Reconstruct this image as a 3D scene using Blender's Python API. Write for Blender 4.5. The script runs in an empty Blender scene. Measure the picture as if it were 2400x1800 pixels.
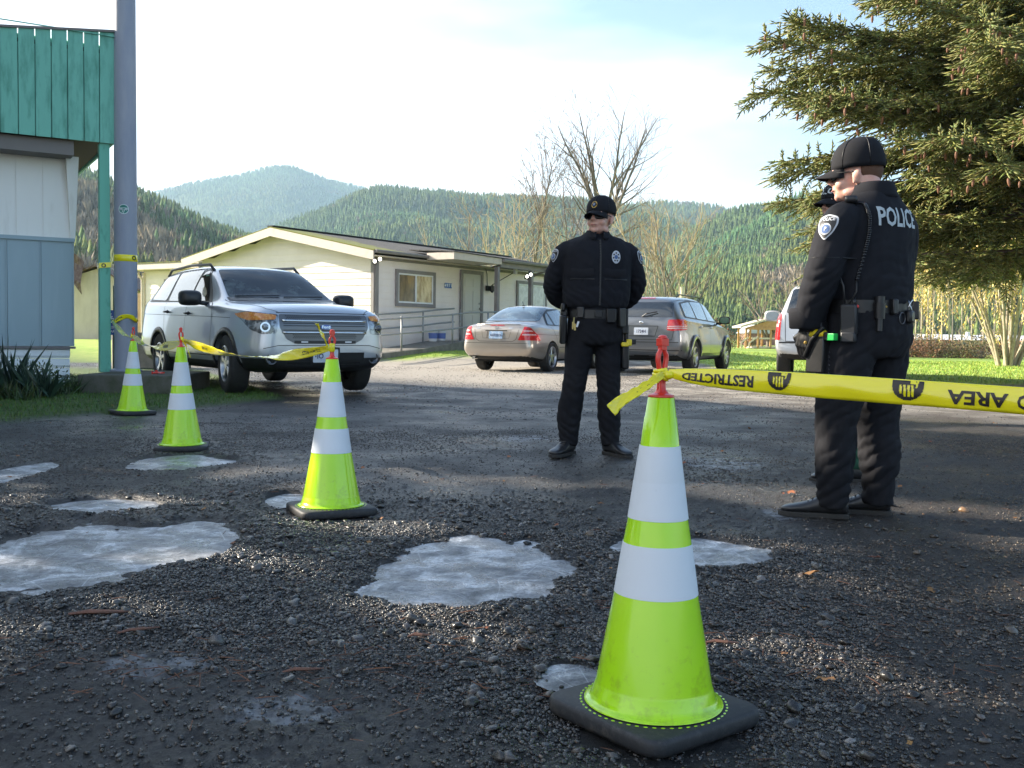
import bpy, bmesh, math, random
import numpy as np
from mathutils import Vector, Matrix, Euler, noise
from mathutils.bvhtree import BVHTree
random.seed(7)
HAZE = 0.00017
R = math.radians
S = bpy.context.scene
C = S.collection
# ------------------------------------------------------------ camera
F = 2350.0; CW, CH = 2400.0, 1800.0; HC = 0.83
PITCH = math.atan(116 / F); ROLL = math.atan(0.015)
CAMROT = (Matrix.Rotation(R(90) - PITCH, 4, 'X') @ Matrix.Rotation(ROLL, 4, 'Z'))
cd = bpy.data.cameras.new('camera'); cam = bpy.data.objects.new('camera', cd); C.objects.link(cam)
cam.matrix_world = Matrix.Translation((0, 0, HC)) @ CAMROT
cd.sensor_width = 36; cd.lens = 36 * F / CW; cd.clip_start = 0.05; cd.clip_end = 20000
S.camera = cam
# ------------------------------------------------------------ sky and sun
SUN_AZ = Vector((-0.94, 0.34)).normalized(); SUN_EL = R(24)
W = bpy.data.worlds.new('World'); S.world = W; W.use_nodes = True
nt = W.node_tree; N = nt.nodes; bgn = N['Background']
sky = N.new('ShaderNodeTexSky'); sky.sky_type = 'NISHITA'; sky.sun_disc = False
sky.sun_elevation = SUN_EL; sky.sun_rotation = math.atan2(SUN_AZ.x, SUN_AZ.y)
sky.air_density = 1.0; sky.dust_density = 1.2; sky.ozone_density = 1.5
tc = N.new('ShaderNodeTexCoord'); mp = N.new('ShaderNodeMapping'); mp.inputs['Scale'].default_value = (1.0, 1.0, 4.5)
mp.inputs['Rotation'].default_value = (0, R(7), 0)
mp.inputs['Location'].default_value = (0.35, 0.1, 0.25)
nz = N.new('ShaderNodeTexNoise'); nz.inputs['Scale'].default_value = 1.3; nz.inputs['Detail'].default_value = 5; nz.inputs['Roughness'].default_value = 0.5
rp = N.new('ShaderNodeValToRGB'); rp.color_ramp.elements[0].position = 0.36; rp.color_ramp.elements[1].position = 0.62
mx = N.new('ShaderNodeMixRGB'); mx.inputs['Color2'].default_value = (5.9, 6.1, 6.3, 1)
nt.links.new(tc.outputs['Generated'], mp.inputs['Vector']); nt.links.new(mp.outputs[0], nz.inputs['Vector'])
sxs = N.new('ShaderNodeSeparateXYZ'); nt.links.new(tc.outputs['Generated'], sxs.inputs[0])
ma = N.new('ShaderNodeMath'); ma.operation = 'MULTIPLY_ADD'; ma.inputs[1].default_value = -.42; nt.links.new(sxs.outputs['X'], ma.inputs[0]); nt.links.new(nz.outputs['Fac'], ma.inputs[2])
mb_ = N.new('ShaderNodeMath'); mb_.operation = 'MULTIPLY_ADD'; mb_.inputs[1].default_value = -.35; nt.links.new(sxs.outputs['Z'], mb_.inputs[0]); nt.links.new(ma.outputs[0], mb_.inputs[2])
nt.links.new(mb_.outputs[0], rp.inputs[0]); nt.links.new(rp.outputs[0], mx.inputs['Fac'])
nt.links.new(sky.outputs[0], mx.inputs['Color1']); nt.links.new(mx.outputs[0], bgn.inputs['Color'])
bgn.inputs['Strength'].default_value = 0.085
sl = bpy.data.lights.new('sun', 'SUN'); sl.energy = 5.0; sl.angle = R(0.55); sl.color = (1.0, 0.89, 0.74)
so = bpy.data.objects.new('sun', sl); C.objects.link(so)
SUNDIR = Vector((SUN_AZ.x * math.cos(SUN_EL), SUN_AZ.y * math.cos(SUN_EL), math.sin(SUN_EL)))
so.rotation_euler = SUNDIR.to_track_quat('Z', 'Y').to_euler(); so.location = (-40, 20, 30)
S.view_settings.view_transform = 'Standard'; S.view_settings.look = 'None'
S.view_settings.exposure = 1.84; S.view_settings.gamma = 1.0
# ------------------------------------------------------------ helpers
def ray(px, py):
    return (CAMROT.to_3x3() @ Vector(((px - CW / 2) / F, (CH / 2 - py) / F, -1)))
def P(px, py, Y):
    d = ray(px, py); t = Y / d.y
    return Vector((d.x * t, Y, HC + d.z * t))
def G(px, py, z=0.0):
    d = ray(px, py); t = (z - HC) / d.z
    return Vector((d.x * t, d.y * t, z))
def hsh(ix, iy, s):
    h = (ix.astype(np.int64) * 374761393 + iy.astype(np.int64) * 668265263 + s * 144665) & 0xFFFFFFFF
    h = ((h ^ (h >> 13)) * 1274126177) & 0xFFFFFFFF
    return ((h ^ (h >> 16)) & 0xFFFF) / 65535.0
def vn(x, y, s=0):
    x = np.asarray(x, float); y = np.asarray(y, float)
    ix = np.floor(x); iy = np.floor(y); fx = x - ix; fy = y - iy
    fx = fx * fx * (3 - 2 * fx); fy = fy * fy * (3 - 2 * fy)
    a = hsh(ix, iy, s); b = hsh(ix + 1, iy, s); c = hsh(ix, iy + 1, s); d = hsh(ix + 1, iy + 1, s)
    return (a * (1 - fx) + b * fx) * (1 - fy) + (c * (1 - fx) + d * fx) * fy
def fbm(x, y, sc, o=4, s=0):
    v = 0; a = .5
    for i in range(o):
        v = v + a * vn(np.asarray(x) * sc + 17 * i, np.asarray(y) * sc + 5 * i, s + i); a *= .5; sc *= 2.03
    return v / (1 - .5 ** o)
def sst(a, b, x):
    t = np.clip((x - a) / (b - a), 0, 1); return t * t * (3 - 2 * t)
def tag(o, label=None, cat=None, group=None, kind=None):
    if label: o['label'] = label
    if cat: o['category'] = cat
    if group: o['group'] = group
    if kind: o['kind'] = kind
    return o
def empty(name, loc=(0, 0, 0), rz=0, label=None, cat=None, group=None, sc=1):
    o = bpy.data.objects.new(name, None); C.objects.link(o); o.empty_display_size = .1
    o.location = loc; o.rotation_euler = (0, 0, rz); o.scale = (sc, sc, sc)
    return tag(o, label, cat, group)
def copy_tree(o, parent=None):
    c = o.copy(); C.objects.link(c); c.parent = parent
    for ch in [x for x in o.children]:
        copy_tree(ch, c)
    return c
# materials
def lnk(m, a, b): m.node_tree.links.new(a, b)
def mat(name, col, rough=.6, metal=0, var=None, bump=None, spec=.5, coat=0, alpha=None, trans=0, emit=None, attr=None, vscale=(1, 1, 1), sss=0, coord='Object'):
    m = bpy.data.materials.new(name); m.use_nodes = True
    n = m.node_tree.nodes; b = n['Principled BSDF']
    b.inputs['Base Color'].default_value = (*col, 1); b.inputs['Roughness'].default_value = rough
    b.inputs['Metallic'].default_value = metal; b.inputs['Specular IOR Level'].default_value = spec
    b.inputs['Coat Weight'].default_value = coat; b.inputs['Coat Roughness'].default_value = .04
    b.inputs['Transmission Weight'].default_value = trans
    if sss: b.inputs['Subsurface Weight'].default_value = sss; b.inputs['Subsurface Radius'].default_value = (.02, .006, .004)
    if alpha is not None: b.inputs['Alpha'].default_value = alpha
    if emit: b.inputs['Emission Color'].default_value = (*emit[0], 1); b.inputs['Emission Strength'].default_value = emit[1]
    tcn = n.new('ShaderNodeTexCoord'); mpn = n.new('ShaderNodeMapping'); mpn.inputs['Scale'].default_value = vscale
    lnk(m, tcn.outputs[coord], mpn.inputs['Vector'])
    src = None
    if var:                                   # (scale, second colour, lo, hi)
        z = n.new('ShaderNodeTexNoise'); z.inputs['Scale'].default_value = var[0]; z.inputs['Detail'].default_value = 6
        z.inputs['Roughness'].default_value = .6
        r = n.new('ShaderNodeValToRGB'); r.color_ramp.elements[0].position = var[2]; r.color_ramp.elements[1].position = var[3]
        r.color_ramp.elements[0].color = (*col, 1); r.color_ramp.elements[1].color = (*var[1], 1)
        lnk(m, mpn.outputs[0], z.inputs['Vector']); lnk(m, z.outputs['Fac'], r.inputs[0]); lnk(m, r.outputs[0], b.inputs['Base Color'])
        src = r.outputs[0]
    if attr:                                  # multiply by a per-piece value stored in an attribute
        a = n.new('ShaderNodeAttribute'); a.attribute_name = attr
        mxx = n.new('ShaderNodeMixRGB'); mxx.blend_type = 'MULTIPLY'; mxx.inputs[0].default_value = 1
        if src: lnk(m, src, mxx.inputs[1])
        else: mxx.inputs[1].default_value = (*col, 1)
        lnk(m, a.outputs['Color'], mxx.inputs[2]); lnk(m, mxx.outputs[0], b.inputs['Base Color'])
    if bump:                                  # (scale, strength, distance)
        z = n.new('ShaderNodeTexNoise'); z.inputs['Scale'].default_value = bump[0]; z.inputs['Detail'].default_value = 5
        bp = n.new('ShaderNodeBump'); bp.inputs['Strength'].default_value = bump[1]; bp.inputs['Distance'].default_value = bump[2]
        lnk(m, mpn.outputs[0], z.inputs['Vector']); lnk(m, z.outputs['Fac'], bp.inputs['Height']); lnk(m, bp.outputs[0], b.inputs['Normal'])
    return m
class MB:
    def __init__(s): s.v = []; s.f = []; s.m = []; s.cur = 0
    def add(s, vs, fs):
        o = len(s.v); s.v += [tuple(v) for v in vs]
        for f in fs: s.f.append(tuple(i + o for i in f)); s.m.append(s.cur)
        return s
    def box(s, c, d, rz=0, M=None, rx=0, ry=0):
        M = M or (Matrix.Translation(c) @ Euler((rx, ry, rz)).to_matrix().to_4x4())
        x, y, z = d[0] / 2, d[1] / 2, d[2] / 2
        vs = [M @ Vector(p) for p in ((-x, -y, -z), (x, -y, -z), (x, y, -z), (-x, y, -z), (-x, -y, z), (x, -y, z), (x, y, z), (-x, y, z))]
        return s.add(vs, [(0, 3, 2, 1), (4, 5, 6, 7), (0, 1, 5, 4), (1, 2, 6, 5), (2, 3, 7, 6), (3, 0, 4, 7)])
    def bar(s, a, b, w, h, up=(0, 0, 1)):
        a = Vector(a); b = Vector(b); d = (b - a); L = d.length; d.normalize(); up = Vector(up)
        x = d.cross(up).normalized(); z = x.cross(d)
        M = Matrix((x, d, z)).transposed().to_4x4(); M.translation = (a + b) / 2
        return s.box(None, (w, L, h), M=M)
    def loft(s, rings, cap=True, closed=True):
        n = len(rings[0]); vs = [p for r in rings for p in r]; fs = []
        for i in range(len(rings) - 1):
            for j in range(n if closed else n - 1):
                k = (j + 1) % n
                fs.append((i * n + j, i * n + k, (i + 1) * n + k, (i + 1) * n + j))
        if cap and closed:
            fs.append(tuple(range(n - 1, -1, -1))); fs.append(tuple((len(rings) - 1) * n + j for j in range(n)))
        return s.add(vs, fs)
    def tube(s, pts, r, n=8, cap=True, flat=1.0):
        pts = [Vector(p) for p in pts]; rr = r if hasattr(r, '__len__') else [r] * len(pts)
        rings = []; up = Vector((0, 0, 1))
        for i, p in enumerate(pts):
            d = (pts[min(i + 1, len(pts) - 1)] - pts[max(i - 1, 0)]).normalized()
            if abs(d.dot(up)) > .95: up = Vector((0, 1, 0)) if abs(d.y) < .9 else Vector((1, 0, 0))
            x = d.cross(up).normalized(); y = x.cross(d); up = y
            rings.append([p + (x * math.cos(t) + y * math.sin(t) * flat) * rr[i] for t in [2 * math.pi * j / n for j in range(n)]])
        return s.loft(rings, cap)
    def cyl(s, a, b, r0, r1=None, n=16, cap=True): return s.tube([a, b], [r0, r0 if r1 is None else r1], n, cap)
    def lathe(s, prof, n=32, c=(0, 0, 0), cap=True, ax='z'):
        rings = []
        for r, z in prof:
            ring = []
            for j in range(n):
                t = 2 * math.pi * j / n; a, b = r * math.cos(t), r * math.sin(t)
                ring.append((c[0] + a, c[1] + b, c[2] + z) if ax == 'z' else ((c[0] + z, c[1] + a, c[2] + b) if ax == 'x' else (c[0] + b, c[1] + z, c[2] + a)))
            rings.append(ring)
        return s.loft(rings, cap)
    def prism(s, poly, h, M=None, z0=0):      # poly in xy, extruded along z
        M = M or Matrix(); n = len(poly)
        vs = [M @ Vector((x, y, z0)) for x, y in poly] + [M @ Vector((x, y, z0 + h)) for x, y in poly]
        return s.add(vs, [tuple(range(n - 1, -1, -1)), tuple(range(n, 2 * n))] + [(i, (i + 1) % n, n + (i + 1) % n, n + i) for i in range(n)])
    def ball(s, c, r, M=None, seg=16, rng=10):
        r = r if hasattr(r, '__len__') else (r, r, r); M = M or Matrix()
        rings = []
        for i in range(rng + 1):
            a = math.pi * i / rng; rings.append([Vector(c) + M.to_3x3() @ Vector((r[0] * max(math.sin(a), 1e-3) * math.cos(t), r[1] * max(math.sin(a), 1e-3) * math.sin(t), -r[2] * math.cos(a))) for t in [2 * math.pi * j / seg for j in range(seg)]])
        return s.loft(rings)
    def grid(s, rows):
        return s.loft(rows, cap=False, closed=False)
    def build(s, name, mats, parent=None, smooth=False, bevel=0, subd=0, auto=None, seg=2, label=None):
        me = bpy.data.meshes.new(name); me.from_pydata(s.v, [], s.f)
        mats = mats if isinstance(mats, (list, tuple)) else [mats]
        for m in mats: me.materials.append(m)
        me.polygons.foreach_set('material_index', s.m)
        bm = bmesh.new(); bm.from_mesh(me); bmesh.ops.recalc_face_normals(bm, faces=bm.faces); bm.to_mesh(me); bm.free()
        if smooth: me.polygons.foreach_set('use_smooth', [True] * len(me.polygons))
        me.update()
        o = bpy.data.objects.new(name, me); C.objects.link(o)
        if parent: o.parent = parent
        if bevel:
            b = o.modifiers.new('b', 'BEVEL'); b.width = bevel; b.segments = seg; b.limit_method = 'ANGLE'; b.angle_limit = R(35); b.harden_normals = False
        if subd:
            q = o.modifiers.new('s', 'SUBSURF'); q.levels = subd; q.render_levels = subd
        if auto or (smooth and bevel):
            try: me.set_sharp_from_angle(angle=R(auto or 40))
            except Exception: pass
        if label: o['label'] = label
        return o
def np_mesh(name, V, Fq, mats, parent=None, smooth=False, attr=None, midx=None):
    """V (n,3) array; Fq list of (m,k) arrays of faces"""
    me = bpy.data.meshes.new(name); Fq = Fq if isinstance(Fq, list) else [Fq]
    me.vertices.add(len(V)); me.vertices.foreach_set('co', np.ascontiguousarray(V, dtype=np.float32).ravel())
    tot = sum(f.size for f in Fq); npoly = sum(len(f) for f in Fq)
    me.loops.add(tot); me.loops.foreach_set('vertex_index', np.concatenate([f.ravel() for f in Fq]).astype(np.int32))
    me.polygons.add(npoly); st = []; o = 0
    for f in Fq:
        st.append(o + np.arange(len(f)) * f.shape[1]); o += f.size
    me.polygons.foreach_set('loop_start', np.concatenate(st).astype(np.int32))
    if midx is not None: me.polygons.foreach_set('material_index', midx.astype(np.int32))
    if smooth: me.polygons.foreach_set('use_smooth', np.ones(npoly, bool))
    for m in (mats if isinstance(mats, (list, tuple)) else [mats]): me.materials.append(m)
    if attr is not None:
        for k, a in attr.items():
            ca = me.color_attributes.new(k, 'FLOAT_COLOR', 'POINT')
            if a.ndim == 1: a = np.stack([a, a, a], 1)
            ca.data.foreach_set('color', np.concatenate([a, np.ones((len(a), 1))], 1).astype(np.float32).ravel())
    me.update(calc_edges=True); me.validate()
    ob = bpy.data.objects.new(name, me); C.objects.link(ob)
    if parent: ob.parent = parent
    return ob
def rotm(ax, ay, az):
    """stack of rotation matrices from arrays of euler angles"""
    cx, sx, cy, sy, cz, sz = np.cos(ax), np.sin(ax), np.cos(ay), np.sin(ay), np.cos(az), np.sin(az)
    o = np.zeros_like(cx); l = np.ones_like(cx)
    Rx = np.stack([l, o, o, o, cx, -sx, o, sx, cx], -1).reshape(-1, 3, 3)
    Ry = np.stack([cy, o, sy, o, l, o, -sy, o, cy], -1).reshape(-1, 3, 3)
    Rz = np.stack([cz, -sz, o, sz, cz, o, o, o, l], -1).reshape(-1, 3, 3)
    return Rz @ Ry @ Rx
def scatter(name, tv, tf, M3, T, mats, col=None, smooth=False, parent=None):
    """copies of template (tv,tf) with matrices M3 (n,3,3), offsets T (n,3) in one mesh"""
    n = len(T); k = len(tv)
    V = np.einsum('nij,kj->nki', M3, tv) + T[:, None, :]
    Fs = (np.arange(n)[:, None, None] * k + tf[None]).reshape(-1, tf.shape[1])
    at = None
    if col is not None: at = {'tint': np.repeat(col, k, axis=0)}
    return np_mesh(name, V.reshape(-1, 3), Fs, mats, parent, smooth, at)
def text_mesh(txt, size, bold=.0, res=2, width=1.0, sub=0, align='CENTER', space=1.0):
    """returns verts (xy, centred) and faces of a word"""
    cu = bpy.data.curves.new('t', 'FONT'); cu.body = txt; cu.size = size; cu.align_x = align; cu.align_y = 'CENTER'
    cu.offset = bold; cu.resolution_u = res; cu.space_character = space
    ob = bpy.data.objects.new('t', cu); C.objects.link(ob)
    me = bpy.data.meshes.new_from_object(ob)
    bm = bmesh.new(); bm.from_mesh(me); bmesh.ops.triangulate(bm, faces=bm.faces)
    for _ in range(sub):
        bmesh.ops.subdivide_edges(bm, edges=[e for e in bm.edges if e.calc_length() > size * .18], cuts=1)
        bmesh.ops.triangulate(bm, faces=bm.faces)
    bm.verts.index_update()
    vs = [(v.co.x * width, v.co.y) for v in bm.verts]; fs = [tuple(v.index for v in f.verts) for f in bm.faces]
    bm.free(); bpy.data.objects.remove(ob); bpy.data.curves.remove(cu); bpy.data.meshes.remove(me)
    return vs, fs
def put_text(mb, txt, size, M, bold=0, width=1.0, space=1.0, depth=0.0):
    vs, fs = text_mesh(txt, size, bold, width=width, space=space)
    mb.add([M @ Vector((x, y, depth)) for x, y in vs], fs)
def interp(keys, x):
    """smooth keyed interpolation; keys [(x, v or tuple)]"""
    xs = [k[0] for k in keys]
    if x <= xs[0]: return keys[0][1]
    if x >= xs[-1]: return keys[-1][1]
    for i in range(len(xs) - 1):
        if xs[i] <= x <= xs[i + 1]:
            t = (x - xs[i]) / (xs[i + 1] - xs[i]); a, b = keys[i][1], keys[i + 1][1]
            if isinstance(a, tuple): return tuple(p + (q - p) * t for p, q in zip(a, b))
            return a + (b - a) * t
def cr(pts, n):
    """Catmull-Rom through tuples, n samples per span"""
    pts = [np.array(p, float) for p in pts]; out = []
    for i in range(len(pts) - 1):
        p0 = pts[max(i - 1, 0)]; p1 = pts[i]; p2 = pts[i + 1]; p3 = pts[min(i + 2, len(pts) - 1)]
        for j in range(n):
            t = j / n
            out.append(.5 * ((2 * p1) + (-p0 + p2) * t + (2 * p0 - 5 * p1 + 4 * p2 - p3) * t * t + (-p0 + 3 * p1 - 3 * p2 + p3) * t ** 3))
    out.append(pts[-1]); return out
# ------------------------------------------------------------ ground
D = 2400 / 2212.0                              # photo looked at 2212 wide
PUD = [(205, 1196, 300, 84), (225, 1092, 120, 20), (395, 996, 132, 17), (612, 1076, 50, 16), (1005, 1234, 235, 74),
       (1505, 1190, 190, 34), (1225, 1452, 58, 28), (10, 1025, 60, 34)]
FROST = [(1560, 1005, 90, 16), (1690, 1108, 50, 12), (1130, 945, 60, 8), (620, 1530, 160, 40), (330, 1440, 120, 40)]
def pud_world(l):
    out = []
    for cx, cy, rx, ry in l:
        c = G(cx * D, cy * D); a = G((cx - rx) * D, cy * D); b = G((cx + rx) * D, cy * D); t = G(cx * D, (cy - ry) * D); u = G(cx * D, (cy + ry) * D)
        out.append((c.x, (t.y + u.y) / 2, (b.x - a.x) / 2, (t.y - u.y) / 2))
    return out
PW = pud_world(PUD); FW = pud_world(FROST)
def pmask(x, y, l=PW, grow=1.0):
    m = np.zeros_like(np.asarray(x, float))
    ex = 0.34 * (fbm(x, y, 3.2, 4, 3) - .5) * 2 + .24 * (fbm(x, y, 15, 4, 6) - .5)
    for cx, cy, rx, ry in l:
        r = np.sqrt(((x - cx) / (rx * grow)) ** 2 + ((y - cy) / (ry * grow)) ** 2) + ex
        m = np.maximum(m, 1 - sst(.75, 1.12, r))
    return m
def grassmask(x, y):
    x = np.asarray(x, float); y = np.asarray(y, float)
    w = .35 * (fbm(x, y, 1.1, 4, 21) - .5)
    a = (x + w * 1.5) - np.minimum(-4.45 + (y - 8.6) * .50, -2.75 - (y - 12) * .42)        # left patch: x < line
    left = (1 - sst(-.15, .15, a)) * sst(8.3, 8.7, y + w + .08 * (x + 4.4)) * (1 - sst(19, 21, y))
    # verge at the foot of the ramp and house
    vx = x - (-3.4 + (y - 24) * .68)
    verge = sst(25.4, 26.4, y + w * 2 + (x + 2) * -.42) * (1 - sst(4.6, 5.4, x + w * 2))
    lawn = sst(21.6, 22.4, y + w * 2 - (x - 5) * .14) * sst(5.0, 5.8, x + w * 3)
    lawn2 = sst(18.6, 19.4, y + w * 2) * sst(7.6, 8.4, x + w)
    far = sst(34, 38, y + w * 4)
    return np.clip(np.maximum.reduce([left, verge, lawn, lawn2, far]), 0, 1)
CONES = [(1530.5, 1640, 2.213, -7, 'nearest and largest lime cone, its red holder tied with yellow tape'),
         (776, 1182, 4.66, -19, 'lime cone second from the front, standing left of the round frozen puddle'),
         (427, 1040, 7.02, 14 - 45, 'lime cone third from the front, beside the shallow icy puddle'),
         (310, 961, 9.85, 3, 'farthest lime cone, on the grass in front of the concrete footing')]
CP = []
for px, py, Y, rot, lab in CONES: p = P(px, py, Y); p.z -= .032; CP.append(p)
def gz(x, y):
    x = np.asarray(x, float); y = np.asarray(y, float)
    near = 1 - sst(10, 24, y)
    z = (.034 * (fbm(x, y, .9, 4, 5) - .5) + .02 * (fbm(x, y, 3.5, 4, 9) - .5)) * (.25 + .75 * near)
    z = z + .012 * (fbm(x, y, 13, 3, 12) - .5) * near * (1 - sst(.1, .5, fbm(x, y, .8, 3, 44) - .3) * .5)
    z = z + (.0105 * (fbm(x, y, 42, 4, 14) - .5) + .009 * (fbm(x, y * 1.3, 19, 3, 15) - .5)) * (1 - sst(5, 9, y))
    pm = pmask(x, y); z = z * (1 - .85 * pm) - .024 * pm
    z = z + .010 * pmask(x, y, grow=1.5) * (1 - pm)
    z = z + .05 * sst(17, 21, y) - .30 * sst(25, 80, y) * sst(2, 8, x)
    z = z + .30 * sst(24, 28, y) * (1 - sst(-1, 5, x - (y - 26) * .6))
    g = grassmask(x, y) * (1 - sst(16, 20, y)); z = z + .03 * g
    for c in CP:
        w = 1 - sst(.22, .40, np.hypot(x - c.x, y - c.y)); z = z * (1 - w) + w * (c.z - .012 + .25 * z)
    return z
def gz1(x, y): return float(gz(np.array([x]), np.array([y]))[0])
ys = [-60, -30, -15, -8, -4, -2, -1, 0, .5, .8]
y = 1.0
while y < 5: ys.append(y); y *= 1.0030
while y < 9: ys.append(y); y *= 1.0048
while y < 30: ys.append(y); y *= 1.009
while y < 90: ys.append(y); y *= 1.04
while y < 9000: ys.append(y); y *= 1.35
ss = np.concatenate([np.linspace(-.72, .72, 660)])
ext = np.array([.6, 1.5, 3.5, 8, 18, 50, 150, 600, 3000])
yy = np.array(ys); ye = np.maximum(yy, 1.5)
Xg = np.concatenate([-(.72 * ye[:, None] + ext[::-1][None]), ss[None] * ye[:, None], .72 * ye[:, None] + ext[None]], 1)
Yg = np.repeat(yy[:, None], Xg.shape[1], 1)
Zg = gz(Xg, Yg)
nr, nc = Xg.shape
idx = np.arange(nr * nc).reshape(nr, nc)
Fg = np.stack([idx[:-1, :-1], idx[:-1, 1:], idx[1:, 1:], idx[1:, :-1]], -1).reshape(-1, 4)
gm = bpy.data.materials.new('ground'); gm.use_nodes = True
def ground_material(m):
    n = m.node_tree.nodes; b = n['Principled BSDF']; L = m.node_tree.links.new
    tc = n.new('ShaderNodeTexCoord'); at = n.new('ShaderNodeAttribute'); at.attribute_name = 'mask'
    sp = n.new('ShaderNodeSeparateColor'); L(at.outputs['Color'], sp.inputs[0])
    def noise_(s, d=5, r=.6):
        z = n.new('ShaderNodeTexNoise'); z.inputs['Scale'].default_value = s; z.inputs['Detail'].default_value = d; z.inputs['Roughness'].default_value = r
        L(tc.outputs['Object'], z.inputs['Vector']); return z.outputs['Fac']
    def ramp(f, stops):
        r = n.new('ShaderNodeValToRGB'); e = r.color_ramp.elements
        e[0].position, e[0].color = stops[0][0], (*stops[0][1], 1); e[1].position, e[1].color = stops[-1][0], (*stops[-1][1], 1)
        for p, c in stops[1:-1]:
            q = e.new(p); q.color = (*c, 1)
        L(f, r.inputs[0]); return r.outputs[0]
    def mix(f, a, c, t='MIX'):
        x = n.new('ShaderNodeMixRGB'); x.blend_type = t
        for s, v in ((0, f), (1, a), (2, c)):
            if isinstance(v, (int, float)): x.inputs[s].default_value = v if s == 0 else (v, v, v, 1)
            elif isinstance(v, tuple): x.inputs[s].default_value = (*v, 1)
            else: L(v, x.inputs[s])
        return x.outputs[0]
    vo = n.new('ShaderNodeTexVoronoi'); vo.inputs['Scale'].default_value = 75; L(tc.outputs['Object'], vo.inputs['Vector'])
    v2 = n.new('ShaderNodeTexVoronoi'); v2.inputs['Scale'].default_value = 30; L(tc.outputs['Object'], v2.inputs['Vector'])
    stone = ramp(vo.outputs['Color'], [(0.1, (.012, .013, .015)), (.6, (.036, .037, .040)), (.92, (.12, .115, .11))])
    mud = ramp(noise_(1.7, 7), [(.35, (.007, .007, .008)), (.58, (.016, .016, .016)), (.75, (.036, .029, .022))])
    mud = mix(.8, mud, ramp(noise_(26, 6, .75), [(.36, (.25, .25, .25)), (.5, (1, 1, 1)), (.68, (2.2, 2.1, 2.0))]), 'MULTIPLY')
    base = mix(ramp(noise_(6, 5), [(.40, (.2, .2, .2)), (.6, (.9, .9, .9))]), mud, stone)
    base = mix(ramp(noise_(330, 3, .7), [(.40, (0, 0, 0)), (.72, (.8, .8, .8))]), base, ramp(noise_(120, 3), [(.35, (.012, .012, .013)), (.65, (.085, .083, .080))])); yard_sunpaint = mix(sp.outputs[1], base, mix(.55, mix(.5, stone, (.5, .45, .38)), (.37, .34, .29)))  # lighter tan of sunlit gravel painted over the base by the mask
    debris = ramp(noise_(9, 8, .75), [(.60, (0, 0, 0)), (.68, (1, 1, 1))])
    deb2 = mix(debris, (0, 0, 0), ramp(noise_(.9, 3), [(.48, (0, 0, 0)), (.6, (.7, .7, .7))]), 'MIX')
    yard_sunpaint = mix(deb2, yard_sunpaint, (.085, .045, .022))
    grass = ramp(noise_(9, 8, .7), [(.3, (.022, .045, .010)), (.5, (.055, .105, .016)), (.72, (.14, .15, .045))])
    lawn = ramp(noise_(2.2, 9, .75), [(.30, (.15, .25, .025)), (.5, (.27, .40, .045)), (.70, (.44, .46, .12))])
    gr = mix(sp.outputs[1], grass, lawn)  # painted sun mask also turns the grass to brighter lawn
    brn = n.new('ShaderNodeMapRange'); sxy = n.new('ShaderNodeSeparateXYZ'); L(tc.outputs['Object'], sxy.inputs[0]); L(sxy.outputs['X'], brn.inputs[0]); brn.inputs[1].default_value = .5; brn.inputs[2].default_value = 2.2
    bq = mix(brn.outputs[0], 0.0, ramp(noise_(1.6, 5), [(.38, (0, 0, 0)), (.58, (.75, .75, .75))])); yard_sunpaint = mix(bq, yard_sunpaint, mix(.35, (.060, .040, .025), stone))
    col = mix(sp.outputs[0], yard_sunpaint, gr); L(col, b.inputs['Base Color'])
    frost = mix(sp.outputs[2], 0.0, ramp(noise_(14, 7, .7), [(.42, (0, 0, 0)), (.62, (1, 1, 1))]))
    col2 = mix(frost, col, (.40, .43, .48)); L(col2, b.inputs['Base Color'])
    rr = ramp(noise_(1.1, 6), [(.35, (.22, .22, .22)), (.62, (.60, .60, .60))])
    rr = mix(sp.outputs[1], rr, (.85, .85, .85)); rr = mix(sp.outputs[0], rr, (.8, .8, .8)); L(rr, b.inputs['Roughness'])
    h = mix(.5, ramp(vo.outputs['Distance'], [(0, (1, 1, 1)), (.6, (0, 0, 0))]), ramp(v2.outputs['Distance'], [(0, (1, 1, 1)), (.7, (0, 0, 0))]))
    h2 = mix(.55, h, noise_(230, 6, .75))
    bp = n.new('ShaderNodeBump'); bp.inputs['Strength'].default_value = 1.0; bp.inputs['Distance'].default_value = .010
    L(h2, bp.inputs['Height'])
    b2 = n.new('ShaderNodeBump'); b2.inputs['Strength'].default_value = 1.0; b2.inputs['Distance'].default_value = .018; L(noise_(55, 8, .8), b2.inputs['Height']); L(b2.outputs[0], bp.inputs['Normal']); L(bp.outputs[0], b.inputs['Normal'])
ground_material(gm)
gmk = grassmask(Xg, Yg)
sunpaint_k = np.clip(sst(13.5, 17.5, Yg - Xg * -.9) , 0, 1)  # sunlit far ground, painted into the colour; also rougher, as if drier
frk = pmask(Xg, Yg, FW) * .8
att = np.stack([gmk.ravel(), sunpaint_k.ravel(), frk.ravel()], 1)
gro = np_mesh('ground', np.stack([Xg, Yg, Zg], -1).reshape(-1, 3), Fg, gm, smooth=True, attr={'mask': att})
tag(gro, 'dark wet gravel yard with grass beyond', kind='structure')
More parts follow.
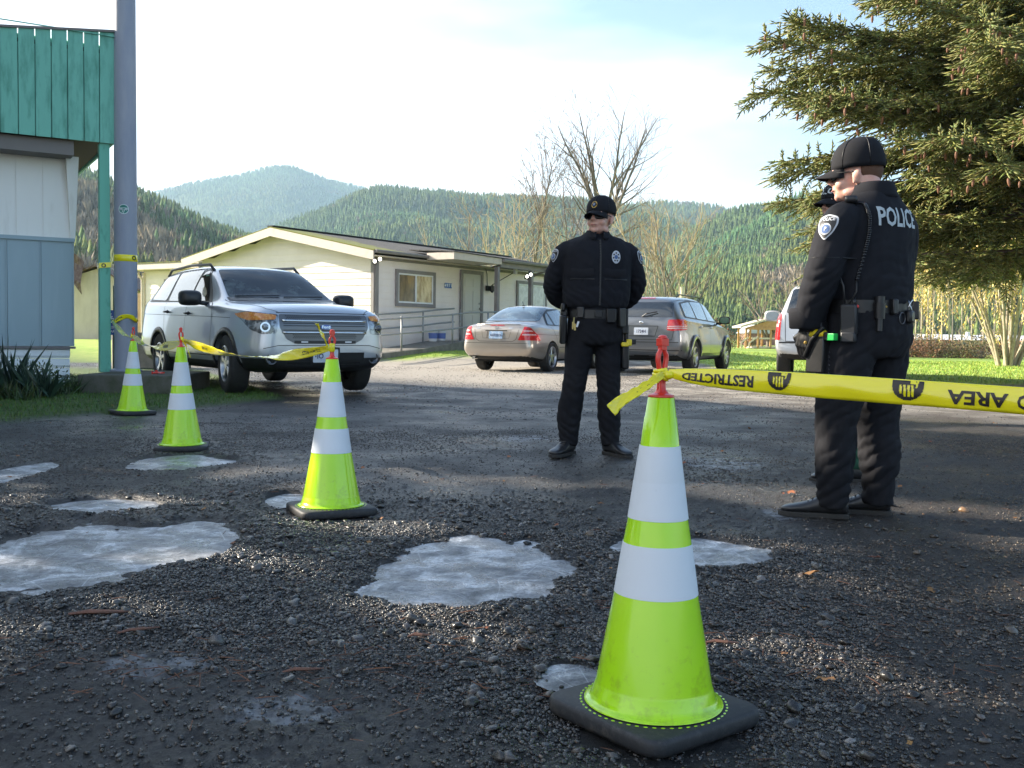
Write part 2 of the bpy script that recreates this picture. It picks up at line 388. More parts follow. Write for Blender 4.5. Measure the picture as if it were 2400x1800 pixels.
# ice on the puddles
ice = mat('ice', (.2, .2, .22), .4, spec=.5)
def ice_material(m):
    n = m.node_tree.nodes; b = n['Principled BSDF']; L = m.node_tree.links.new; tc = n.new('ShaderNodeTexCoord')
    def nz(s, d, r, dist=0):
        z = n.new('ShaderNodeTexNoise'); z.inputs['Scale'].default_value = s; z.inputs['Detail'].default_value = d; z.inputs['Roughness'].default_value = r; z.inputs['Distortion'].default_value = dist; L(tc.outputs['Object'], z.inputs['Vector']); return z.outputs['Fac']
    def rm(f, st):
        r = n.new('ShaderNodeValToRGB'); e = r.color_ramp.elements; e[0].position, e[0].color = st[0][0], (*st[0][1], 1); e[1].position, e[1].color = st[-1][0], (*st[-1][1], 1)
        for p, c in st[1:-1]: q = e.new(p); q.color = (*c, 1)
        L(f, r.inputs[0]); return r.outputs[0]
    big = rm(nz(5.5, 9, .7, .8), [(.36, (.10, .105, .115)), (.50, (.24, .25, .265)), (.66, (.72, .74, .77))])
    fine = rm(nz(60, 8, .8, .6), [(.36, (.35, .35, .35)), (.52, (.9, .9, .9)), (.70, (1.5, 1.5, 1.5))])
    x = n.new('ShaderNodeMixRGB'); x.blend_type = 'MULTIPLY'; x.inputs[0].default_value = .85; L(big, x.inputs[1]); L(fine, x.inputs[2])
    vo = n.new('ShaderNodeTexVoronoi'); vo.feature = 'DISTANCE_TO_EDGE'; vo.inputs['Scale'].default_value = 5.5; L(tc.outputs['Object'], vo.inputs['Vector'])
    cr_ = rm(vo.outputs['Distance'], [(0, (.85, .87, .9)), (.012, (0, 0, 0))]); y = n.new('ShaderNodeMixRGB'); y.blend_type = 'ADD'; y.inputs[0].default_value = .25; L(x.outputs[0], y.inputs[1]); L(cr_, y.inputs[2]); L(y.outputs[0], b.inputs['Base Color'])
    L(rm(nz(7, 6, .7), [(.38, (.16, .16, .16)), (.62, (.6, .6, .6))]), b.inputs['Roughness'])
    bp = n.new('ShaderNodeBump'); bp.inputs['Strength'].default_value = .8; bp.inputs['Distance'].default_value = .006; L(nz(38, 7, .7), bp.inputs['Height']); L(bp.outputs[0], b.inputs['Normal'])
ice_material(ice)
def ice_sheet(i, c):
    cx, cy, rx, ry = c; mb = MB(); n = 96; rows = []
    for q in range(14):
        ring = []
        for k in range(n):
            t = 2 * math.pi * k / n; r = q / 13 * (1.0 + .42 * float(fbm(np.array([math.cos(t) * 1.5 + i * 7.0]), np.array([math.sin(t) * 1.5]), 1.5, 4, 5)[0]))
            x, y = cx + rx * r * math.cos(t), cy + ry * r * math.sin(t)
            ring.append((x, y, -.0110 + .003 * float(fbm(np.array([x]), np.array([y]), 5, 3, 2)[0] - .5)))
        rows.append(ring)
    fs = []; vs = [p for r_ in rows for p in r_]
    for q in range(13):
        for k in range(n): fs.append((q * n + k, q * n + (k + 1) % n, (q + 1) * n + (k + 1) % n, (q + 1) * n + k))
    mb.add(vs, fs)
    o = mb.build('ice_puddle', ice, smooth=True); tag(o, kind='structure', cat='frozen puddle', group='frozen puddles in the gravel')
    return o
plab = ['wide frozen puddle at the left edge of the gravel', 'thin pale ice strip just behind the wide left puddle', 'shallow icy puddle in front of the black cone base third from the front',
        'small white ice scrap behind the second cone base', 'round white frozen puddle between the two nearest cones', 'grey ice patch to the right behind the nearest cone',
        'small ice patch touching the left of the nearest cone base', 'pale ice sliver at the left frame edge behind the other ice']
for i, c in enumerate(PW): ice_sheet(i, c)['label'] = plab[i]
# loose stones
def icosa():
    t = (1 + 5 ** .5) / 2
    v = np.array([(-1, t, 0), (1, t, 0), (-1, -t, 0), (1, -t, 0), (0, -1, t), (0, 1, t), (0, -1, -t), (0, 1, -t), (t, 0, -1), (t, 0, 1), (-t, 0, -1), (-t, 0, 1)], float) / math.hypot(1, t)
    f = np.array([(0, 11, 5), (0, 5, 1), (0, 1, 7), (0, 7, 10), (0, 10, 11), (1, 5, 9), (5, 11, 4), (11, 10, 2), (10, 7, 6), (7, 1, 8), (3, 9, 4), (3, 4, 2), (3, 2, 6), (3, 6, 8), (3, 8, 9), (4, 9, 5), (2, 4, 11), (6, 2, 10), (8, 6, 7), (9, 8, 1)])
    return v, f
def icosa2():
    v, f = icosa(); v = list(map(tuple, v)); c = {}; nf = []
    def mid(a, b):
        k = (min(a, b), max(a, b))
        if k not in c:
            m = (np.array(v[a]) + np.array(v[b])); m /= np.linalg.norm(m); c[k] = len(v); v.append(tuple(m))
        return c[k]
    for a, b, d in f:
        ab, bd, da = mid(a, b), mid(b, d), mid(d, a); nf += [(a, ab, da), (b, bd, ab), (d, da, bd), (ab, bd, da)]
    return np.array(v), np.array(nf)
rng = np.random.default_rng(3)
stone_m = mat('gravel_stone', (.054, .053, .050), .27, attr='tint', bump=(400, .4, .002), spec=.55)
def density(x, y):
    d = (sst(.45, .62, fbm(x, y, .75, 4, 31)) * .8 + .15) * (1 - .12 * sst(3.9, 5.2, y) * (1 - sst(13, 16, y)))
    for (px, py, r, a) in ((200, 1330, .45, .8), (560, 1230, .5, .8), (1500, 1290, .40, .9), (1600, 1430, .32, 1.3), (1780, 1230, .5, .7), (1250, 1350, .3, .8),
                           (400, 1520, .45, -.75), (800, 1560, .35, -.4), (2000, 1480, .55, -.7), (2050, 1150, .8, -.6), (1000, 980, 1.2, -.3), (1140, 1470, .2, .6)):
        c = G(px * D, py * D); d = d + a * np.exp(-((x - c.x) ** 2 + ((y - c.y) * .8) ** 2) / (r * r))
    return np.clip(d, .16, 1.2)
def stones(name, n, y0, y1, s0, s1, tpl, seedv, smooth=True, spread=.60):
    r = np.random.default_rng(seedv)
    y = 1 / (1 / y1 + (1 / y0 - 1 / y1) * r.random(n)) if False else np.sqrt(y0 ** 2 + (y1 ** 2 - y0 ** 2) * r.random(n))
    x = (r.random(n) * 2 - 1) * spread * y
    keep = (r.random(n) < density(x, y)) & (r.random(n) > pmask(x, y) * 1.6 - .03 * (s1 > .011)) & (r.random(n) > grassmask(x, y) * 1.2) & (np.min([np.maximum(np.abs(x - c.x), np.abs(y - c.y)) for c in CP[:3]], axis=0) > .17)
    x, y = x[keep], y[keep]; n = len(x)
    s = s0 + (s1 - s0) * r.random(n) ** 2.2
    tv, tf = tpl
    V0 = tv[None] * (1 + .55 * (r.random((n, len(tv), 1)) - .5)) * (s[:, None] * np.stack([np.ones(n), .6 + .4 * r.random(n), .30 + .40 * r.random(n)], 1))[:, None, :]
    M = rotm((r.random(n) - .5) * .7, (r.random(n) - .5) * .7, r.random(n) * 6.3)
    z = gz(x, y) + s * .22; z = np.where(pmask(x, y) > .5, -.011 + s * .3, z)
    V = np.einsum('nij,nkj->nki', M, V0) + np.stack([x, y, z], 1)[:, None]
    Fs = (np.arange(n)[:, None, None] * len(tv) + tf[None]).reshape(-1, 3)
    b = .30 + 1.5 * r.random(n) ** 2.2 + (r.random(n) < .05) * 1.6
    tint = np.stack([b * (1 + .10 * r.random(n)), b, b * (.97 + .08 * (r.random(n) - .3))], 1) * (1 + 2.0 * sst(13.5, 17.5, y + x * .9))[:, None] * (1 + np.array([[.25, .0, -.25]]) * (sst(.4, 2.2, x) * (y < 9))[:, None])  # far stones brightened as sunlit; right-hand ones tinted browner
    warm = r.random(n) < .10; tint[warm] *= np.array([1.35, 1.05, .8])
    return np_mesh(name, V.reshape(-1, 3), Fs, stone_m, None, smooth, {'tint': np.repeat(tint, len(tv), 0)})
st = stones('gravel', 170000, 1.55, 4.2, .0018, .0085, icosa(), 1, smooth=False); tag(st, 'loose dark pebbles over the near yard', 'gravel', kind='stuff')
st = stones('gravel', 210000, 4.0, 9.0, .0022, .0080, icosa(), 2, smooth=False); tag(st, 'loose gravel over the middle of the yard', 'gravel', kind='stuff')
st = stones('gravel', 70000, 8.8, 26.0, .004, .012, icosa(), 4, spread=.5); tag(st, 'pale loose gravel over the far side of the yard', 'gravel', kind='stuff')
st = stones('gravel', 1500, 1.6, 5.0, .012, .022, icosa2(), 5); tag(st, 'larger rounded stones scattered on the near gravel', 'gravel', kind='stuff')
# ------------------------------------------------------------ traffic cones
lime = mat('lime_plastic', (.44, .80, .006), .22, var=(3, (.50, .83, .012), .4, .7), coat=.4, sss=.0, bump=(6, .05, .004))
def dirt(m, col, z0, z1, amt):
    n = m.node_tree.nodes; b = n['Principled BSDF']; L = m.node_tree.links.new; src = b.inputs['Base Color'].links[0].from_socket if b.inputs['Base Color'].links else None
    tc = n.new('ShaderNodeTexCoord'); s_ = n.new('ShaderNodeSeparateXYZ'); L(tc.outputs['Object'], s_.inputs[0]); mr = n.new('ShaderNodeMapRange'); mr.inputs[1].default_value = z0; mr.inputs[2].default_value = z1; mr.inputs[3].default_value = .13; mr.inputs[4].default_value = -.06; L(s_.outputs['Z'], mr.inputs[0])
    z = n.new('ShaderNodeTexNoise'); z.inputs['Scale'].default_value = 26; z.inputs['Detail'].default_value = 9; z.inputs['Roughness'].default_value = .72; L(tc.outputs['Object'], z.inputs['Vector'])
    a = n.new('ShaderNodeMath'); a.operation = 'ADD'; L(mr.outputs[0], a.inputs[0]); L(z.outputs['Fac'], a.inputs[1]); r = n.new('ShaderNodeValToRGB'); r.color_ramp.elements[0].position = .58; r.color_ramp.elements[1].position = .76; r.color_ramp.elements[1].color = (amt, amt, amt, 1); L(a.outputs[0], r.inputs[0])
    x = n.new('ShaderNodeMixRGB'); L(r.outputs[0], x.inputs[0]); x.inputs[2].default_value = (*col, 1)
    if src: L(src, x.inputs[1])
    else: x.inputs[1].default_value = b.inputs['Base Color'].default_value
    L(x.outputs[0], b.inputs['Base Color'])
dirt(lime, (.10, .11, .03), .04, .26, .32)
white_refl = mat('reflective_white', (.70, .74, .79), .5, spec=.3, bump=(90, .08, .001))
dirt(white_refl, (.30, .30, .28), .0, .3, .25)
rub = mat('black_rubber', (.022, .023, .026), .62, var=(60, (.045, .045, .047), .5, .75), bump=(250, .35, .002))
dirt(rub, (.13, .115, .095), -.02, .05, .7)
redp = mat('red_plastic', (.72, .035, .02), .3, coat=.4)
tapey = mat('yellow_tape', (.90, .78, .012), .17, spec=.6, bump=(55, .12, .003), coat=.3)
tapew = mat('tape_back', (.82, .80, .62), .3, spec=.6)
inkb = mat('tape_ink', (.022, .016, .014), .4)
def rsq(h, r, n=7):
    out = []
    for cx, cy, a0 in ((h - r, h - r, 0), (-h + r, h - r, 90), (-h + r, -h + r, 180), (h - r, -h + r, 270)):
        for i in range(n): a = R(a0 + 90 * i / (n - 1)); out.append((cx + r * math.cos(a), cy + r * math.sin(a)))
    return out
def make_cone(label):
    t = empty('traffic_cone', label=label, cat='traffic cone', group='lime traffic cones strung with yellow tape')
    b = MB(); rings = []
    for h, z in ((.166, -.008), (.175, -.005), (.1785, .004), (.1785, .020), (.176, .027), (.170, .0305)):
        rings.append([(x, y, z) for x, y in rsq(h, .045)])
    b.loft(rings)
    for x, y in ((.13, .13), (-.13, .13), (.13, -.13), (-.13, -.13), (0, .14), (0, -.14)): b.cyl((x, y, -.018), (x, y, .0), .014, n=10)
    base = b.build('base', rub, t, smooth=True, auto=50)
    prof = [(.150, .031), (.155, .0335), (.154, .0365), (.1455, .0385), (.1395, .043), (.1365, .052), (.1305, .072), (.1295, .074), (.1285, .080), (.0925, .2775)]
    m = MB(); m.lathe(prof + [(.0755, .39), (.0662, .4446), (.0445, .592), (.0360, .668), (.0350, .6685), (.0290, .7115), (.0265, .713)], 72)
    m.build('shell', lime, t, smooth=True, auto=60)
    w = MB()
    w.lathe([(.0930, .278), (.0936, .2782), (.0768, .390), (.0762, .3902)], 72, cap=False)
    w.build('reflective_band', white_refl, t, smooth=True, auto=20)
    w = MB()
    w.lathe([(.0668, .4448), (.0674, .4450), (.0565, .5262), (.0560, .5262)], 72, cap=False)
    w.lathe([(.0562, .5255), (.0562, .528), (.0452, .6055), (.0438, .6057)], 72, cap=False)
    w.build('reflective_band', white_refl, t, smooth=True, auto=20)
    d = MB()
    for i in range(56):
        a = 2 * math.pi * i / 56; M = Matrix.Translation((.1625 * math.cos(a), .1625 * math.sin(a), .0300)) @ Matrix.Rotation(a, 4, 'Z')
        d.prism([(.0026 * math.cos(q * math.pi / 4), .0046 * math.sin(q * math.pi / 4)) for q in range(8)], .0012, M)
    d.build('bonding_dots', lime, base)
    # red tape holder on top
    h = MB(); h.lathe([(.029, .712), (.0295, .7145), (.028, .718), (.016, .7215), (.0105, .730), (.0095, .745), (.0105, .757), (.0115, .760)], 24)
    for s in (-1, 1):
        h.tube([(s * .004, 0, .755), (s * .0085, 0, .775), (s * .0128, 0, .797), (s * .0120, 0, .806), (s * .004, 0, .820)], [.0052, .0060, .0062, .0062, .005], 8)
    h.box((0, 0, .822), (.017, .013, .012)); h.box((0, 0, .834), (.0225, .018, .017)); h.lathe([(.010, .842), (.0108, .845), (.0075, .849), (.0025, .850)], 16)
    h.build('tape_holder', redp, t, smooth=True, bevel=.0012, auto=45)
    return t
cone0 = make_cone(CONES[0][4])
for i, (px, py, Y, rot, lab) in enumerate(CONES):
    c = cone0 if i == 0 else copy_tree(cone0)
    c.location = CP[i]; c.rotation_euler = (R((.0, -.6, .5, .8)[i]), R((.35, .2, -.5, .6)[i]), R(45 + rot)); c['label'] = lab
# the holder's flat faces look at the camera
# ------------------------------------------------------------ tape
def ribbon(name, path, w, label, mats, words=None, segs=14, double=False, tx=None, parent=None, group=None):
    """path: list of (x,y,z, angle of the strip's width from vertical in degrees); a strip w wide"""
    pts = cr(path, segs); n = len(pts); rows = []; fr = []
    for i, p in enumerate(pts):
        q = Vector(p[:3]); d = (Vector(pts[min(i + 1, n - 1)][:3]) - Vector(pts[max(i - 1, 0)][:3])).normalized()
        side = d.cross(Vector((0, 0, 1)));
        if side.length < .05: side = Vector((1, 0, 0))
        side.normalize(); up = side.cross(d).normalized(); a = R(p[3]); sq = p[4] if len(p) > 4 else 1
        wv = (up * math.cos(a) + side * math.sin(a)); nn = (side * math.cos(a) - up * math.sin(a)); fr.append((q, wv, nn, sq))
        rows.append([q + wv * (w * sq * (k / 6 - .5)) + nn * (.05 * w * math.sin(k / 6 * math.pi) * (1 + .0 * i) + .006 * (1 - sq) * math.sin(k * 2.6 + i * .7)) for k in range(7)])
    m = MB(); m.grid(rows); o = m.build(name, mats[0], parent, smooth=True)
    s = o.modifiers.new('t', 'SOLIDIFY'); s.thickness = .0006; s.offset = 0
    if words:
        L = [0]
        for i in range(1, n): L.append(L[-1] + (fr[i][0] - fr[i - 1][0]).length)
        T = MB()
        for (txt, size, at, flip, side) in words:
            vs, fs = text_mesh(txt, size, size * .03, sub=2)
            out = []
            for (u, v) in vs:
                if flip: u, v = -u, -v
                s_ = min(max(at + u, 0), L[-1] - 1e-4); i = max(j for j in range(n) if L[j] <= s_); i = min(i, n - 2)
                t = (s_ - L[i]) / max(L[i + 1] - L[i], 1e-6)
                q = fr[i][0].lerp(fr[i + 1][0], t); wv = fr[i][1].lerp(fr[i + 1][1], t); nn = fr[i][2].lerp(fr[i + 1][2], t)
                kk = v / w + .5
                out.append(q + wv * v * fr[i][3] + nn * (.05 * w * math.sin(max(0, min(1, kk)) * math.pi) + side * .0011))
            T.add(out, fs)
        T.build('lettering', mats[1], o)
    if label: tag(o, label, 'barrier tape', group)
    return o
# main tape from the nearest cone to the right, folded along its top edge
def fold_tape():
    a = P(1566, 876, 2.213); pts = []
    keys = [(1566, 876, 2.205, .012, .3), (1600, 881, 2.19, .024, .5), (1680, 889, 2.15, .037, .8), (1800, 898, 2.10, .043, 1), (1950, 909, 2.02, .045, 1), (2100, 920, 1.96, .0455, 1), (2250, 931, 1.90, .0455, 1), (2420, 944, 1.83, .046, 1), (2620, 960, 1.75, .046, 1)]
    kk = cr([(*P(k[0], k[1], k[2]), k[3], k[4]) for k in keys], 16)
    n = len(kk); fr = []; rows = []
    for i, k in enumerate(kk):
        q = Vector(k[:3]); d = (Vector(kk[min(i + 1, n - 1)][:3]) - Vector(kk[max(i - 1, 0)][:3])).normalized()
        side = d.cross(Vector((0, 0, 1))).normalized(); up = side.cross(d)      # side points to the camera
        w, o_ = k[3], k[4]; fr.append((q, up, side, w)); row = []
        for t in [j / 7 for j in range(8)]:                                       # front face, bottom to fold
            row.append(q + up * (w * (t - .5)) + side * (.0045 * math.sin(t * math.pi) * o_ + .001 * math.sin(i * .35 + t * 4)))
        for t in (R(30), R(75), R(120), R(165)):
            row.append(q + up * (w * .5 + .0042 * math.sin(t)) + side * (-.0055 + .0055 * math.cos(t)))
        for t in (.2, .5, .9): row.append(q + up * (w * (.5 - t * .8)) + side * (-.012 - .006 * t))
        rows.append(row)
    m = MB(); m.grid(rows); o = m.build('barrier_tape', tapey, smooth=True)
    s = o.modifiers.new('t', 'SOLIDIFY'); s.thickness = .0005; s.offset = -1
    tag(o, 'taut folded yellow tape running from the nearest cone past the officers to the right', 'barrier tape', 'lengths of yellow barrier tape')
    L = [0]
    for i in range(1, n): L.append(L[-1] + (fr[i][0] - fr[i - 1][0]).length)
    def at_px(px):                            # arc length at a picture column
        best = min(range(n), key=lambda i: abs((CW / 2 + (CAMROT.to_3x3().inverted() @ (fr[i][0] - Vector((0, 0, HC)))).x / -(CAMROT.to_3x3().inverted() @ (fr[i][0] - Vector((0, 0, HC)))).z * F) - px)); return L[best]
    def wrap(vs, fs, at, T):
        out = []
        for (u, v) in vs:                     # v measured down from the fold
            s_ = min(max(at + u, 0), L[-1] - 1e-4); i = min(max(j for j in range(n) if L[j] <= s_), n - 2); t = (s_ - L[i]) / max(L[i + 1] - L[i], 1e-6)
            q = fr[i][0].lerp(fr[i + 1][0], t); up = fr[i][1]; side = fr[i][2]; w = fr[i][3] + (fr[i + 1][3] - fr[i][3]) * t
            k = 1 - v / .0455; kk_ = max(0, min(1, k))
            off = .0045 * math.sin(kk_ * math.pi) * min(1, kk[i][4])
            if k > 1: out.append(q + up * (w * .5 + .0042 * math.sin(min((k - 1) * 8, 1.5))) + side * (-.0055 + .0055 * math.cos(min((k - 1) * 8, 1.5)) + .0012))
            else: out.append(q + up * (w * (k - .5)) + side * (off + .0016 + .001 * math.sin(i * .35 + k * 4)))
        T.add(out, fs)
    T = MB()
    def word(txt, x0, x1, y0, size):
        vs, fs = text_mesh(txt, size, size * .03, sub=2, align='CENTER')
        xs = [v[0] for v in vs]; k = (at_px(x1) - at_px(x0)) / (max(xs) - min(xs)); c = (at_px(x0) + at_px(x1)) / 2
        wrap([(-u * k, y0 + v) for u, v in [(u, v) for u, v in vs]], fs, c, T)
    word('RESTRICTED', 1600, 1770, .0205, .036); word('AREA', 2216, 2366, .0215, .036); word('RESTRICTED', 2385, 2700, .0215, .036)
    # the cropped hand marks: a dark half disc with the fingers left out
    def hand(px, wpx):
        w = (at_px(px + wpx / 2) - at_px(px - wpx / 2)) / 2; c = at_px(px); c = (at_px(px + wpx / 2) + at_px(px - wpx / 2)) / 2
        fing = [(-.50, .10), (-.24, .10), (0.02, .10), (.26, .10)]
        bot = .036
        N_ = 44; nv = 22; vs = []; fs = []
        def inside(x, v):
            r = math.sqrt(max(0, 1 - (x * .98) ** 2)); ok = v < (r ** .8) * bot
            for fx, fw in fing:
                if abs(x - fx - v * 3) < fw * .85 and .006 < v < bot * (.80 if abs(fx) < .3 else .66): ok = False
            if abs(x - .60 + (v * 6)) < .07 and v < .012: ok = False
            if x > .15 and x < .5 and v < .004: ok = False
            return ok
        for i in range(N_):
            for j in range(nv):
                x = -1 + 2 * (i + .5) / N_; v = -.003 + (bot + .003) * (j + .5) / nv
                if inside(x, v):
                    a, b_ = 1 / N_, (bot + .003) / nv / 2; o_ = len(vs)
                    vs += [((x - a) * w, v - b_), ((x + a) * w, v - b_), ((x + a) * w, v + b_), ((x - a) * w, v + b_)]; fs.append((o_, o_ + 1, o_ + 2, o_ + 3))
        wrap(vs, fs, c, T)
    hand(1828, 58); hand(2128, 80)
    T.build('lettering', inkb, o)
    # knot round the holder and loose tail
    k = MB(); c = CP[0]
    for dz, r, tl in ((.765, .013, .35), (.757, .0145, -.3), (.772, .0125, .1)):
        k.tube([(c.x + r * math.cos(t), c.y + r * math.sin(t), c.z + dz + tl * .02 * math.cos(t)) for t in [2 * math.pi * i / 16 for i in range(17)]], .0045, 6)
    k.ball((c.x + .016, c.y - .012, c.z + .762), (.012, .009, .010)); k.build('knot', tapey, o, smooth=True)
    ribbon('loose_tail', [(*P(1555, 875, 2.19), 10, .35), (*P(1530, 893, 2.17), 50, .5), (*P(1492, 918, 2.15), 40, .55), (*P(1455, 940, 2.14), 20, .6), (*P(1432, 962, 2.13), 10, .75)], .040, None, (tapey, inkb), parent=o,
           words=[('O N O D', .016, .06, False, 1)])
fold_tape()
def top(i, dz=.765): return Vector((CP[i].x, CP[i].y, CP[i].z + dz))
grp = 'lengths of yellow barrier tape'
a, b = top(1), top(2)
def sag(a, b, t, s): q = a.lerp(b, t); q.z -= s * 4 * t * (1 - t); return q
g = [sag(b, a, t ** .85, .075) for t in (0.01, .1, .22, .35, .5, .62, .75, .88, .985)]
ang = [15, 8, 25, 62, 88, 100, 150, 185, 190]; sq = [.35, .8, .85, .7, .7, .7, .85, .6, .35]
o1 = ribbon('barrier_tape', [(*q, an, s) for q, an, s in zip(g, ang, sq)], .075, 'twisted yellow tape sagging between the second and third cones', (tapey, inkb), group=grp,
       words=[('KEEP OUT', .03, .55, False, 1), ('DO NOT ENTER', .034, 2.45, True, -1), ('O', .04, .9, False, 1)])
b, c = top(2, .745), top(3, .76)
g = [sag(b, c, t, .06) for t in (0.01, .15, .3, .45, .6, .75, .9, .99)]
o2 = ribbon('barrier_tape', [(*q, an, s) for q, an, s in zip(g, [5, 10, 20, 80, 110, 160, 180, 190], [.4, .9, 1, .8, .8, .9, .8, .4])], .075, 'yellow tape between the third and farthest cones', (tapey, inkb), group=grp,
       words=[('DO NOT ENTER', .034, .8, True, -1)])
# upright tail on the second cone, tails on the third
ribbon('loose_tail', [(*P(770, 820, 4.62), 10, .35), (*P(762, 795, 4.60), 60, .7), (*P(750, 775, 4.59), 70, .8), (*P(742, 757, 4.58), 80, .85)], .070, None, (tapey, inkb), parent=o1, words=[('DO N', .045, .07, False, 1)])
ribbon('loose_tail', [(*P(432, 800, 6.98), 10, .4), (*P(440, 818, 6.97), 60, .7), (*P(447, 838, 6.96), 40, .6)], .06, None, (tapey, inkb), parent=o2)
for ob, cc in ((o1, top(1)), (o1, top(2)), (o2, top(3))):
    k = MB(); k.lathe([(.011, -.02), (.014, -.012), (.0125, 0), (.0145, .012), (.011, .02)], 14, c=cc); k.build('knot', tapey, ob, smooth=True)
# ------------------------------------------------------------ buildings
siding = mat('cream_siding', (.80, .715, .665), .6, var=(1.6, (.74, .655, .60), .45, .7), bump=(90, .15, .003))
trim = mat('taupe_trim', (.20, .18, .18), .6, var=(4, (.25, .23, .22), .4, .7))
fascia = mat('pale_fascia', (.56, .49, .42), .6, var=(5, (.46, .40, .35), .5, .75))
white = mat('white_paint', (.72, .73, .74), .4)
blackp = mat('black_plastic', (.015, .015, .016), .4, var=(80, (.022, .022, .023), .4, .6))
concrete = mat('concrete', (.20, .19, .17), .85, var=(6, (.11, .11, .09), .4, .7), bump=(60, .5, .006))
galv = mat('galvanised_metal', (.30, .31, .31), .5, .4, var=(12, (.24, .19, .14), .55, .72))
shade_glass = mat('window_glass', (.05, .045, .04), .05, var=(3, (.20, .15, .09), .45, .65), spec=.8, vscale=(1, 1, .3))
curtain = mat('window_curtain', (.30, .24, .15), .06, var=(7, (.58, .52, .36), .42, .58), spec=.7, vscale=(1, 1, .35))
pale_glass = mat('pale_glass', (.45, .47, .46), .06, var=(5, (.60, .62, .60), .4, .6), spec=.7)
lampw = mat('lit_bulb', (.9, .9, .85), .3, emit=((1, .95, .82), 2.5))
def brick_mat(name, c1, c2, cm, sx, sy, rough=.9, moss=None):
    m = bpy.data.materials.new(name); m.use_nodes = True; n = m.node_tree.nodes; b = n['Principled BSDF']; b.inputs['Roughness'].default_value = rough
    tc = n.new('ShaderNodeTexCoord'); mp = n.new('ShaderNodeMapping'); mp.inputs['Scale'].default_value = (sx, sy, 1)
    br = n.new('ShaderNodeTexBrick'); br.inputs['Color1'].default_value = (*c1, 1); br.inputs['Color2'].default_value = (*c2, 1); br.inputs['Mortar'].default_value = (*cm, 1)
    br.inputs['Scale'].default_value = 1; br.inputs['Mortar Size'].default_value = .03; br.inputs['Brick Width'].default_value = .5; br.inputs['Row Height'].default_value = .25
    lnk(m, tc.outputs['Object'], mp.inputs[0]); lnk(m, mp.outputs[0], br.inputs['Vector'])
    z = n.new('ShaderNodeTexNoise'); z.inputs['Scale'].default_value = 14; z.inputs['Detail'].default_value = 6; lnk(m, tc.outputs['Object'], z.inputs['Vector'])
    q = n.new('ShaderNodeMixRGB'); q.blend_type = 'OVERLAY'; q.inputs[0].default_value = .8; lnk(m, br.outputs[0], q.inputs[1]); lnk(m, z.outputs['Fac'], q.inputs[2])
    out = q.outputs[0]
    if moss:
        sx_ = n.new('ShaderNodeSeparateXYZ'); lnk(m, tc.outputs['Object'], sx_.inputs[0])
        mr = n.new('ShaderNodeMapRange'); mr.inputs[1].default_value = 2.2; mr.inputs[2].default_value = -.5; lnk(m, sx_.outputs['X'], mr.inputs[0])
        z2 = n.new('ShaderNodeTexNoise'); z2.inputs['Scale'].default_value = 5; z2.inputs['Detail'].default_value = 8; lnk(m, tc.outputs['Object'], z2.inputs['Vector'])
        ad = n.new('ShaderNodeMath'); ad.operation = 'ADD'; lnk(m, mr.outputs[0], ad.inputs[0]); lnk(m, z2.outputs['Fac'], ad.inputs[1])
        r = n.new('ShaderNodeValToRGB'); r.color_ramp.elements[0].position = .80; r.color_ramp.elements[1].position = 1.15; md = n.new('ShaderNodeMath'); md.operation = 'MULTIPLY'; md.inputs[1].default_value = .9
        lnk(m, ad.outputs[0], md.inputs[0]); lnk(m, md.outputs[0], r.inputs[0])
        k = n.new('ShaderNodeMixRGB'); lnk(m, r.outputs[0], k.inputs[0]); lnk(m, out, k.inputs[1]); k.inputs[2].default_value = (.16, .17, .03, 1); out = k.outputs[0]
    lnk(m, out, b.inputs['Base Color'])
    bp = n.new('ShaderNodeBump'); bp.inputs['Distance'].default_value = .01; bp.inputs['Strength'].default_value = .6; lnk(m, br.outputs['Fac'], bp.inputs['Height']); lnk(m, bp.outputs[0], b.inputs['Normal'])
    return m
shingle = brick_mat('asphalt_shingles', (.055, .052, .05), (.10, .095, .085), (.03, .03, .03), 1.7, 3.4, moss=True)
def lap(mb, p0, p1, out, z0, z1, step=.185, clip=None):
    """lap siding between plan points p0 and p1; out = outward normal"""
    p0 = Vector((*p0, 0)); p1 = Vector((*p1, 0)); out = Vector((*out, 0)); z = z0
    while z < z1 - .01:
        za = min(z + step, z1); a, b = (0, 1) if clip is None else clip(z + step * .5)
        if b > a:
            q0 = p0.lerp(p1, a); q1 = p0.lerp(p1, b); u = Vector((0, 0, 1))
            a2, b2 = (a, b) if clip is None else clip(za)
            a2 = max(a2, a) if b2 > a2 else a; b2 = min(b2, b) if b2 > a2 else b
            r0 = p0.lerp(p1, a2); r1 = p0.lerp(p1, b2)
            vs = [q0 + out * .022 + u * z, q1 + out * .022 + u * z, r1 + out * .006 + u * za, r0 + out * .006 + u * za,
                  q0 - out * .02 + u * z, q1 - out * .02 + u * z, r1 - out * .02 + u * za, r0 - out * .02 + u * za]
            mb.add(vs, [(0, 1, 2, 3), (0, 4, 5, 1), (3, 2, 6, 7), (0, 3, 7, 4), (1, 5, 6, 2), (4, 7, 6, 5)])
        z = za
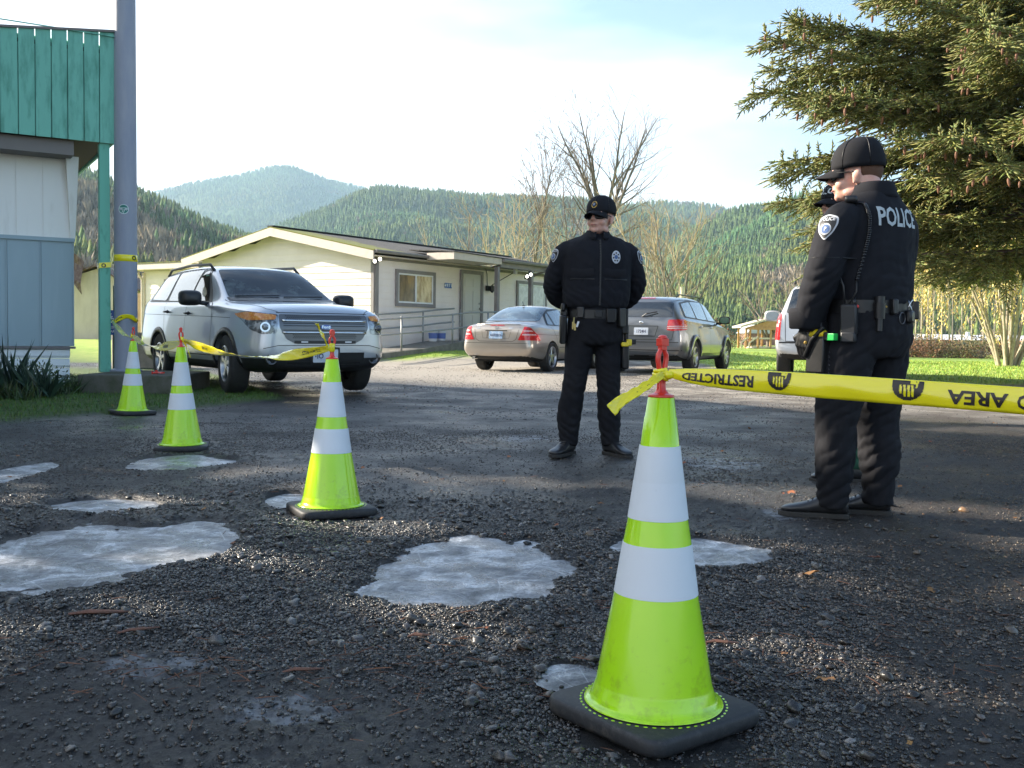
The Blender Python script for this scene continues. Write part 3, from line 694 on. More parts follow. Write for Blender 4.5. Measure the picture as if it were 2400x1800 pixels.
# ---- cream manufactured house
HO = empty('house', (-3.81, 27.6, 0), math.atan2(.827, .563), 'long cream lap sided house with shallow gable roof and grey trim behind the silver car', 'house')
gy, gx, RZ, EZ, ov = 7.36, 11.8, 3.86, 3.06, .34
sl_ = (RZ - EZ) / (3.68 + ov)
def zr(y): return RZ - abs(y - 3.68) * sl_
wl = MB()
lap(wl, (0, 0), (gx + 2.4, 0), (0, -1), .28, 2.96)
lap(wl, (0, gy), (0, 0), (-1, 0), .10, 3.72, clip=lambda z: (max(0, .5 - (zr(3.68) - .12 - z) / sl_ / gy), min(1, .5 + (zr(3.68) - .12 - z) / sl_ / gy)) if z > 2.9 else (0, 1))
wl.box((gx / 2 + 1.2, gy / 2, 1.5), (gx + 2.3, gy - .1, 2.9))
wl.build('wall', siding, HO)
for c_, d_ in (((.05, -.035, 1.55), (.13, .03, 2.8)), ((-.035, .045, 1.55), (.03, .11, 2.8)), ((-.03, gy - .06, 1.55), (.03, .12, 2.8)), ((gx + 2.3, -.03, 1.5), (.12, .03, 2.7)), ((gx / 2 + 1.2, -.032, 2.90), (gx + 2.2, .026, .14))):
    tr = MB(); tr.box(c_, d_); tr.build('trim_board', trim, HO)
rf = MB()
def slab(mb, x0, x1, ya, yb, za, zb, th):
    d = Vector((0, yb - ya, zb - za)).normalized(); n = Vector((0, -d.z, d.y)) * th
    vs = [Vector(p) for p in ((x0, ya, za), (x1, ya, za), (x1, yb, zb), (x0, yb, zb))]; mb.add([v - n for v in vs] + vs, [(3, 2, 1, 0), (4, 5, 6, 7), (0, 1, 5, 4), (1, 2, 6, 5), (2, 3, 7, 6), (3, 0, 4, 7)])
slab(rf, -.44, gx, -ov - .02, 3.68, EZ, RZ, .03); slab(rf, -.44, gx, gy + ov, 3.68, EZ, RZ, -.03)
slab(rf, gx, gx + 2.8, -ov + .2, 3.68, EZ - .14, RZ - .2, .03); slab(rf, gx, gx + 2.8, gy + ov - .2, 3.68, EZ - .14, RZ - .2, -.03)
rf.build('roof', shingle, HO)
rc = MB(); rc.bar((-.44, 3.68, RZ + .012), (gx, 3.68, RZ + .012), .26, .03); rc.build('ridge_cap', mat('ridge_dark', (.03, .028, .026), .9), HO)
fb = MB()
def rake(x, y0, y1, h=.24, dz=-.035):
    for s in ((y0, 3.68), (y1, 3.68)):
        a = Vector((x, s[0], zr(s[0]) + dz)); b = Vector((x, s[1], zr(3.68) + dz))
        fb.add([a + Vector((-.02, 0, 0)), b + Vector((-.02, 0, 0)), b + Vector((-.02, 0, -h)), a + Vector((-.02, 0, -h)), a + Vector((.02, 0, 0)), b + Vector((.02, 0, 0)), b + Vector((.02, 0, -h)), a + Vector((.02, 0, -h))],
               [(0, 1, 2, 3), (7, 6, 5, 4), (0, 4, 5, 1), (2, 6, 7, 3), (0, 3, 7, 4), (1, 5, 6, 2)])
rake(-.42, -ov, gy + ov); fb.build('rake_board', fascia, HO)
sf = MB(); sf.box((gx / 2, -.17, EZ - .15), (gx + .8, .33, .02)); sf.box((gx / 2, gy + .17, EZ - .15), (gx + .8, .33, .02)); sf.build('soffit', fascia, HO)
gt = MB()
def gutter(x0, x1, y, z):
    pr = [(0, 0), (-.10, 0), (-.11, -.03), (-.085, -.085), (0, -.09)]
    gt.loft([[(x, y + a, z + b) for a, b in pr] for x in (x0, x1)])
gutter(-.4, 1.9, -ov, EZ); gt.build('gutter', trim, HO, bevel=.004); gt = MB(); gutter(gx, gx + 2.75, -ov + .18, EZ - .13)
gt.build('gutter', trim, HO, bevel=.004)
# porch roof along the front
PR = MB(); PR.box((3.0, -.84, 3.03), (2.36, .98, .20)); PR.build('porch_fascia', fascia, HO)
PR = MB(); PR.add([(1.8, -1.36, 3.16), (6.8, -1.36, 3.10), (6.8, .3, 3.22), (1.8, .3, 3.25), (1.8, -1.36, 3.13), (6.8, -1.36, 3.07), (6.8, .3, 3.19), (1.8, .3, 3.22)], [(0, 1, 2, 3), (7, 6, 5, 4), (0, 4, 5, 1), (1, 5, 6, 2), (2, 6, 7, 3), (3, 7, 4, 0)]); PR.build('porch_roof', shingle, HO)
gt = MB(); gutter(4.2, 6.85, -1.32, 3.09)
gt.build('gutter', trim, HO, bevel=.004); gt = MB(); gt.tube([(6.7, -1.36, 3.0), (6.72, -1.34, 2.9), (6.55, -.9, 2.72), (6.45, -.75, 2.6)], .038, 8); gt.build('downspout', trim, HO)
PR = MB(); PR.box((5.5, -1.22, 2.93), (2.6, .10, .16)); PR.build('porch_beam', trim, HO)
for tt in (4.1, 5.95): q = MB(); q.box((tt, -1.22, 1.72), (.12, .12, 2.28)); q.build('porch_post', trim, HO)
def window(x0, x1, z0, z1, g1, g2):
    w = MB(); b = .10; y = -.045
    w.box(((x0 + x1) / 2, y, z1 - b / 2), (x1 - x0, .05, b)); w.box(((x0 + x1) / 2, y, z0 + b / 2), (x1 - x0, .05, b))
    for xx in (x0 + b / 2, x1 - b / 2): w.box((xx, y, (z0 + z1) / 2), (b, .05, z1 - z0 - 2 * b))
    f = w.build('window', trim, HO); s = MB(); b2 = .045; i0, i1, j0, j1 = x0 + b, x1 - b, z0 + b, z1 - b; y = -.035
    s.box(((i0 + i1) / 2, y, j1 - b2 / 2), (i1 - i0, .03, b2)); s.box(((i0 + i1) / 2, y, j0 + b2 / 2), (i1 - i0, .03, b2))
    for xx in (i0 + b2 / 2, i1 - b2 / 2, (i0 + i1) / 2): s.box((xx, y, (j0 + j1) / 2), (b2 * (1.3 if xx == (i0 + i1) / 2 else 1), .03, j1 - j0 - 2 * b2))
    s.build('sash', white, f)
    p = MB(); p.box(((i0 * .75 + i1 * .25), -.026, (j0 + j1) / 2), ((i1 - i0) / 2 - .03, .012, j1 - j0 - .05)); p.build('pane', g1, f)
    p = MB(); p.box(((i0 * .25 + i1 * .75), -.026, (j0 + j1) / 2), ((i1 - i0) / 2 - .03, .012, j1 - j0 - .05)); p.build('pane', g2, f)
window(.83, 2.60, 1.58, 2.62, shade_glass, curtain); window(6.9, 8.75, 1.58, 2.62, pale_glass, pale_glass)
df = MB(); df.box((4.40, -.05, 2.73), (1.16, .06, .11)); df.box((3.875, -.05, 1.66), (.11, .06, 2.03)); df.box((4.925, -.05, 1.66), (.11, .06, 2.03)); df = df.build('door_frame', trim, HO)
d = MB(); d.box((4.40, -.03, 1.66), (.94, .04, 2.03))
dm = mat('door_paint', (.50, .48, .44), .45)
for zz, hh in ((2.42, .26), (1.86, .62), (1.10, .62)):
    for xx in (4.19, 4.61): d.box((xx, -.055, zz), (.30, .012, hh))
d = d.build('door', dm, HO, bevel=.004); k = MB(); k.ball((4.79, -.09, 1.62), .03); k.build('handle', galv, d, smooth=True); k = MB(); k.lathe([(.001, -.02), (.03, -.02), (.03, .02)], 12, (4.79, -.055, 1.78), ax='y'); k.build('deadbolt', galv, d)
# things fixed to or standing by the house
def hth(name, loc, label, cat, group=None):
    t = HO.location.copy(); a = HO.rotation_euler.z; v = Vector((loc[0] * math.cos(a) - loc[1] * math.sin(a), loc[0] * math.sin(a) + loc[1] * math.cos(a), loc[2])) + t
    return empty(name, v, a, label, cat, group)
s_ = hth('house_number_sign', (3.24, -.03, 2.27), 'small blue house number plate reading 4971 beside the door', 'house number sign')
m = MB(); m.box((0, 0, 0), (.34, .012, .15)); m.build('plate', mat('sign_blue', (.02, .10, .36), .4), s_, bevel=.003)
m = MB(); put_text(m, '4971', .135, Matrix.Translation((0, -.009, 0)) @ Matrix.Rotation(R(90), 4, 'X'), bold=.002, width=1.25, space=1.15); m.build('digits', mat('sign_white', (.75, .78, .8), .4), s_)
for loc, lab in (((-.10, -.08, 2.74), 'twin lit floodlights under the eave at the near corner of the cream house'), ((5.55, -1.30, 2.62), 'twin lit floodlights hanging under the porch gutter of the cream house')):
    f = hth('floodlight', loc, lab, 'floodlight', 'floodlights on the cream house')
    b = MB(); b.box((0, 0, 0), (.10, .06, .10)); b.tube([(0, 0, 0), (-.06, -.05, .0), (-.09, -.06, .03)], .014); b.tube([(0, 0, 0), (.06, -.05, .02), (.1, -.06, .07)], .014); b.build('bracket', blackp, f)
    for x, z in ((-.10, .03), (.11, .10)):
        h = MB(); d_ = Vector((-.35, -.9, -.15)).normalized(); c = Vector((x, -.06, z)); h.cyl(c - d_ * .02, c + d_ * .07, .035, .055, 16); h = h.build('lamp_housing', white, f, smooth=True, auto=40)
        e = MB(); e.cyl(c + d_ * .068, c + d_ * .08, .050, .04, 16); e.build('bulb', lampw, h, smooth=True, auto=40)
f = hth('wall_lantern', (5.22, -.12, 2.28), 'dark wall lantern with a cable beside the entrance door', 'wall lamp')
b = MB(); b.box((0, .05, 0), (.16, .06, .16)); b.lathe([(.02, .1), (.08, .06), (.07, -.08), (.03, -.13), (.01, -.14)], 8, (.10, -.05, 0)); b.build('lamp_body', blackp, f)
b = MB(); b.tube([(0, .07, .08), (-.02, .07, .45), (-.10, .07, .62), (-1.0, .07, .66)], .012, 6); b.build('cable', blackp, f)
b = MB(); b.tube([(.10, -.03, .1), (.35, -.7, .50)], .014, 6); b.build('stay', blackp, f); b = MB(); b.box((.37, -.75, .56), (.11, .08, .22)); b.build('box', white, f)
# ramp with rails
RA = hth('wheelchair_ramp', (0, 0, 0), 'low concrete wheelchair ramp along the front of the cream house', 'ramp')
m = MB(); prof = [(-3.2, .12), (-1.4, .30), (.3, .42), (2.1, .62), (6.9, .64)]
top_ = [(x, z) for x, z in prof]; ring = lambda y: [(x, y, z) for x, z in top_] + [(6.9, y, -.1), (-3.2, y, -.1)]
m.loft([ring(-1.55), ring(-.26)]); m.build('ramp_slab', concrete, RA)
RL = hth('handrail', (0, 0, 0), 'grey pipe handrails running up both sides of the concrete ramp', 'handrail')
for y, ps in ((-1.48, (-.58, 1.6, 3.3)), (-.30, (-.3, 1.74, 3.5))):
    r = MB(); dz = 0 if y < -1 else .08
    for h in (.0, -.40):
        r.tube([(-2.6, y, 1.08 + h + dz), (1.6, y, 1.36 + h + dz), (2.4, y, 1.44 + h + dz), (4.1 if y < -1 else 3.2, y, 1.50 + h + dz)], .024, 8)
    r.build('rail', galv, RL, smooth=True)
    for x in ps: q = MB(); z = interp(prof, x); q.cyl((x, y, z - .12), (x, y, 1.30 + x * .055 + dz), .026, n=8); q.build('rail_post', galv, RL, smooth=True)
bk = hth('paint_bucket', (1.95, -.5, .60), 'white bucket with blue label on the ramp by the door', 'bucket', 'buckets on the ramp')
b = MB(); b.lathe([(.11, 0), (.135, .28), (.14, .285), (.14, .30), (0.001, .30)], 18); b.build('pail', white, bk, smooth=True, auto=40); b = MB(); b.lathe([(.122, .08), (.136, .24)], 18, cap=False); b.build('sticker', mat('blue_label', (.10, .16, .42), .5), bk)
bk2 = copy_tree(bk); bk2.location += Vector((.22, .30, .0)); bk2['label'] = 'farther of the two white buckets on the ramp'; bk['label'] = 'nearer of the two white buckets with blue label on the ramp'
# flat roofed annex to the left
AN = hth('annex', (0, 0, 0), 'flat roofed cream sided annex joined to the left of the gable house', 'annex')
w = MB(); lap(w, (1.3, 12.0), (1.3, 7.45), (-1, 0), .2, 2.86); w.box((3.4, 9.8, 1.5), (4, 4.3, 2.7)); w.build('wall', siding, AN)
w = MB(); w.box((3.2, 9.85, 2.97), (4.9, 5.1, .20)); w.build('roof', fascia, AN); w = MB(); w.box((3.2, 9.85, 3.09), (4.95, 5.15, .03)); w.build('roofing', shingle, AN)
w = MB(); w.box((1.25, 11.97, 1.5), (.06, .10, 2.6)); w.tube([(1.1, 12.1, 2.8), (1.22, 12.02, 2.55), (1.22, 12.02, .4)], .04, 8); w.build('downpipe', fascia, AN)
w = MB(); w.box((1.25, 10.3, 2.05), (.06, 1.0, 1.0)); w = w.build('window', trim, AN); p = MB(); p.box((1.215, 10.3, 2.05), (.02, .84, .84)); p.build('pane', pale_glass, w)
# ---- shed with the torn roof
ply = mat('weathered_plywood', (.56, .50, .40), .75, var=(2.2, (.42, .36, .28), .42, .75), vscale=(1, 1, .35), bump=(30, .3, .006))
rust = mat('rusted_sheet', (.10, .06, .045), .7, var=(8, (.20, .15, .12), .4, .7))
SH = empty('shed', (-18.6, 44.0, .3), R(4), 'pale plywood shed with a dark torn sheet metal roof beyond the lime green post', 'shed')
w = MB(); w.prism([(-1.9, 0), (1.75, 0), (1.75, 2.35), (.45, 3.15), (-1.9, 2.35)], 3.5, Matrix.Rotation(R(90), 4, 'X') @ Matrix.Translation((0, 0, -3.5))); w.build('wall', ply, SH)
w = MB(); w.add([(-2.3, -.3, 2.28), (.4, -.3, 3.22), (.4, 3.8, 3.22), (-2.3, 3.8, 2.28), (-2.3, -.3, 2.36), (.4, -.3, 3.30), (.4, 3.8, 3.30), (-2.3, 3.8, 2.36)], [(0, 1, 2, 3), (7, 6, 5, 4), (0, 4, 5, 1), (1, 5, 6, 2), (2, 6, 7, 3), (3, 7, 4, 0)])
w.add([(.4, -.3, 3.22), (2.1, -.3, 2.2), (2.1, 3.8, 2.2), (.4, 3.8, 3.22), (.4, -.3, 3.3), (2.1, -.3, 2.28), (2.1, 3.8, 2.28), (.4, 3.8, 3.3)], [(0, 1, 2, 3), (7, 6, 5, 4), (0, 4, 5, 1), (1, 5, 6, 2), (2, 6, 7, 3), (3, 7, 4, 0)])
w.build('roof', rust, SH)
w = MB(); rows = []
for i in range(12):
    a = i / 11; rows.append([(-2.2 + 2.1 * a + .25 * math.sin(a * 3), -.5 - .25 * math.sin(a * 5 + k), 4.0 - .15 * k * (1 + a * 1.4) - .55 * a * a + .05 * math.sin(k * 3 + i)) for k in range(5)])
w.grid(rows); o = w.build('torn_sheet', rust, SH); o.modifiers.new('s', 'SOLIDIFY').thickness = .02
w = MB(); w.box((-1.4, -.35, 2.32), (1.2, .08, .16)); w.build('fascia', fascia, SH)
FN = empty('garden_fence', (-12.9, 37.5, .25), R(6), 'tan board fence between the grey pole and the annex', 'fence')
w = MB()
for i in range(16): w.box((-1.6 + i * .2, 0, .95), (.18, .03, 1.9 + .02 * (i % 3)))
w.build('board_panel', mat('tan_boards', (.42, .32, .20), .8, var=(4, (.30, .22, .14), .4, .7)), FN)
lw = empty('concrete_wall', (-7.3, 20.3, .05), R(24), 'low grey concrete wall end behind the farthest cone', 'wall'); w = MB(); w.box((0, 0, .35), (1.5, .25, .72)); w.build('slab', concrete, lw, bevel=.01)
# ---- green and white mobile home on the left
green = mat('green_boards', (.17, .49, .37), .55, var=(5, (.07, .27, .19), .46, .74), vscale=(2.2, 2.2, .5), bump=(40, .25, .003))
cream = mat('cream_metal', (.86, .84, .78), .5, var=(3, (.66, .63, .55), .55, .8), vscale=(2, 2, .3))
slate = mat('blue_grey_metal', (.31, .41, .45), .45, var=(2.5, (.35, .45, .49), .45, .7), vscale=(2, 2, .3))
skirt = mat('white_metal', (.84, .87, .89), .4, var=(5, (.40, .38, .35), .6, .8))
soffm = mat('grey_soffit', (.20, .18, .165), .7)
MH = empty('mobile_home', (-5.38, 13.6, 0), math.atan2(.516, .857), 'mobile home with green board canopy over cream and blue grey metal walls', 'mobile home')
c = MB(); i = 0; x = 0.0; rw = random.Random(4)
while x > -11:
    w_ = .19 + .02 * rw.random(); zt = 4.77 + x * .115 if x > -1.6 else 4.59; c.box((x - w_ / 2, -.02 - .004 * (i % 2), (3.30 + zt) / 2), (w_ - .012, .022, zt - 3.30)); x -= w_; i += 1
c.box((-5.5, .02, 3.95), (11, .03, 1.26)); c.build('canopy_boards', green, MH)
c = MB(); c.box((-5.5, 2.6, 3.42), (10.96, 5.1, .10)); c.box((-5.5, 2.6, 4.5), (11.02, 5.2, .05)); c.box((-.0, 2.6, 3.95), (.03, 5.15, 1.1)); c.build('canopy_frame', mat('dark_soffit', (.05, .035, .03), .8), MH)
c = MB(); c.box((.03, 2.6, 3.42), (.03, 5.2, .13)); c.box((-.9, -.05, 4.77 - .06), (1.8, .01, .015)); c.build('edge_trim', green, MH)
c = MB(); c.bar((-10.9, -.045, 4.60), (-1.6, -.045, 4.60), .03, .03); c.bar((-1.6, -.045, 4.60), (.02, -.045, 4.785), .03, .03); c.build('cap_flashing', soffm, MH)
c = MB(); c.box((-5.8, .32, 3.19), (10.6, .5, .16)); c.box((-5.8, .14, 3.285), (10.6, .12, .03)); c.build('canopy_soffit', soffm, MH)
w = MB(); x = -.5
while x > -10: w.box((x - .16, .5, 2.58), (.312, .03, 1.12)); w.box((x - .0, .483, 2.58), (.018, .02, 1.12)); x -= .325
w.box((-5.5, 2.6, 1.8), (10, 4.1, 2.7)); w.build('upper_wall', cream, MH)
w = MB(); w.add([(-.56, .36, 3.14), (-.40, .36, 3.14), (-.44, .44, 2.04), (-.50, .44, 2.04), (-.56, .5, 3.14), (-.40, .5, 3.14), (-.44, .5, 2.04), (-.50, .5, 2.04)], [(0, 1, 2, 3), (7, 6, 5, 4), (0, 4, 5, 1), (1, 5, 6, 2), (2, 6, 7, 3), (3, 7, 4, 0)]); w.build('corner_pilaster', cream, MH)
w = MB(); x = -.47
while x > -10: w.box((x - .20, .455, 1.29), (.392, .03, 1.42)); w.box((x, .438, 1.29), (.016, .02, 1.42)); x -= .41
w.box((-5.4, .44, 2.02), (9.9, .06, .05)); w.build('lower_wall', slate, MH)
w = MB(); w.box((-5.4, .43, .56), (9.9, .07, .03)); w.build('sill_trim', trim, MH)
w = MB()
for k in range(5):
    z = .50 - k * .13; w.loft([[(x, .47 + dy, z + dz) for dy, dz in ((0, .04), (-.03, .03), (-.035, -.05), (-.01, -.085), (0, -.085))] for x in (-10, -.52)])
w.build('skirting', skirt, MH)
# footing, post, pole, sign
FT = empty('concrete_footing', (-4.80, 13.2, 0), 0, 'low square mossy concrete footing under the grey pole', 'concrete footing')
m = MB(); m.box((0, 0, .11), (1.16, 1.6, .29)); m.build('block', mat('mossy_concrete', (.12, .115, .095), .9, var=(5, (.06, .07, .035), .42, .66), bump=(40, .6, .008)), FT, bevel=.015)
GP = empty('canopy_post', (-5.53, 13.6, .24), R(31), 'square lime green wooden post under the canopy corner', 'post')
m = MB(); m.add([(-.07, -.07, 0), (.07, -.07, 0), (.07, .07, 0), (-.07, .07, 0), (-.065, -.065, 3.06), (.065, -.065, 3.06), (.065, .065, 3.06), (-.065, .065, 3.06)], [(0, 3, 2, 1), (4, 5, 6, 7), (0, 1, 5, 4), (1, 2, 6, 5), (2, 3, 7, 6), (3, 0, 4, 7)])
m.build('timber', mat('pale_green_paint', (.15, .48, .35), .55, var=(6, (.045, .24, .15), .56, .76), vscale=(2, 2, .6), bump=(60, .3, .003)), GP, bevel=.006)
m = MB(); z0 = P(231, 622, 13.5).z - .24
rows = [[(x * 1.05, y * 1.05, z0 + dz + .02 * math.sin(k)) for k, (x, y) in enumerate(((-.074, -.074), (.074, -.074), (.074, .074), (-.074, .074), (-.074, -.074)))] for dz in (-.035, .035)]
m.grid(rows); wr = m.build('wrapped_tape', tapey, GP); wr.modifiers.new('s', 'SOLIDIFY').thickness = .002
m = MB(); m.tube([(.07, -.08, z0 - .03), (.15, -.08, z0 - .08), (.26, -.1, z0 - .09)], .008, 6); m.build('tape_end', tapew, wr)
m = MB(); put_text(m, 'O', .075, Matrix.Translation((-.02, -.083, z0)) @ Matrix.Rotation(R(90), 4, 'X'), .003); m.build('lettering', inkb, wr)
PO = empty('utility_pole', (-5.26, 13.65, .24), 0, 'tall round blue grey metal pole wrapped with yellow tape', 'utility pole')
pm_ = mat('pole_steel', (.27, .30, .375), .6, .0, var=(4, (.35, .37, .42), .35, .7), vscale=(1.5, 1.5, .35), bump=(80, .3, .003))
m = MB(); m.lathe([(.155, 0), (.150, .05), (.148, 2), (.138, 5), (.125, 9.5), (.12, 12)], 40); m.build('shaft', pm_, PO, smooth=True)
m = MB(); m.lathe([(.21, 0), (.21, .03), (.16, .05)], 24); m.build('base_flange', pm_, PO)
zt = P(290, 604, 13.5).z - .24; m = MB(); m.lathe([(.1485, zt - .045), (.151, zt - .043), (.1505, zt + .043), (.148, zt + .045)], 40, cap=False); wt = m.build('wrapped_tape', tapey, PO, smooth=True)
m = MB()
for a in (-155, -25): put_text(m, 'O', .085, Matrix.Translation((.1535 * math.cos(R(a)), .1535 * math.sin(R(a)), zt)) @ Matrix.Rotation(R(a + 90), 4, 'Z') @ Matrix.Rotation(R(90), 4, 'X'), .004)
m.build('lettering', inkb, wt)
# lower band: a loose twisted wrap ending in a bow on the right
zl = P(290, 755, 13.4).z; pth = []
for i in range(9):
    a = R(-205 + i * 24); pth.append((PO.location.x + .165 * math.cos(a), PO.location.y + .165 * math.sin(a), zl + .03 - .05 * math.sin(i * .8), 4 + 20 * math.sin(i * 1.3), .85))
e = P(322, 752, 13.35); pth.append((e.x, e.y, e.z + .03, 30, .7))
wp = ribbon('wrapped_tape', pth, .075, None, (tapey, inkb), words=[('DO NOT ENTER', .035, .25, False, 1)]); tag(wp, 'loose yellow tape wound round the lower part of the grey pole', 'barrier tape', 'lengths of yellow barrier tape'); wp.name = 'barrier_tape'
a_, b_ = P(262, 752, 13.35), top(3, .745); gg = [sag(a_, b_, t, .03) for t in (0, .25, .5, .75, 1)]
wp = ribbon('barrier_tape', [(*q, an, s) for q, an, s in zip(gg, (10, 5, 0, 30, 60), (.7, 1, 1, .8, .4))], .075, 'short yellow tape from the grey pole down to the farthest cone', (tapey, inkb), group=grp, words=[('DO NOT', .035, .6, False, 1)])
# round emblem on the pole
zb = P(298, 490, 13.5).z - .24; bd = MB(); wh = MB(); rad = .062
def on_pole(u, v, o=.0015): a = R(-78) + u / .146; return ((.1475 + o) * math.cos(a), (.1475 + o) * math.sin(a), zb + v)
def disc(mb, r0, r1, o):
    n = 40; vs = []; fs = []
    for i in range(n): t = 2 * math.pi * i / n; vs += [on_pole(r0 * math.cos(t), r0 * math.sin(t), o), on_pole(r1 * math.cos(t), r1 * math.sin(t), o)]
    for i in range(n): j = (i + 1) % n; fs.append((2 * i, 2 * i + 1, 2 * j + 1, 2 * j))
    mb.add(vs, fs)
disc(bd, .0005, rad, .002); em = bd.build('emblem', mat('emblem_green', (.02, .20, .16), .4), PO)
disc(wh, rad * .92, rad * 1.04, .004)
def stripe(pts, w):
    vs = []; fs = []
    for i, (x, y) in enumerate(pts):
        a = pts[min(i + 1, len(pts) - 1)]; b = pts[max(i - 1, 0)]; dx, dy = a[0] - b[0], a[1] - b[1]; l = math.hypot(dx, dy); nx, ny = -dy / l * w / 2, dx / l * w / 2
        vs += [on_pole((x + nx) * rad, (y + ny) * rad, .004), on_pole((x - nx) * rad, (y - ny) * rad, .004)]
    for i in range(len(pts) - 1): fs.append((2 * i, 2 * i + 1, 2 * i + 3, 2 * i + 2))
    wh.add(vs, fs)
stripe([(-.9, .25), (0, .25), (.9, .25)], .10); stripe([(-.92, .02), (-.3, .02), (-.08, -.05), (-.2, -.5), (-.35, -.8)], .10); stripe([(.92, .02), (.45, .02), (.22, -.1), (.08, -.5), (-.05, -.95)], .10)
wh.build('emblem_marks', mat('emblem_white', (.7, .8, .78), .4), em)
SG = empty('parking_sign', (P(262, 756, 14.6).x + .06, 14.6, 0), R(8), 'blue wheelchair parking sign half hidden behind the grey pole', 'sign')
m = MB(); m.box((0, 0, P(262, 756, 14.6).z), (.30, .006, .36)); m.build('plate', mat('parking_blue', (.02, .07, .26), .4), SG, bevel=.002)
m = MB(); m.box((-.02, .02, .7), (.04, .03, 1.5)); m.build('sign_post', mat('dark_green_post', (.02, .06, .04), .6), SG)
zc = P(262, 756, 14.6).z; m = MB(); Ms = Matrix.Translation((0, -.006, zc)) @ Matrix.Rotation(R(90), 4, 'X')
def arc(mb, cx, cy, r, a0, a1, w, M, n=16):
    vs = []; fs = []
    for i in range(n + 1):
        a = R(a0 + (a1 - a0) * i / n); vs += [M @ Vector((cx + (r - w / 2) * math.cos(a), cy + (r - w / 2) * math.sin(a), 0)), M @ Vector((cx + (r + w / 2) * math.cos(a), cy + (r + w / 2) * math.sin(a), 0))]
    for i in range(n): fs.append((2 * i, 2 * i + 1, 2 * i + 3, 2 * i + 2))
    mb.add(vs, fs)
arc(m, -.065, .045, .040, 110, 370, .013, Ms); arc(m, -.068, .125, .0055, 0, 360, .012, Ms)
for (x0, y0, x1, y1) in ((-.072, .11, -.064, .055), (-.064, .06, -.03, .06), (-.03, .06, -.015, .02), (-.068, .085, -.04, .085)):
    dx, dy = x1 - x0, y1 - y0; l = math.hypot(dx, dy); nx, ny = -dy / l * .0065, dx / l * .0065
    m.add([Ms @ Vector(p) for p in ((x0 + nx, y0 + ny, 0), (x1 + nx, y1 + ny, 0), (x1 - nx, y1 - ny, 0), (x0 - nx, y0 - ny, 0))], [(0, 1, 2, 3)])
for k, t_ in enumerate(('RESERVED', 'PARKING')): put_text(m, t_, .048, Ms @ Matrix.Translation((0, -.07 - .06 * k, 0)), .001)
m.build('lettering', white, SG)
for i, (x, a) in enumerate(((356, 12), (366, -25))):
    h = empty('tape_holder', (P(x, 874, 12.75 + i * .15).x, 12.75 + i * .15, .275), R(a), ('red plastic tape holder lying at the edge of the concrete footing', 'second red tape holder lying behind the first on the footing')[i], 'tape holder', 'spare tape holders on the footing')
    m = MB(); m.lathe([(.028, 0), (.03, .004), (.014, .01), (.010, .03), (.011, .045)], 16, ax='x'); m.tube([(.045, 0, 0), (.06, .012, 0), (.09, .012, 0), (.105, .003, 0)], .006); m.tube([(.045, 0, 0), (.06, -.012, 0), (.09, -.012, 0), (.105, -.003, 0)], .006); m.box((.12, 0, 0), (.03, .022, .018)); m.build('clip', redp, h, smooth=True, auto=40)
# ------------------------------------------------------------ hills
def hill_mat(name, c1, c2, c3, sc):
    m = bpy.data.materials.new(name); m.use_nodes = True; n = m.node_tree.nodes; b = n['Principled BSDF']; b.inputs['Roughness'].default_value = .95; b.inputs['Specular IOR Level'].default_value = .1
    tc = n.new('ShaderNodeTexCoord'); z = n.new('ShaderNodeTexNoise'); z.inputs['Scale'].default_value = sc; z.inputs['Detail'].default_value = 10; z.inputs['Roughness'].default_value = .62
    r = n.new('ShaderNodeValToRGB'); e = r.color_ramp.elements; e[0].position = .38; e[0].color = (*c1, 1); e[1].position = .66; e[1].color = (*c3, 1); q = e.new(.52); q.color = (*c2, 1)
    lnk(m, tc.outputs['Object'], z.inputs['Vector']); lnk(m, z.outputs['Fac'], r.inputs[0]); lnk(m, r.outputs[0], b.inputs['Base Color']); return m
con_m = mat('conifer_green', (.072, .118, .045), .9, attr='tint', spec=.1)
dec_m = mat('bare_wood_brown', (.21, .195, .145), .95, attr='tint', spec=.05)
def cone_tpl():
    v = []; f = []
    for z0, z1, r in ((.10, .62, .17), (.36, .84, .125), (.62, 1.0, .075)):
        o = len(v); n = 6
        for j in range(n): a = 2 * math.pi * (j + z0 * 3) / n; v.append((r * (1 + .25 * (j % 2)) * math.cos(a), r * (1 + .25 * (j % 2)) * math.sin(a), z0 + .03 * (j % 3)))
        v.append((0, 0, z1))
        for j in range(n): f.append((o + j, o + (j + 1) % n, o + n))
    return np.array(v), np.array(f)
def broom_tpl():
    rr_ = np.random.default_rng(77); v = []; f = []
    for i in range(22):
        a = rr_.random() * 6.28; sp = .06 + .26 * rr_.random(); z0 = .12 + .45 * rr_.random(); z1 = min(1, z0 + .25 + .4 * rr_.random()); w = .016 + .02 * rr_.random()
        c0 = np.array([math.cos(a), math.sin(a), 0]); t_ = np.array([-math.sin(a), math.cos(a), 0]); p0 = c0 * sp * .25 + np.array([0, 0, z0]); p1 = c0 * sp + np.array([0, 0, z1])
        o = len(v); v += [p0 - t_ * w, p0 + t_ * w, (p0 + p1) / 2 + t_ * w * 1.6, p1, (p0 + p1) / 2 - t_ * w * 1.6]; f += [(o, o + 1, o + 2), (o, o + 2, o + 4), (o + 4, o + 2, o + 3)]
    v += [np.array([-.02, 0, 0]), np.array([.02, 0, 0]), np.array([0, 0, .8])]; f.append((len(v) - 3, len(v) - 2, len(v) - 1))
    return np.array(v), np.array(f)
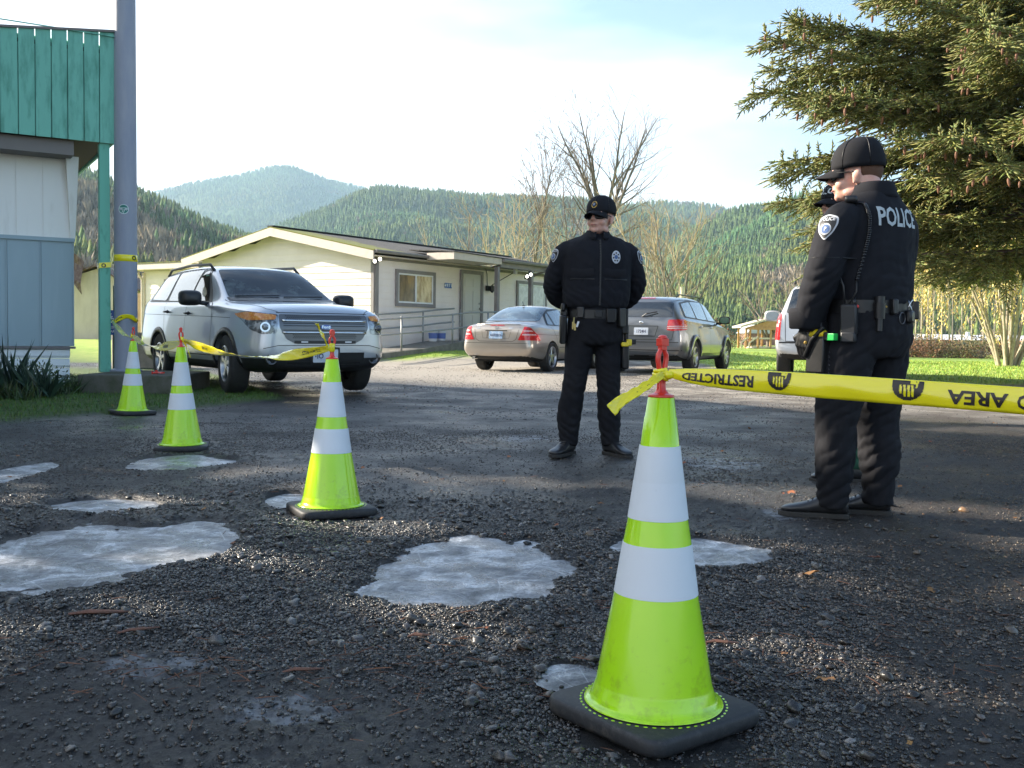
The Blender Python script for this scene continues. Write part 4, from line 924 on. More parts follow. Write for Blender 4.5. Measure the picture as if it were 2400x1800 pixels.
def hill(name, prof, Rr, R0, base, colors, ntree, th, seedv, dec=0.0, relief=20, lab=''):
    px = np.array([p[0] for p in prof]) * D; py = np.array([p[1] for p in prof]) * D
    na, ns = 180, 60
    ax = np.linspace(px[0], px[-1], na)
    # smooth the traced skyline slightly
    ay = np.interp(ax, px, py); ker = np.ones(7) / 7; ay = np.convolve(np.pad(ay, 3, 'edge'), ker, 'valid')
    dirs = np.array([list(ray(a, b)) for a, b in zip(ax, ay)]); hd = dirs[:, :2] / np.linalg.norm(dirs[:, :2], axis=1)[:, None]
    el = dirs[:, 2] / np.linalg.norm(dirs[:, :2], axis=1)
    def surf(ia, s):                         # ia fractional column, s 0 base .. 1 ridge .. 1.3 behind
        i0 = np.clip(np.floor(ia).astype(int), 0, na - 2); t = (ia - i0)[:, None]
        h2 = hd[i0] * (1 - t) + hd[i0 + 1] * t; e2 = el[i0] * (1 - t[:, 0]) + el[i0 + 1] * t[:, 0]
        r = R0 + (Rr - R0) * s; x = h2[:, 0] * r; y = h2[:, 1] * r
        top_ = HC + e2 * Rr; sh = np.where(s <= 1, np.clip(s, 0, 1) ** .9, 1 - (s - 1) * 1.6)
        rel = relief * (fbm(x, y, 5.5 / Rr * 2, 5, seedv) - .5) * np.clip(s * 3, 0, 1) * np.clip(1.0 - np.abs(s - .5) * 1.9, 0.0, 1) * 2
        return np.stack([x, y, base + (top_ - base) * sh + rel], 1)
    A, Sg = np.meshgrid(np.linspace(0, na - 1.001, na), np.linspace(0, 1.35, ns)); V = surf(A.ravel(), Sg.ravel())
    ix = np.arange(na * ns).reshape(ns, na); Fq = np.stack([ix[:-1, :-1], ix[:-1, 1:], ix[1:, 1:], ix[1:, :-1]], -1).reshape(-1, 4)
    o = np_mesh('hill', V, Fq, hill_mat(name, *colors), smooth=True); tag(o, lab, kind='structure')
    r = np.random.default_rng(seedv); ia = r.random(ntree) * (na - 1.01); s = np.where(r.random(ntree) < .3, r.random(ntree) * .6, np.sqrt(r.random(ntree))) * 1.01
    Pn = surf(ia, s); nz_ = fbm(Pn[:, 0], Pn[:, 1], 9 / Rr * 2, 4, seedv + 3)
    isd = (nz_ + (r.random(ntree) - .5) * .15) < (dec if np.isscalar(dec) else dec(s))
    tint0 = (.55 + .9 * r.random(ntree)) * (.75 + .6 * fbm(Pn[:, 0], Pn[:, 1], 20 / Rr, 3, seedv + 9))
    for sel, nm, lb in ((~isd, 'forest', 'evergreen forest on the ' + lab), (isd, 'forest', 'bare brown woods on the ' + lab)):
        n = int(sel.sum())
        if n < 5: continue
        T = Pn[sel]; h = th * (.6 + .75 * r.random(n)); ang = r.random(n) * 6.3; tt = tint0[sel]
        if nm == 'forest' and sel is not isd and lb[0] == 'e':
            tv, tf = cone_tpl(); M3 = rotm(np.zeros(n), np.zeros(n), ang) * np.stack([h, h, h], 1)[:, None, :]
            warm = fbm(T[:, 0], T[:, 1], 14 / Rr, 3, seedv + 20); col = np.stack([tt * (.7 + .9 * warm), tt * 1.05, tt * (1.1 - .4 * warm)], 1)
            q = scatter('forest', tv, tf, M3, T - np.array([0, 0, .6]), con_m, col)
        else:
            tv2, tf = broom_tpl(); k = h * .8
            M3 = rotm((r.random(n) - .5) * .2, (r.random(n) - .5) * .2, ang) * np.stack([k, k, k], 1)[:, None, :]
            col = np.stack([tt * 1.1, tt, tt * (.85 + .2 * r.random(n))], 1); q = scatter('forest', tv2, tf, M3, T, dec_m, col)
        tag(q, lb, 'forest', kind='stuff')
gr1 = ((.040, .080, .030), (.085, .14, .045), (.16, .16, .08))
hill('hill_far', [(-300, 480), (100, 440), (300, 424), (350, 412), (400, 399), (470, 386), (520, 378), (560, 367), (605, 358), (640, 363), (690, 385), (740, 397), (800, 409), (880, 430), (1000, 455), (1200, 480)], 2900, 1700, -5, (*gr1, .004), 42000, 9, 11, dec=.25, relief=70, lab='far hazy mountain')
hill('hill_mid', [(380, 640), (500, 550), (620, 486), (700, 458), (760, 428), (815, 408), (870, 411), (950, 418), (1010, 425), (1100, 430), (1200, 433), (1270, 440), (1340, 452), (1420, 470), (1500, 500), (1640, 560)], 1400, 650, -3, (*gr1, .008), 26000, 8.5, 23, dec=.25, relief=40, lab='green hill behind the cream house')
hill('hill_centre', [(1120, 500), (1250, 462), (1340, 447), (1420, 440), (1490, 441), (1540, 446), (1580, 458), (1660, 480), (1800, 520)], 1900, 1200, -3, (*gr1, .006), 14000, 9, 31, dec=.26, relief=30, lab='green hill behind the bare trees')
hill('hill_right', [(1330, 640), (1420, 560), (1480, 505), (1540, 478), (1600, 463), (1650, 457), (1700, 451), (1760, 446), (1850, 438), (1950, 428), (2250, 400), (2700, 370)], 1150, 330, -3, (*gr1, .010), 38000, 6.2, 43, dec=lambda s: np.where(s < .45, .45, .25), relief=30, lab='green hill at the right')
hill('hill_left', [(-500, 300), (-200, 345), (0, 368), (150, 384), (200, 396), (250, 415), (320, 440), (380, 468), (450, 500), (520, 525), (600, 550), (760, 590), (1000, 640)], 640, 230, -2, ((.10, .075, .055), (.14, .11, .08), (.06, .075, .04), .02), 19000, 8, 57, dec=lambda s: np.where(s < .75, .60, .22), relief=16, lab='brown wooded hill at the left')
# ------------------------------------------------------------ bare trees
class Segs:
    def __init__(s): s.a = []; s.b = []; s.ra = []; s.rb = []
    def mesh(s, name, m, parent=None, k=4):
        a = np.array(s.a); b = np.array(s.b); ra = np.array(s.ra)[:, None, None]; rb = np.array(s.rb)[:, None, None]; n = len(a)
        d = b - a; d /= np.maximum(np.linalg.norm(d, axis=1), 1e-6)[:, None]; up = np.where(np.abs(d[:, 2:3]) > .9, np.array([[1., 0, 0]]), np.array([[0, 0, 1.]]))
        x = np.cross(d, up); x /= np.linalg.norm(x, axis=1)[:, None]; y = np.cross(x, d); th = 2 * np.pi * np.arange(k) / k
        c = x[:, None] * np.cos(th)[None, :, None] + y[:, None] * np.sin(th)[None, :, None]
        V = np.concatenate([a[:, None] + c * ra, b[:, None] + c * rb], 1).reshape(-1, 3); base = np.arange(n)[:, None] * 2 * k
        Fq = np.concatenate([np.stack([base[:, 0] + j, base[:, 0] + (j + 1) % k, base[:, 0] + k + (j + 1) % k, base[:, 0] + k + j], 1) for j in range(k)])
        return np_mesh(name, V, Fq, m, parent, smooth=k > 4)
def grow(tr, tw, p, d, L, r, lev, rnd, o):
    """one limb: tr takes thick segments, tw thin twigs"""
    n = max(3, int(L / o['step'])); seg = L / n; q = p.copy(); dd = d.copy()
    for i in range(n):
        t = i / n; r0 = r * (1 - t * (1 - o['taper'])); r1 = r * (1 - (t + 1 / n) * (1 - o['taper']))
        dd = (dd + Vector((rnd.gauss(0, 1), rnd.gauss(0, 1), rnd.gauss(0, 1))) * (o['wig'] * (1 if lev else .3)) + Vector((0, 0, o['up'] * (1 if lev else .3)))).normalized()
        q2 = q + dd * seg; S_ = tr if (r0 > o['thick']) else tw
        S_.a.append(tuple(q)); S_.b.append(tuple(q2)); S_.ra.append(r0); S_.rb.append(max(r1, o['minr']))
        q = q2
        if lev < o['lev'] and t >= o['first'][min(lev, len(o['first']) - 1)]:
            for _ in range(o['kids'][min(lev, len(o['kids']) - 1)] if rnd.random() < o['prob'] else 0):
                ax = dd.orthogonal().normalized(); ax.rotate(Matrix.Rotation(rnd.random() * 6.28, 3, dd)); nd = dd.copy(); nd.rotate(Matrix.Rotation(R(rnd.uniform(*o['ang'])), 3, ax))
                grow(tr, tw, q, nd, L * (1 - t * .55) * rnd.uniform(*o['ratio']), max(r1 * rnd.uniform(.38, .6), o['minr']), lev + 1, rnd, o)
bark_g = mat('grey_bark', (.13, .115, .095), .9, var=(8, (.20, .18, .15), .4, .7), bump=(30, .5, .01))
bark_p = mat('pale_bark', (.36, .31, .22), .85, var=(9, (.22, .18, .12), .5, .7))
twig_g = mat('grey_twigs', (.15, .12, .095), .9)
twig_p = mat('golden_twigs', (.40, .32, .19), .85)
twig_b = mat('brown_twigs', (.20, .155, .105), .9)
BO = dict(step=.55, taper=.32, wig=.10, up=.05, thick=.035, minr=.010, lev=4, first=(.32, .2, .15, .1), kids=(2, 1, 1, 1), prob=.8, ang=(25, 55), ratio=(.42, .68))
def bare_tree(px, Y, ztop_px, label, seedv, mats, nm='bare_tree', r=None, fork=1, lean=0, group='leafless trees behind the cars', base=None, **kw):
    o = dict(BO); o.update(kw); rnd = random.Random(seedv); c = P(px * D, 784, Y); zb = -.25 if base is None else base
    H = (P(px * D, ztop_px * D, Y).z - zb) * 1.07; t = empty(nm, (c.x, Y, zb), 0, label, 'tree', group)
    tr, tw = Segs(), Segs(); r = r or H * .016
    if fork == 1: grow(tr, tw, Vector((0, 0, 0)), Vector((lean, 0, 1)).normalized(), H * .92, r, 0, rnd, o)
    else:
        h0 = H * o.get('trunk', .3); 
        for i in range(4): tr.a.append((0, 0, h0 * i / 4)); tr.b.append((0, 0, h0 * (i + 1) / 4 + .02)); tr.ra.append(r * (1.15 - .05 * i)); tr.rb.append(r * (1.1 - .05 * i))
        for k in range(fork):
            a = 6.28 * k / fork + rnd.random(); s = o.get('spread', .35) * rnd.uniform(.5, 1.25); grow(tr, tw, Vector((0, 0, h0 * rnd.uniform(.85, 1))), Vector((s * math.cos(a), s * math.sin(a) * .8, 1)).normalized(), (H - h0) * rnd.uniform(.75, 1.0), r * .62, 1, rnd, o)
    for k in range(o.get('side', 0)):
        a = 3.14 * (k % 2) + rnd.uniform(-.5, .5); z = H * rnd.uniform(.30, .56); grow(tr, tw, Vector((0, 0, z)), Vector((math.cos(a), math.sin(a) * .6, rnd.uniform(.35, .8))).normalized(), H * rnd.uniform(.20, .30), r * .30, 2, rnd, o)
    # scale to the wanted height
    zs = max(max(q[2] for q in (tr.b or [(0, 0, 1)])), max(q[2] for q in (tw.b or [(0, 0, 1)]))); k = H / zs
    for S_ in (tr, tw):
        S_.a = [tuple(v * k for v in q) for q in S_.a]; S_.b = [tuple(v * k for v in q) for q in S_.b]
    if tr.a: tr.mesh('trunk', mats[0], t, 6)
    if tw.a: tw.mesh('crown', mats[1], t, 3)
    return t
gg_ = (bark_g, twig_g); gp = (bark_p, twig_p); gb = (bark_g, twig_b)
bare_tree(1300, 60, 214, 'tallest leafless tree, its forked grey crown rising behind the officer in the middle', 5, gg_, r=.20, fork=7, side=11, trunk=.52, spread=.52, lev=5, step=.42, kids=(2, 2, 1, 1, 1), prob=.58, ratio=(.40, .62), minr=.0095, ang=(20, 46), first=(.3, .15, .1, .1, .1), wig=.07, up=.035, taper=.22)
bare_tree(1150, 58, 285, 'tall slim leafless tree left of the tallest one', 12, (bark_g, twig_g), r=.17, lev=4, first=(.32, .15, .1, .1), ang=(20, 38), kids=(2, 1, 1, 1), prob=.78, ratio=(.32, .55), minr=.015, wig=.05, step=.45, taper=.15)
bare_tree(1095, 56, 375, 'pale leaning leafless tree nearest the house roof', 31, gp, r=.10, fork=3, trunk=.2, spread=.35, lev=4, minr=.008, wig=.06, step=.45, kids=(1, 1, 1, 1))
bare_tree(1425, 54, 402, 'golden twigged leafless tree right of the officer in the middle', 8, gp, r=.12, fork=6, trunk=.32, spread=.40, lev=4, kids=(2, 2, 1, 1), minr=.008, ratio=(.38, .6), prob=.66, wig=.06, step=.42)
bare_tree(1200, 62, 330, 'leafless tree between the tallest tree and the slim one', 14, gg_, r=.10, fork=4, trunk=.35, spread=.5, lev=4, minr=.007, wig=.07, step=.45)
bare_tree(1478, 56, 470, 'bushy brown leafless tree above the grey crossover', 17, gb, r=.12, fork=6, trunk=.15, spread=.45, lev=4, kids=(1, 1, 1, 1), prob=.75, minr=.009)
bare_tree(1660, 75, 568, 'round brown leafless tree above the wooden gazebo', 21, gb, r=.16, fork=7, trunk=.15, spread=.65, lev=4, kids=(1, 1, 1, 1), prob=.8, minr=.012, up=.02)
bare_tree(1738, 82, 575, 'brown leafless tree just left of the right-hand officer', 24, gb, r=.14, fork=6, trunk=.15, spread=.5, lev=4, kids=(1, 1, 1, 1), prob=.75, minr=.012)
bare_tree(938, 70, 478, 'small thin leafless tree seen over the house roof', 27, gp, r=.06, lev=3, first=(.2, .1, .1), minr=.010, ratio=(.25, .45))
rw = random.Random(9); nth = 0
ords = ['first', 'second', 'third', 'fourth', 'fifth', 'sixth', 'seventh', 'eighth', 'ninth', 'tenth', 'eleventh', 'twelfth', 'thirteenth', 'fourteenth', 'fifteenth', 'sixteenth', 'seventeenth', 'eighteenth']
for x in (1010, 1045, 1070, 1120, 1135, 1165, 1185, 1225, 1250, 1365, 1390, 1405, 1450, 1465, 1500):
    bare_tree(x + rw.uniform(-6, 6), rw.uniform(50, 66), rw.uniform(410, 500), '%s pale sapling from the left in the thicket behind the cars' % ords[nth], 100 + nth, gp if nth % 3 else gb, 'sapling', r=rw.uniform(.05, .09), fork=(1, 3, 2)[nth % 3], trunk=.15, spread=.3, lev=3, first=(.2, .1, .1), minr=.009, group='pale saplings behind the cars', ratio=(.3, .5)); nth += 1
nth = 0
for x in (1968, 1978, 1990, 2002, 2010, 2016, 2035, 2052, 2058, 2078, 2100, 2125, 2150, 2180):
    bare_tree(x, rw.uniform(70, 84), rw.uniform(470, 560), '%s pale slender alder from the left beyond the far hedge at the right' % ords[nth], 200 + nth, gp if nth % 4 else gb, 'alder', r=.075, lev=2, first=(.25, .1), minr=.013, group='slender alders beyond the hedge', ratio=(.14, .26), wig=.035, ang=(20, 45), kids=(2, 1), base=-.3); nth += 1
# ------------------------------------------------------------ spruce at the right
ndl = mat('spruce_needles', (.150, .180, .045), .55, attr='tint', spec=.35)
bark_s = mat('spruce_bark', (.20, .13, .10), .95, var=(10, (.10, .07, .055), .45, .65), bump=(25, .9, .03))
def spray_tpl():
    v = [(0, 0, 0)]; f = []; n = 5
    for j in range(n): a = 2 * math.pi * j / n; v.append((.16 * math.cos(a) * .55, .45, .16 * math.sin(a) * .45))
    v.append((0, 1, 0))
    for j in range(n): f += [(0, 1 + (j + 1) % n, 1 + j), (1 + j, 1 + (j + 1) % n, n + 1)]
    return np.array(v), np.array(f)
def basis(d, up):
    d = d / np.maximum(np.linalg.norm(d, axis=1), 1e-6)[:, None]; x = np.cross(d, up); x /= np.maximum(np.linalg.norm(x, axis=1), 1e-6)[:, None]; z = np.cross(x, d)
    return np.stack([x, d, z], 2)
SPX, SPY = 10.1, 19.0
SPR = empty('spruce', (SPX, SPY, -.05), 0, 'large spruce hung with brown cones filling the upper right corner', 'tree')
def build_spruce(root, seedv, H=17, nb=150, z0=2.7, Lm=5.2, left=True):
    rnd = random.Random(seedv); wood = Segs(); sp_p = []; sp_d = []; sp_l = []; tips = []
    for i in range(16): z = H * i / 16; wood.a.append((0, 0, z)); wood.b.append((0, 0, z + H / 16)); wood.ra.append(.36 * (1 - i / 17)); wood.rb.append(.36 * (1 - (i + 1) / 17))
    def branch(z, az, L, rise):
        n = max(6, int(L / .22)); pts = []; h = Vector((math.cos(az), math.sin(az), 0)); sw = rnd.uniform(-.15, .15)
        for i in range(n + 1):
            t = i / n; pts.append(Vector((0, 0, z)) + h * (L * t) + Vector((-h.y, h.x, 0)) * (sw * L * t * t) + Vector((0, 0, rise * L * (t * .55 - 1.05 * t * t + .75 * t ** 3) + rnd.gauss(0, .012))))
        for i in range(n):
            wood.a.append(tuple(pts[i])); wood.b.append(tuple(pts[i + 1])); r = .055 * (L / 5) * (1 - i / n) + .006; wood.ra.append(r); wood.rb.append(r * .93)
            t = (i + 1) / n
            if t < .16: continue
            d = (pts[i + 1] - pts[i]).normalized(); side = Vector((-d.y, d.x, 0)).normalized()
            for s in (-1, 1):
                for rep in range(3 if t > .3 else 2):
                    l2 = (L * .24 * (1.25 - t) + .22) * rnd.uniform(.6, 1.2); dr = rnd.uniform(-.55, .10); m2 = max(3, int(l2 / .085)); q = pts[i].lerp(pts[i + 1], rnd.random())
                    dd = (d * rnd.uniform(.5, .9) + side * s * rnd.uniform(.5, 1) + Vector((0, 0, dr))).normalized()
                    for k in range(m2):
                        u = k / m2; q2 = q + dd * (l2 / m2); dd = (dd + Vector((rnd.gauss(0, .06), rnd.gauss(0, .06), -.05 + .13 * u))).normalized()
                        if k % 2 == 0: wood.a.append(tuple(q)); wood.b.append(tuple(q + dd * (l2 / m2 * 2))); wood.ra.append(.005); wood.rb.append(.003)
                        sp_p.append(tuple(q)); sp_d.append(tuple(dd)); sp_l.append(l2 / m2 * 2.0)
                        sd = dd.cross(Vector((0, 0, 1))).normalized()
                        for s2 in (-1, 1):
                            if rnd.random() < .88: sp_p.append(tuple(q)); sp_d.append(tuple(dd * .75 + sd * s2 * rnd.uniform(.5, .9) + Vector((0, 0, rnd.uniform(-.5, .35))))); sp_l.append(rnd.uniform(.10, .19) * (1.15 - .4 * u))
                        q = q2
                    tips.append((q.copy(), z))
        # upright leader shoots at the tip
        for k in range(5):
            q = pts[-1 - k]; up_ = Vector((rnd.gauss(0, .2), rnd.gauss(0, .2), 1)).normalized()
            ln = rnd.uniform(.12, .30)
            for j in range(5):
                sp_p.append(tuple(q + up_ * ln * j / 5)); sp_d.append(tuple(up_)); sp_l.append(.10)
                for a in range(3): an = rnd.random() * 6.28; sp_p.append(tuple(q + up_ * ln * j / 5)); sp_d.append((math.cos(an) * .8, math.sin(an) * .8, .7)); sp_l.append(.075)
    for i in range(nb):
        z = z0 + (H - z0 - .4) * (i / nb) ** 1.15; L = Lm * (1 - .2 * rnd.random()) * min(1, (H - z) / (H - 7) + .02) * (.66 if z > 6.6 else 1); branch(z, rnd.random() * 6.28, L, rnd.uniform(-.35, .25) - (.3 if z < 5 else 0))
    if left:
        for (z, az, L, rise) in ((5.6, 172, 5.5, .10), (5.9, 183, 5.7, .22), (6.1, 190, 5.0, .45), (5.2, 196, 5.2, -.1), (4.6, 178, 4.9, -.25), (4.1, 187, 4.6, -.5), (5.0, 205, 4.8, .0), (6.4, 200, 4.3, .35), (3.7, 175, 4.4, -.3), (3.4, 190, 4.2, -.4), (6.0, 166, 5.2, .25), (3.1, 183, 3.7, -.3), (3.2, 205, 3.8, -.2), (7.0, 186, 3.5, .2), (7.6, 195, 3.3, .2), (8.2, 185, 3.3, .2), (8.6, 200, 3.3, .2), (4.4, 210, 4.4, -.2), (3.9, 220, 4.0, -.3), (7.9, 174, 3.3, .15), (7.3, 168, 3.4, .1)):
            branch(z, R(az), L, rise)
    wood.mesh('trunk', bark_s, root, 5)
    p = np.array(sp_p); d = np.array(sp_d); l = np.array(sp_l); n = len(p); r = np.random.default_rng(seedv)
    B = basis(d, np.array([[0, 0, 1.]]) + (r.random((n, 3)) - .5) * .3) * np.stack([np.full(n, .18) , l * 1.25, np.full(n, .18)], 1)[:, None, :]
    b = .55 + .9 * r.random(n); col = np.stack([b * (.85 + .55 * r.random(n)), b, b * (.8 + .5 * r.random(n))], 1)
    tv, tf = spray_tpl(); scatter('crown', tv, tf, B, p, ndl, col, parent=root)
    return tips
tips = build_spruce(SPR, 3)
conem = mat('spruce_cone_scales', (.22, .10, .045), .7, var=(40, (.12, .05, .025), .45, .6))
m = MB(); m.lathe([(.004, 0), (.016, -.012), (.021, -.035), (.022, -.06), (.018, -.09), (.010, -.115), (.002, -.125)], 8); c0 = m.build('seed_cone', conem, SPR, smooth=True)
rnd = random.Random(2); cand = []
for q, z in tips:
    w = SPR.location + q; pr = CAMROT.to_3x3().inverted() @ (w - Vector((0, 0, HC))); x, y = CW / 2 + F * pr.x / -pr.z, CH / 2 - F * pr.y / -pr.z
    if x < 2420 and -20 < y < 470 and w.y < SPY + 1.5: cand.append((w.y + (x - 1700) / 250 + rnd.random() * 2.5, q))
cand.sort(key=lambda a: a[0]); used = []
for _, q in cand:
    if len(used) >= 96: break
    if all((q - u).length > .22 for u in used): used.append(q)
for i, q in enumerate(used):
    c = c0 if i == 0 else c0.copy()
    if i: C.objects.link(c)
    c.parent = SPR; c.location = q + Vector((rnd.uniform(-.03, .03), 0, -.02)); c.rotation_euler = (rnd.uniform(-.2, .2), rnd.uniform(-.2, .2), 0); s = rnd.uniform(.8, 1.2); c.scale = (s, s, s)
# fallen bark / duff and roots at the trunk foot
# ------------------------------------------------------------ willow
WL = empty('willow', (P(2363, 800, 33).x, 33, -.1), 0, 'willow with pale stems and hanging curtains of yellow leaves at the right', 'tree')
rnd = random.Random(11); st_ = Segs(); lp = []; ld = []; ll = []
stemt = []
for i in range(15):
    a = rnd.random() * 6.28; q = Vector((.35 * math.cos(a) * rnd.random(), .35 * math.sin(a) * rnd.random(), 0)); d = Vector((math.cos(a) * .28, math.sin(a) * .28, 1)).normalized(); L = rnd.uniform(4.5, 7); n = 10
    for k in range(n):
        d = (d + Vector((math.cos(a) * .03 + rnd.gauss(0, .04), rnd.gauss(0, .04), 0))).normalized(); q2 = q + d * L / n; st_.a.append(tuple(q)); st_.b.append(tuple(q2)); st_.ra.append(.055 * (1 - k / n) + .012); st_.rb.append(.055 * (1 - (k + 1) / n) + .012); q = q2
        if k > 3: stemt.append(q.copy())
for i in range(980):
    a = rnd.random() * 6.28; rr_ = math.sqrt(rnd.random()) * 3.7; x, y = rr_ * math.cos(a), rr_ * math.sin(a) * .8
    zt = 7.8 - (rr_ / 3.7) ** 2 * 2.2 + rnd.uniform(-.8, .5); zl_ = max(.9, zt - rnd.uniform(1.0, 4.6)); 
    if x < -2.9 and rnd.random() < .5: continue
    n = int((zt - zl_) / .075); q = Vector((x, y, zt)); dd = Vector((rnd.gauss(0, .1), rnd.gauss(0, .1), -1))
    st_.a.append(tuple(q)); st_.b.append((x + dd.x * (zt - zl_), y + dd.y * (zt - zl_), zl_)); st_.ra.append(.004); st_.rb.append(.003)
    for k in range(n):
        q = q + dd * .075
        for _ in range(2): lp.append(tuple(q)); ld.append((rnd.gauss(0, .5), rnd.gauss(0, .5), -1)); ll.append(rnd.uniform(.08, .14))
st_.mesh('trunk', bark_p, WL, 4)
tv = np.array([(0, 0, 0), (.12, .45, .03), (0, 1, 0), (-.12, .45, .03)]); tf = np.array([(0, 1, 2), (0, 2, 3)])
lp, ld, ll = np.array(lp), np.array(ld), np.array(ll); n = len(lp); r = np.random.default_rng(5); B = basis(ld, r.random((n, 3)) - .5) * np.stack([ll * 1.2, ll, ll], 1)[:, None, :]
b = .6 + .7 * r.random(n); wlf = mat('willow_leaves', (.58, .49, .16), .6, attr='tint'); wlf.node_tree.nodes['Principled BSDF'].inputs['Transmission Weight'].default_value = 0
scatter('crown', tv, tf, B, lp, wlf, np.stack([b * (.9 + .35 * r.random(n)), b, b * (.5 + .9 * r.random(n))], 1), parent=WL)
# ------------------------------------------------------------ shrubs and ground plants
def shrub(name, c, rad, n, leaf, m, label, cat='shrub', group=None, seedv=1, col=(1, 1, 1), kind=None, spread=.5, stem=True, shape=1.0):
    r = np.random.default_rng(seedv); t = empty(name, c, 0, label, cat, group) if kind is None else None
    u = r.normal(size=(n, 3)); u /= np.linalg.norm(u, axis=1)[:, None]; rr_ = (.55 + .45 * r.random(n)) * (.8 + .35 * fbm(u[:, 0] * 2 + 5, u[:, 1] * 2 + u[:, 2] * 3 + 5, 1.4, 3, seedv))
    p = u * rr_[:, None] * np.array(rad); p[:, 2] = np.abs(p[:, 2]) if shape else p[:, 2]
    d = u + r.normal(size=(n, 3)) * spread + np.array([0, 0, .3]); l = leaf * (.6 + .8 * r.random(n))
    B = basis(d, r.random((n, 3)) - .5) * np.stack([l * 1.5, l, l], 1)[:, None, :]; b = .5 + 1.0 * r.random(n)
    cc = np.stack([b * col[0] * (.8 + .5 * r.random(n)), b * col[1], b * col[2]], 1)
    o = scatter('crown' if t else name, tv, tf, B, p + (0 if t else np.array(c)), m, cc, parent=t)
    if t and stem:
        s = Segs(); rn = random.Random(seedv)
        for i in range(26): a = rn.random() * 6.28; s.a.append((0, 0, 0)); s.b.append((rad[0] * .75 * math.cos(a) * rn.random(), rad[1] * .75 * math.sin(a) * rn.random(), rad[2] * rn.uniform(.5, .9))); s.ra.append(.02); s.rb.append(.006)
        s.mesh('trunk', bark_g, t, 3)
    return t or tag(o, label, cat, group, kind)
leafg = mat('leaf_green', (.060, .100, .030), .5, attr='tint'); leafd = mat('leaf_dark', (.030, .055, .020), .5, attr='tint'); leafr = mat('leaf_russet', (.26, .14, .07), .8, attr='tint'); leafy = mat('leaf_olive', (.16, .14, .06), .8, attr='tint')
shrub('laurel_bush', (P(1290, 760, 29.5).x, 29.5, .3), (1.05, .8, 1.25), 2600, .11, leafg, 'green laurel bush under the second window beside the beige sedan', seedv=3)
shrub('boxwood', (P(2078, 800, 36).x, 36, -.08), (.75, .7, 1.05), 3800, .07, leafd, 'round dark green shrub on the lawn just right of the officer seen from behind', seedv=4)
for i, (px, Y, rx, rz, cm, lb) in enumerate(((1640, 66, 2.2, 1.9, leafy, 'olive bramble mound left of the gazebo'), (1672, 72, 1.6, 2.6, leafr, 'russet leaved bush behind the gazebo steps'), (1720, 88, 3.0, 1.6, leafy, 'olive bramble mound behind the gazebo'))):
    shrub('bramble', (P(px, 800, Y).x, Y, -.25), (rx, 1.2, rz), 2600, .16, cm, lb, group='brambles beyond the lawn', seedv=20 + i)
for i, (px, w_) in enumerate(((2110, 2.4), (2170, 2.2), (2235, 2.5), (2300, 2.4), (2380, 2.8), (2050, 2.4), (1990, 2.2), (1930, 2.2))):
    shrub('bramble', (P(px, 800, 57).x, 57 + (i % 3), -.22), (w_, 1.2, 1.35 + .2 * (i % 2)), 3000, .13, (leafr, leafy)[i % 2], '%s bramble clump of the far hedge' % ords[i], group='brambles beyond the lawn', seedv=40 + i)
# weeds and iris leaves by the mobile home
def blades(name, n, region, h, m, label, cat, seedv, w=.012, lean=.35):
    r = np.random.default_rng(seedv); x, y = region(r, n); n = len(x); z = gz(x, y) - .01
    bt = np.array([(-.5, 0, 0), (.5, 0, 0), (.35, .18, .55), (-.35, .18, .55), (0, .5, 1)]); bf = np.array([(0, 1, 2), (0, 2, 3), (3, 2, 4)])
    hh = h * (.4 + .9 * r.random(n)); M3 = rotm((r.random(n) - .5) * lean, (r.random(n) - .5) * lean, r.random(n) * 6.3) * np.stack([np.full(n, w) * (.6 + .8 * r.random(n)), hh, hh], 1)[:, None, :]
    b = .45 + 1.0 * r.random(n); col = np.stack([b * (.7 + .9 * r.random(n) ** 2), b, b * .8], 1)
    return tag(scatter(name, bt, bf, M3, np.stack([x, y, z], 1), m, col), label, cat, None, 'stuff')
grm = mat('grass_blades', (.065, .135, .015), .6, attr='tint'); grl = mat('lawn_blades', (.26, .37, .05), .6, attr='tint')
def reg_left(r, n):
    x = -9 + 7 * r.random(n); y = 8.3 + 9 * r.random(n) ** 1.3; k = r.random(n) < grassmask(x, y) - .1; return x[k], y[k]
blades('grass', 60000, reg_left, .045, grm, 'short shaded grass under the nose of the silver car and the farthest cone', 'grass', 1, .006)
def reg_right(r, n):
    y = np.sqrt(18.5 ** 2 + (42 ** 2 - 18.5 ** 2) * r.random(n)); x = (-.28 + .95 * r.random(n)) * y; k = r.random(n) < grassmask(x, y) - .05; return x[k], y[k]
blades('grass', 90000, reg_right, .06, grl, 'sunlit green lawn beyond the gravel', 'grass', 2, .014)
def reg_weed(r, n):
    x = -8.0 + 2.9 * r.random(n); y = 10.9 + 1.9 * r.random(n); k = (x < -5.3) & (r.random(n) < fbm(x, y, 2.2, 3, 8) * 1.7 - .25); return x[k], y[k]
blades('weeds', 9000, reg_weed, .20, mat('weed_green', (.035, .062, .018), .6, attr='tint'), 'dark tangled weeds in front of the mobile home skirting', 'weeds', 5, .018, 1.3)
shrub('weeds', (-6.6, 12.0, 0), (1.3, .6, .30), 2600, .05, leafd, 'low dark ivy in front of the mobile home', 'weeds', seedv=71, kind='stuff', stem=False)
shrub('weeds', (-5.9, 12.3, 0), (.6, .5, .42), 1300, .05, leafg, 'leafy weeds beside the concrete footing', 'weeds', seedv=72, kind='stuff', stem=False)
irm = mat('iris_leaf', (.030, .060, .040), .4, attr='tint')
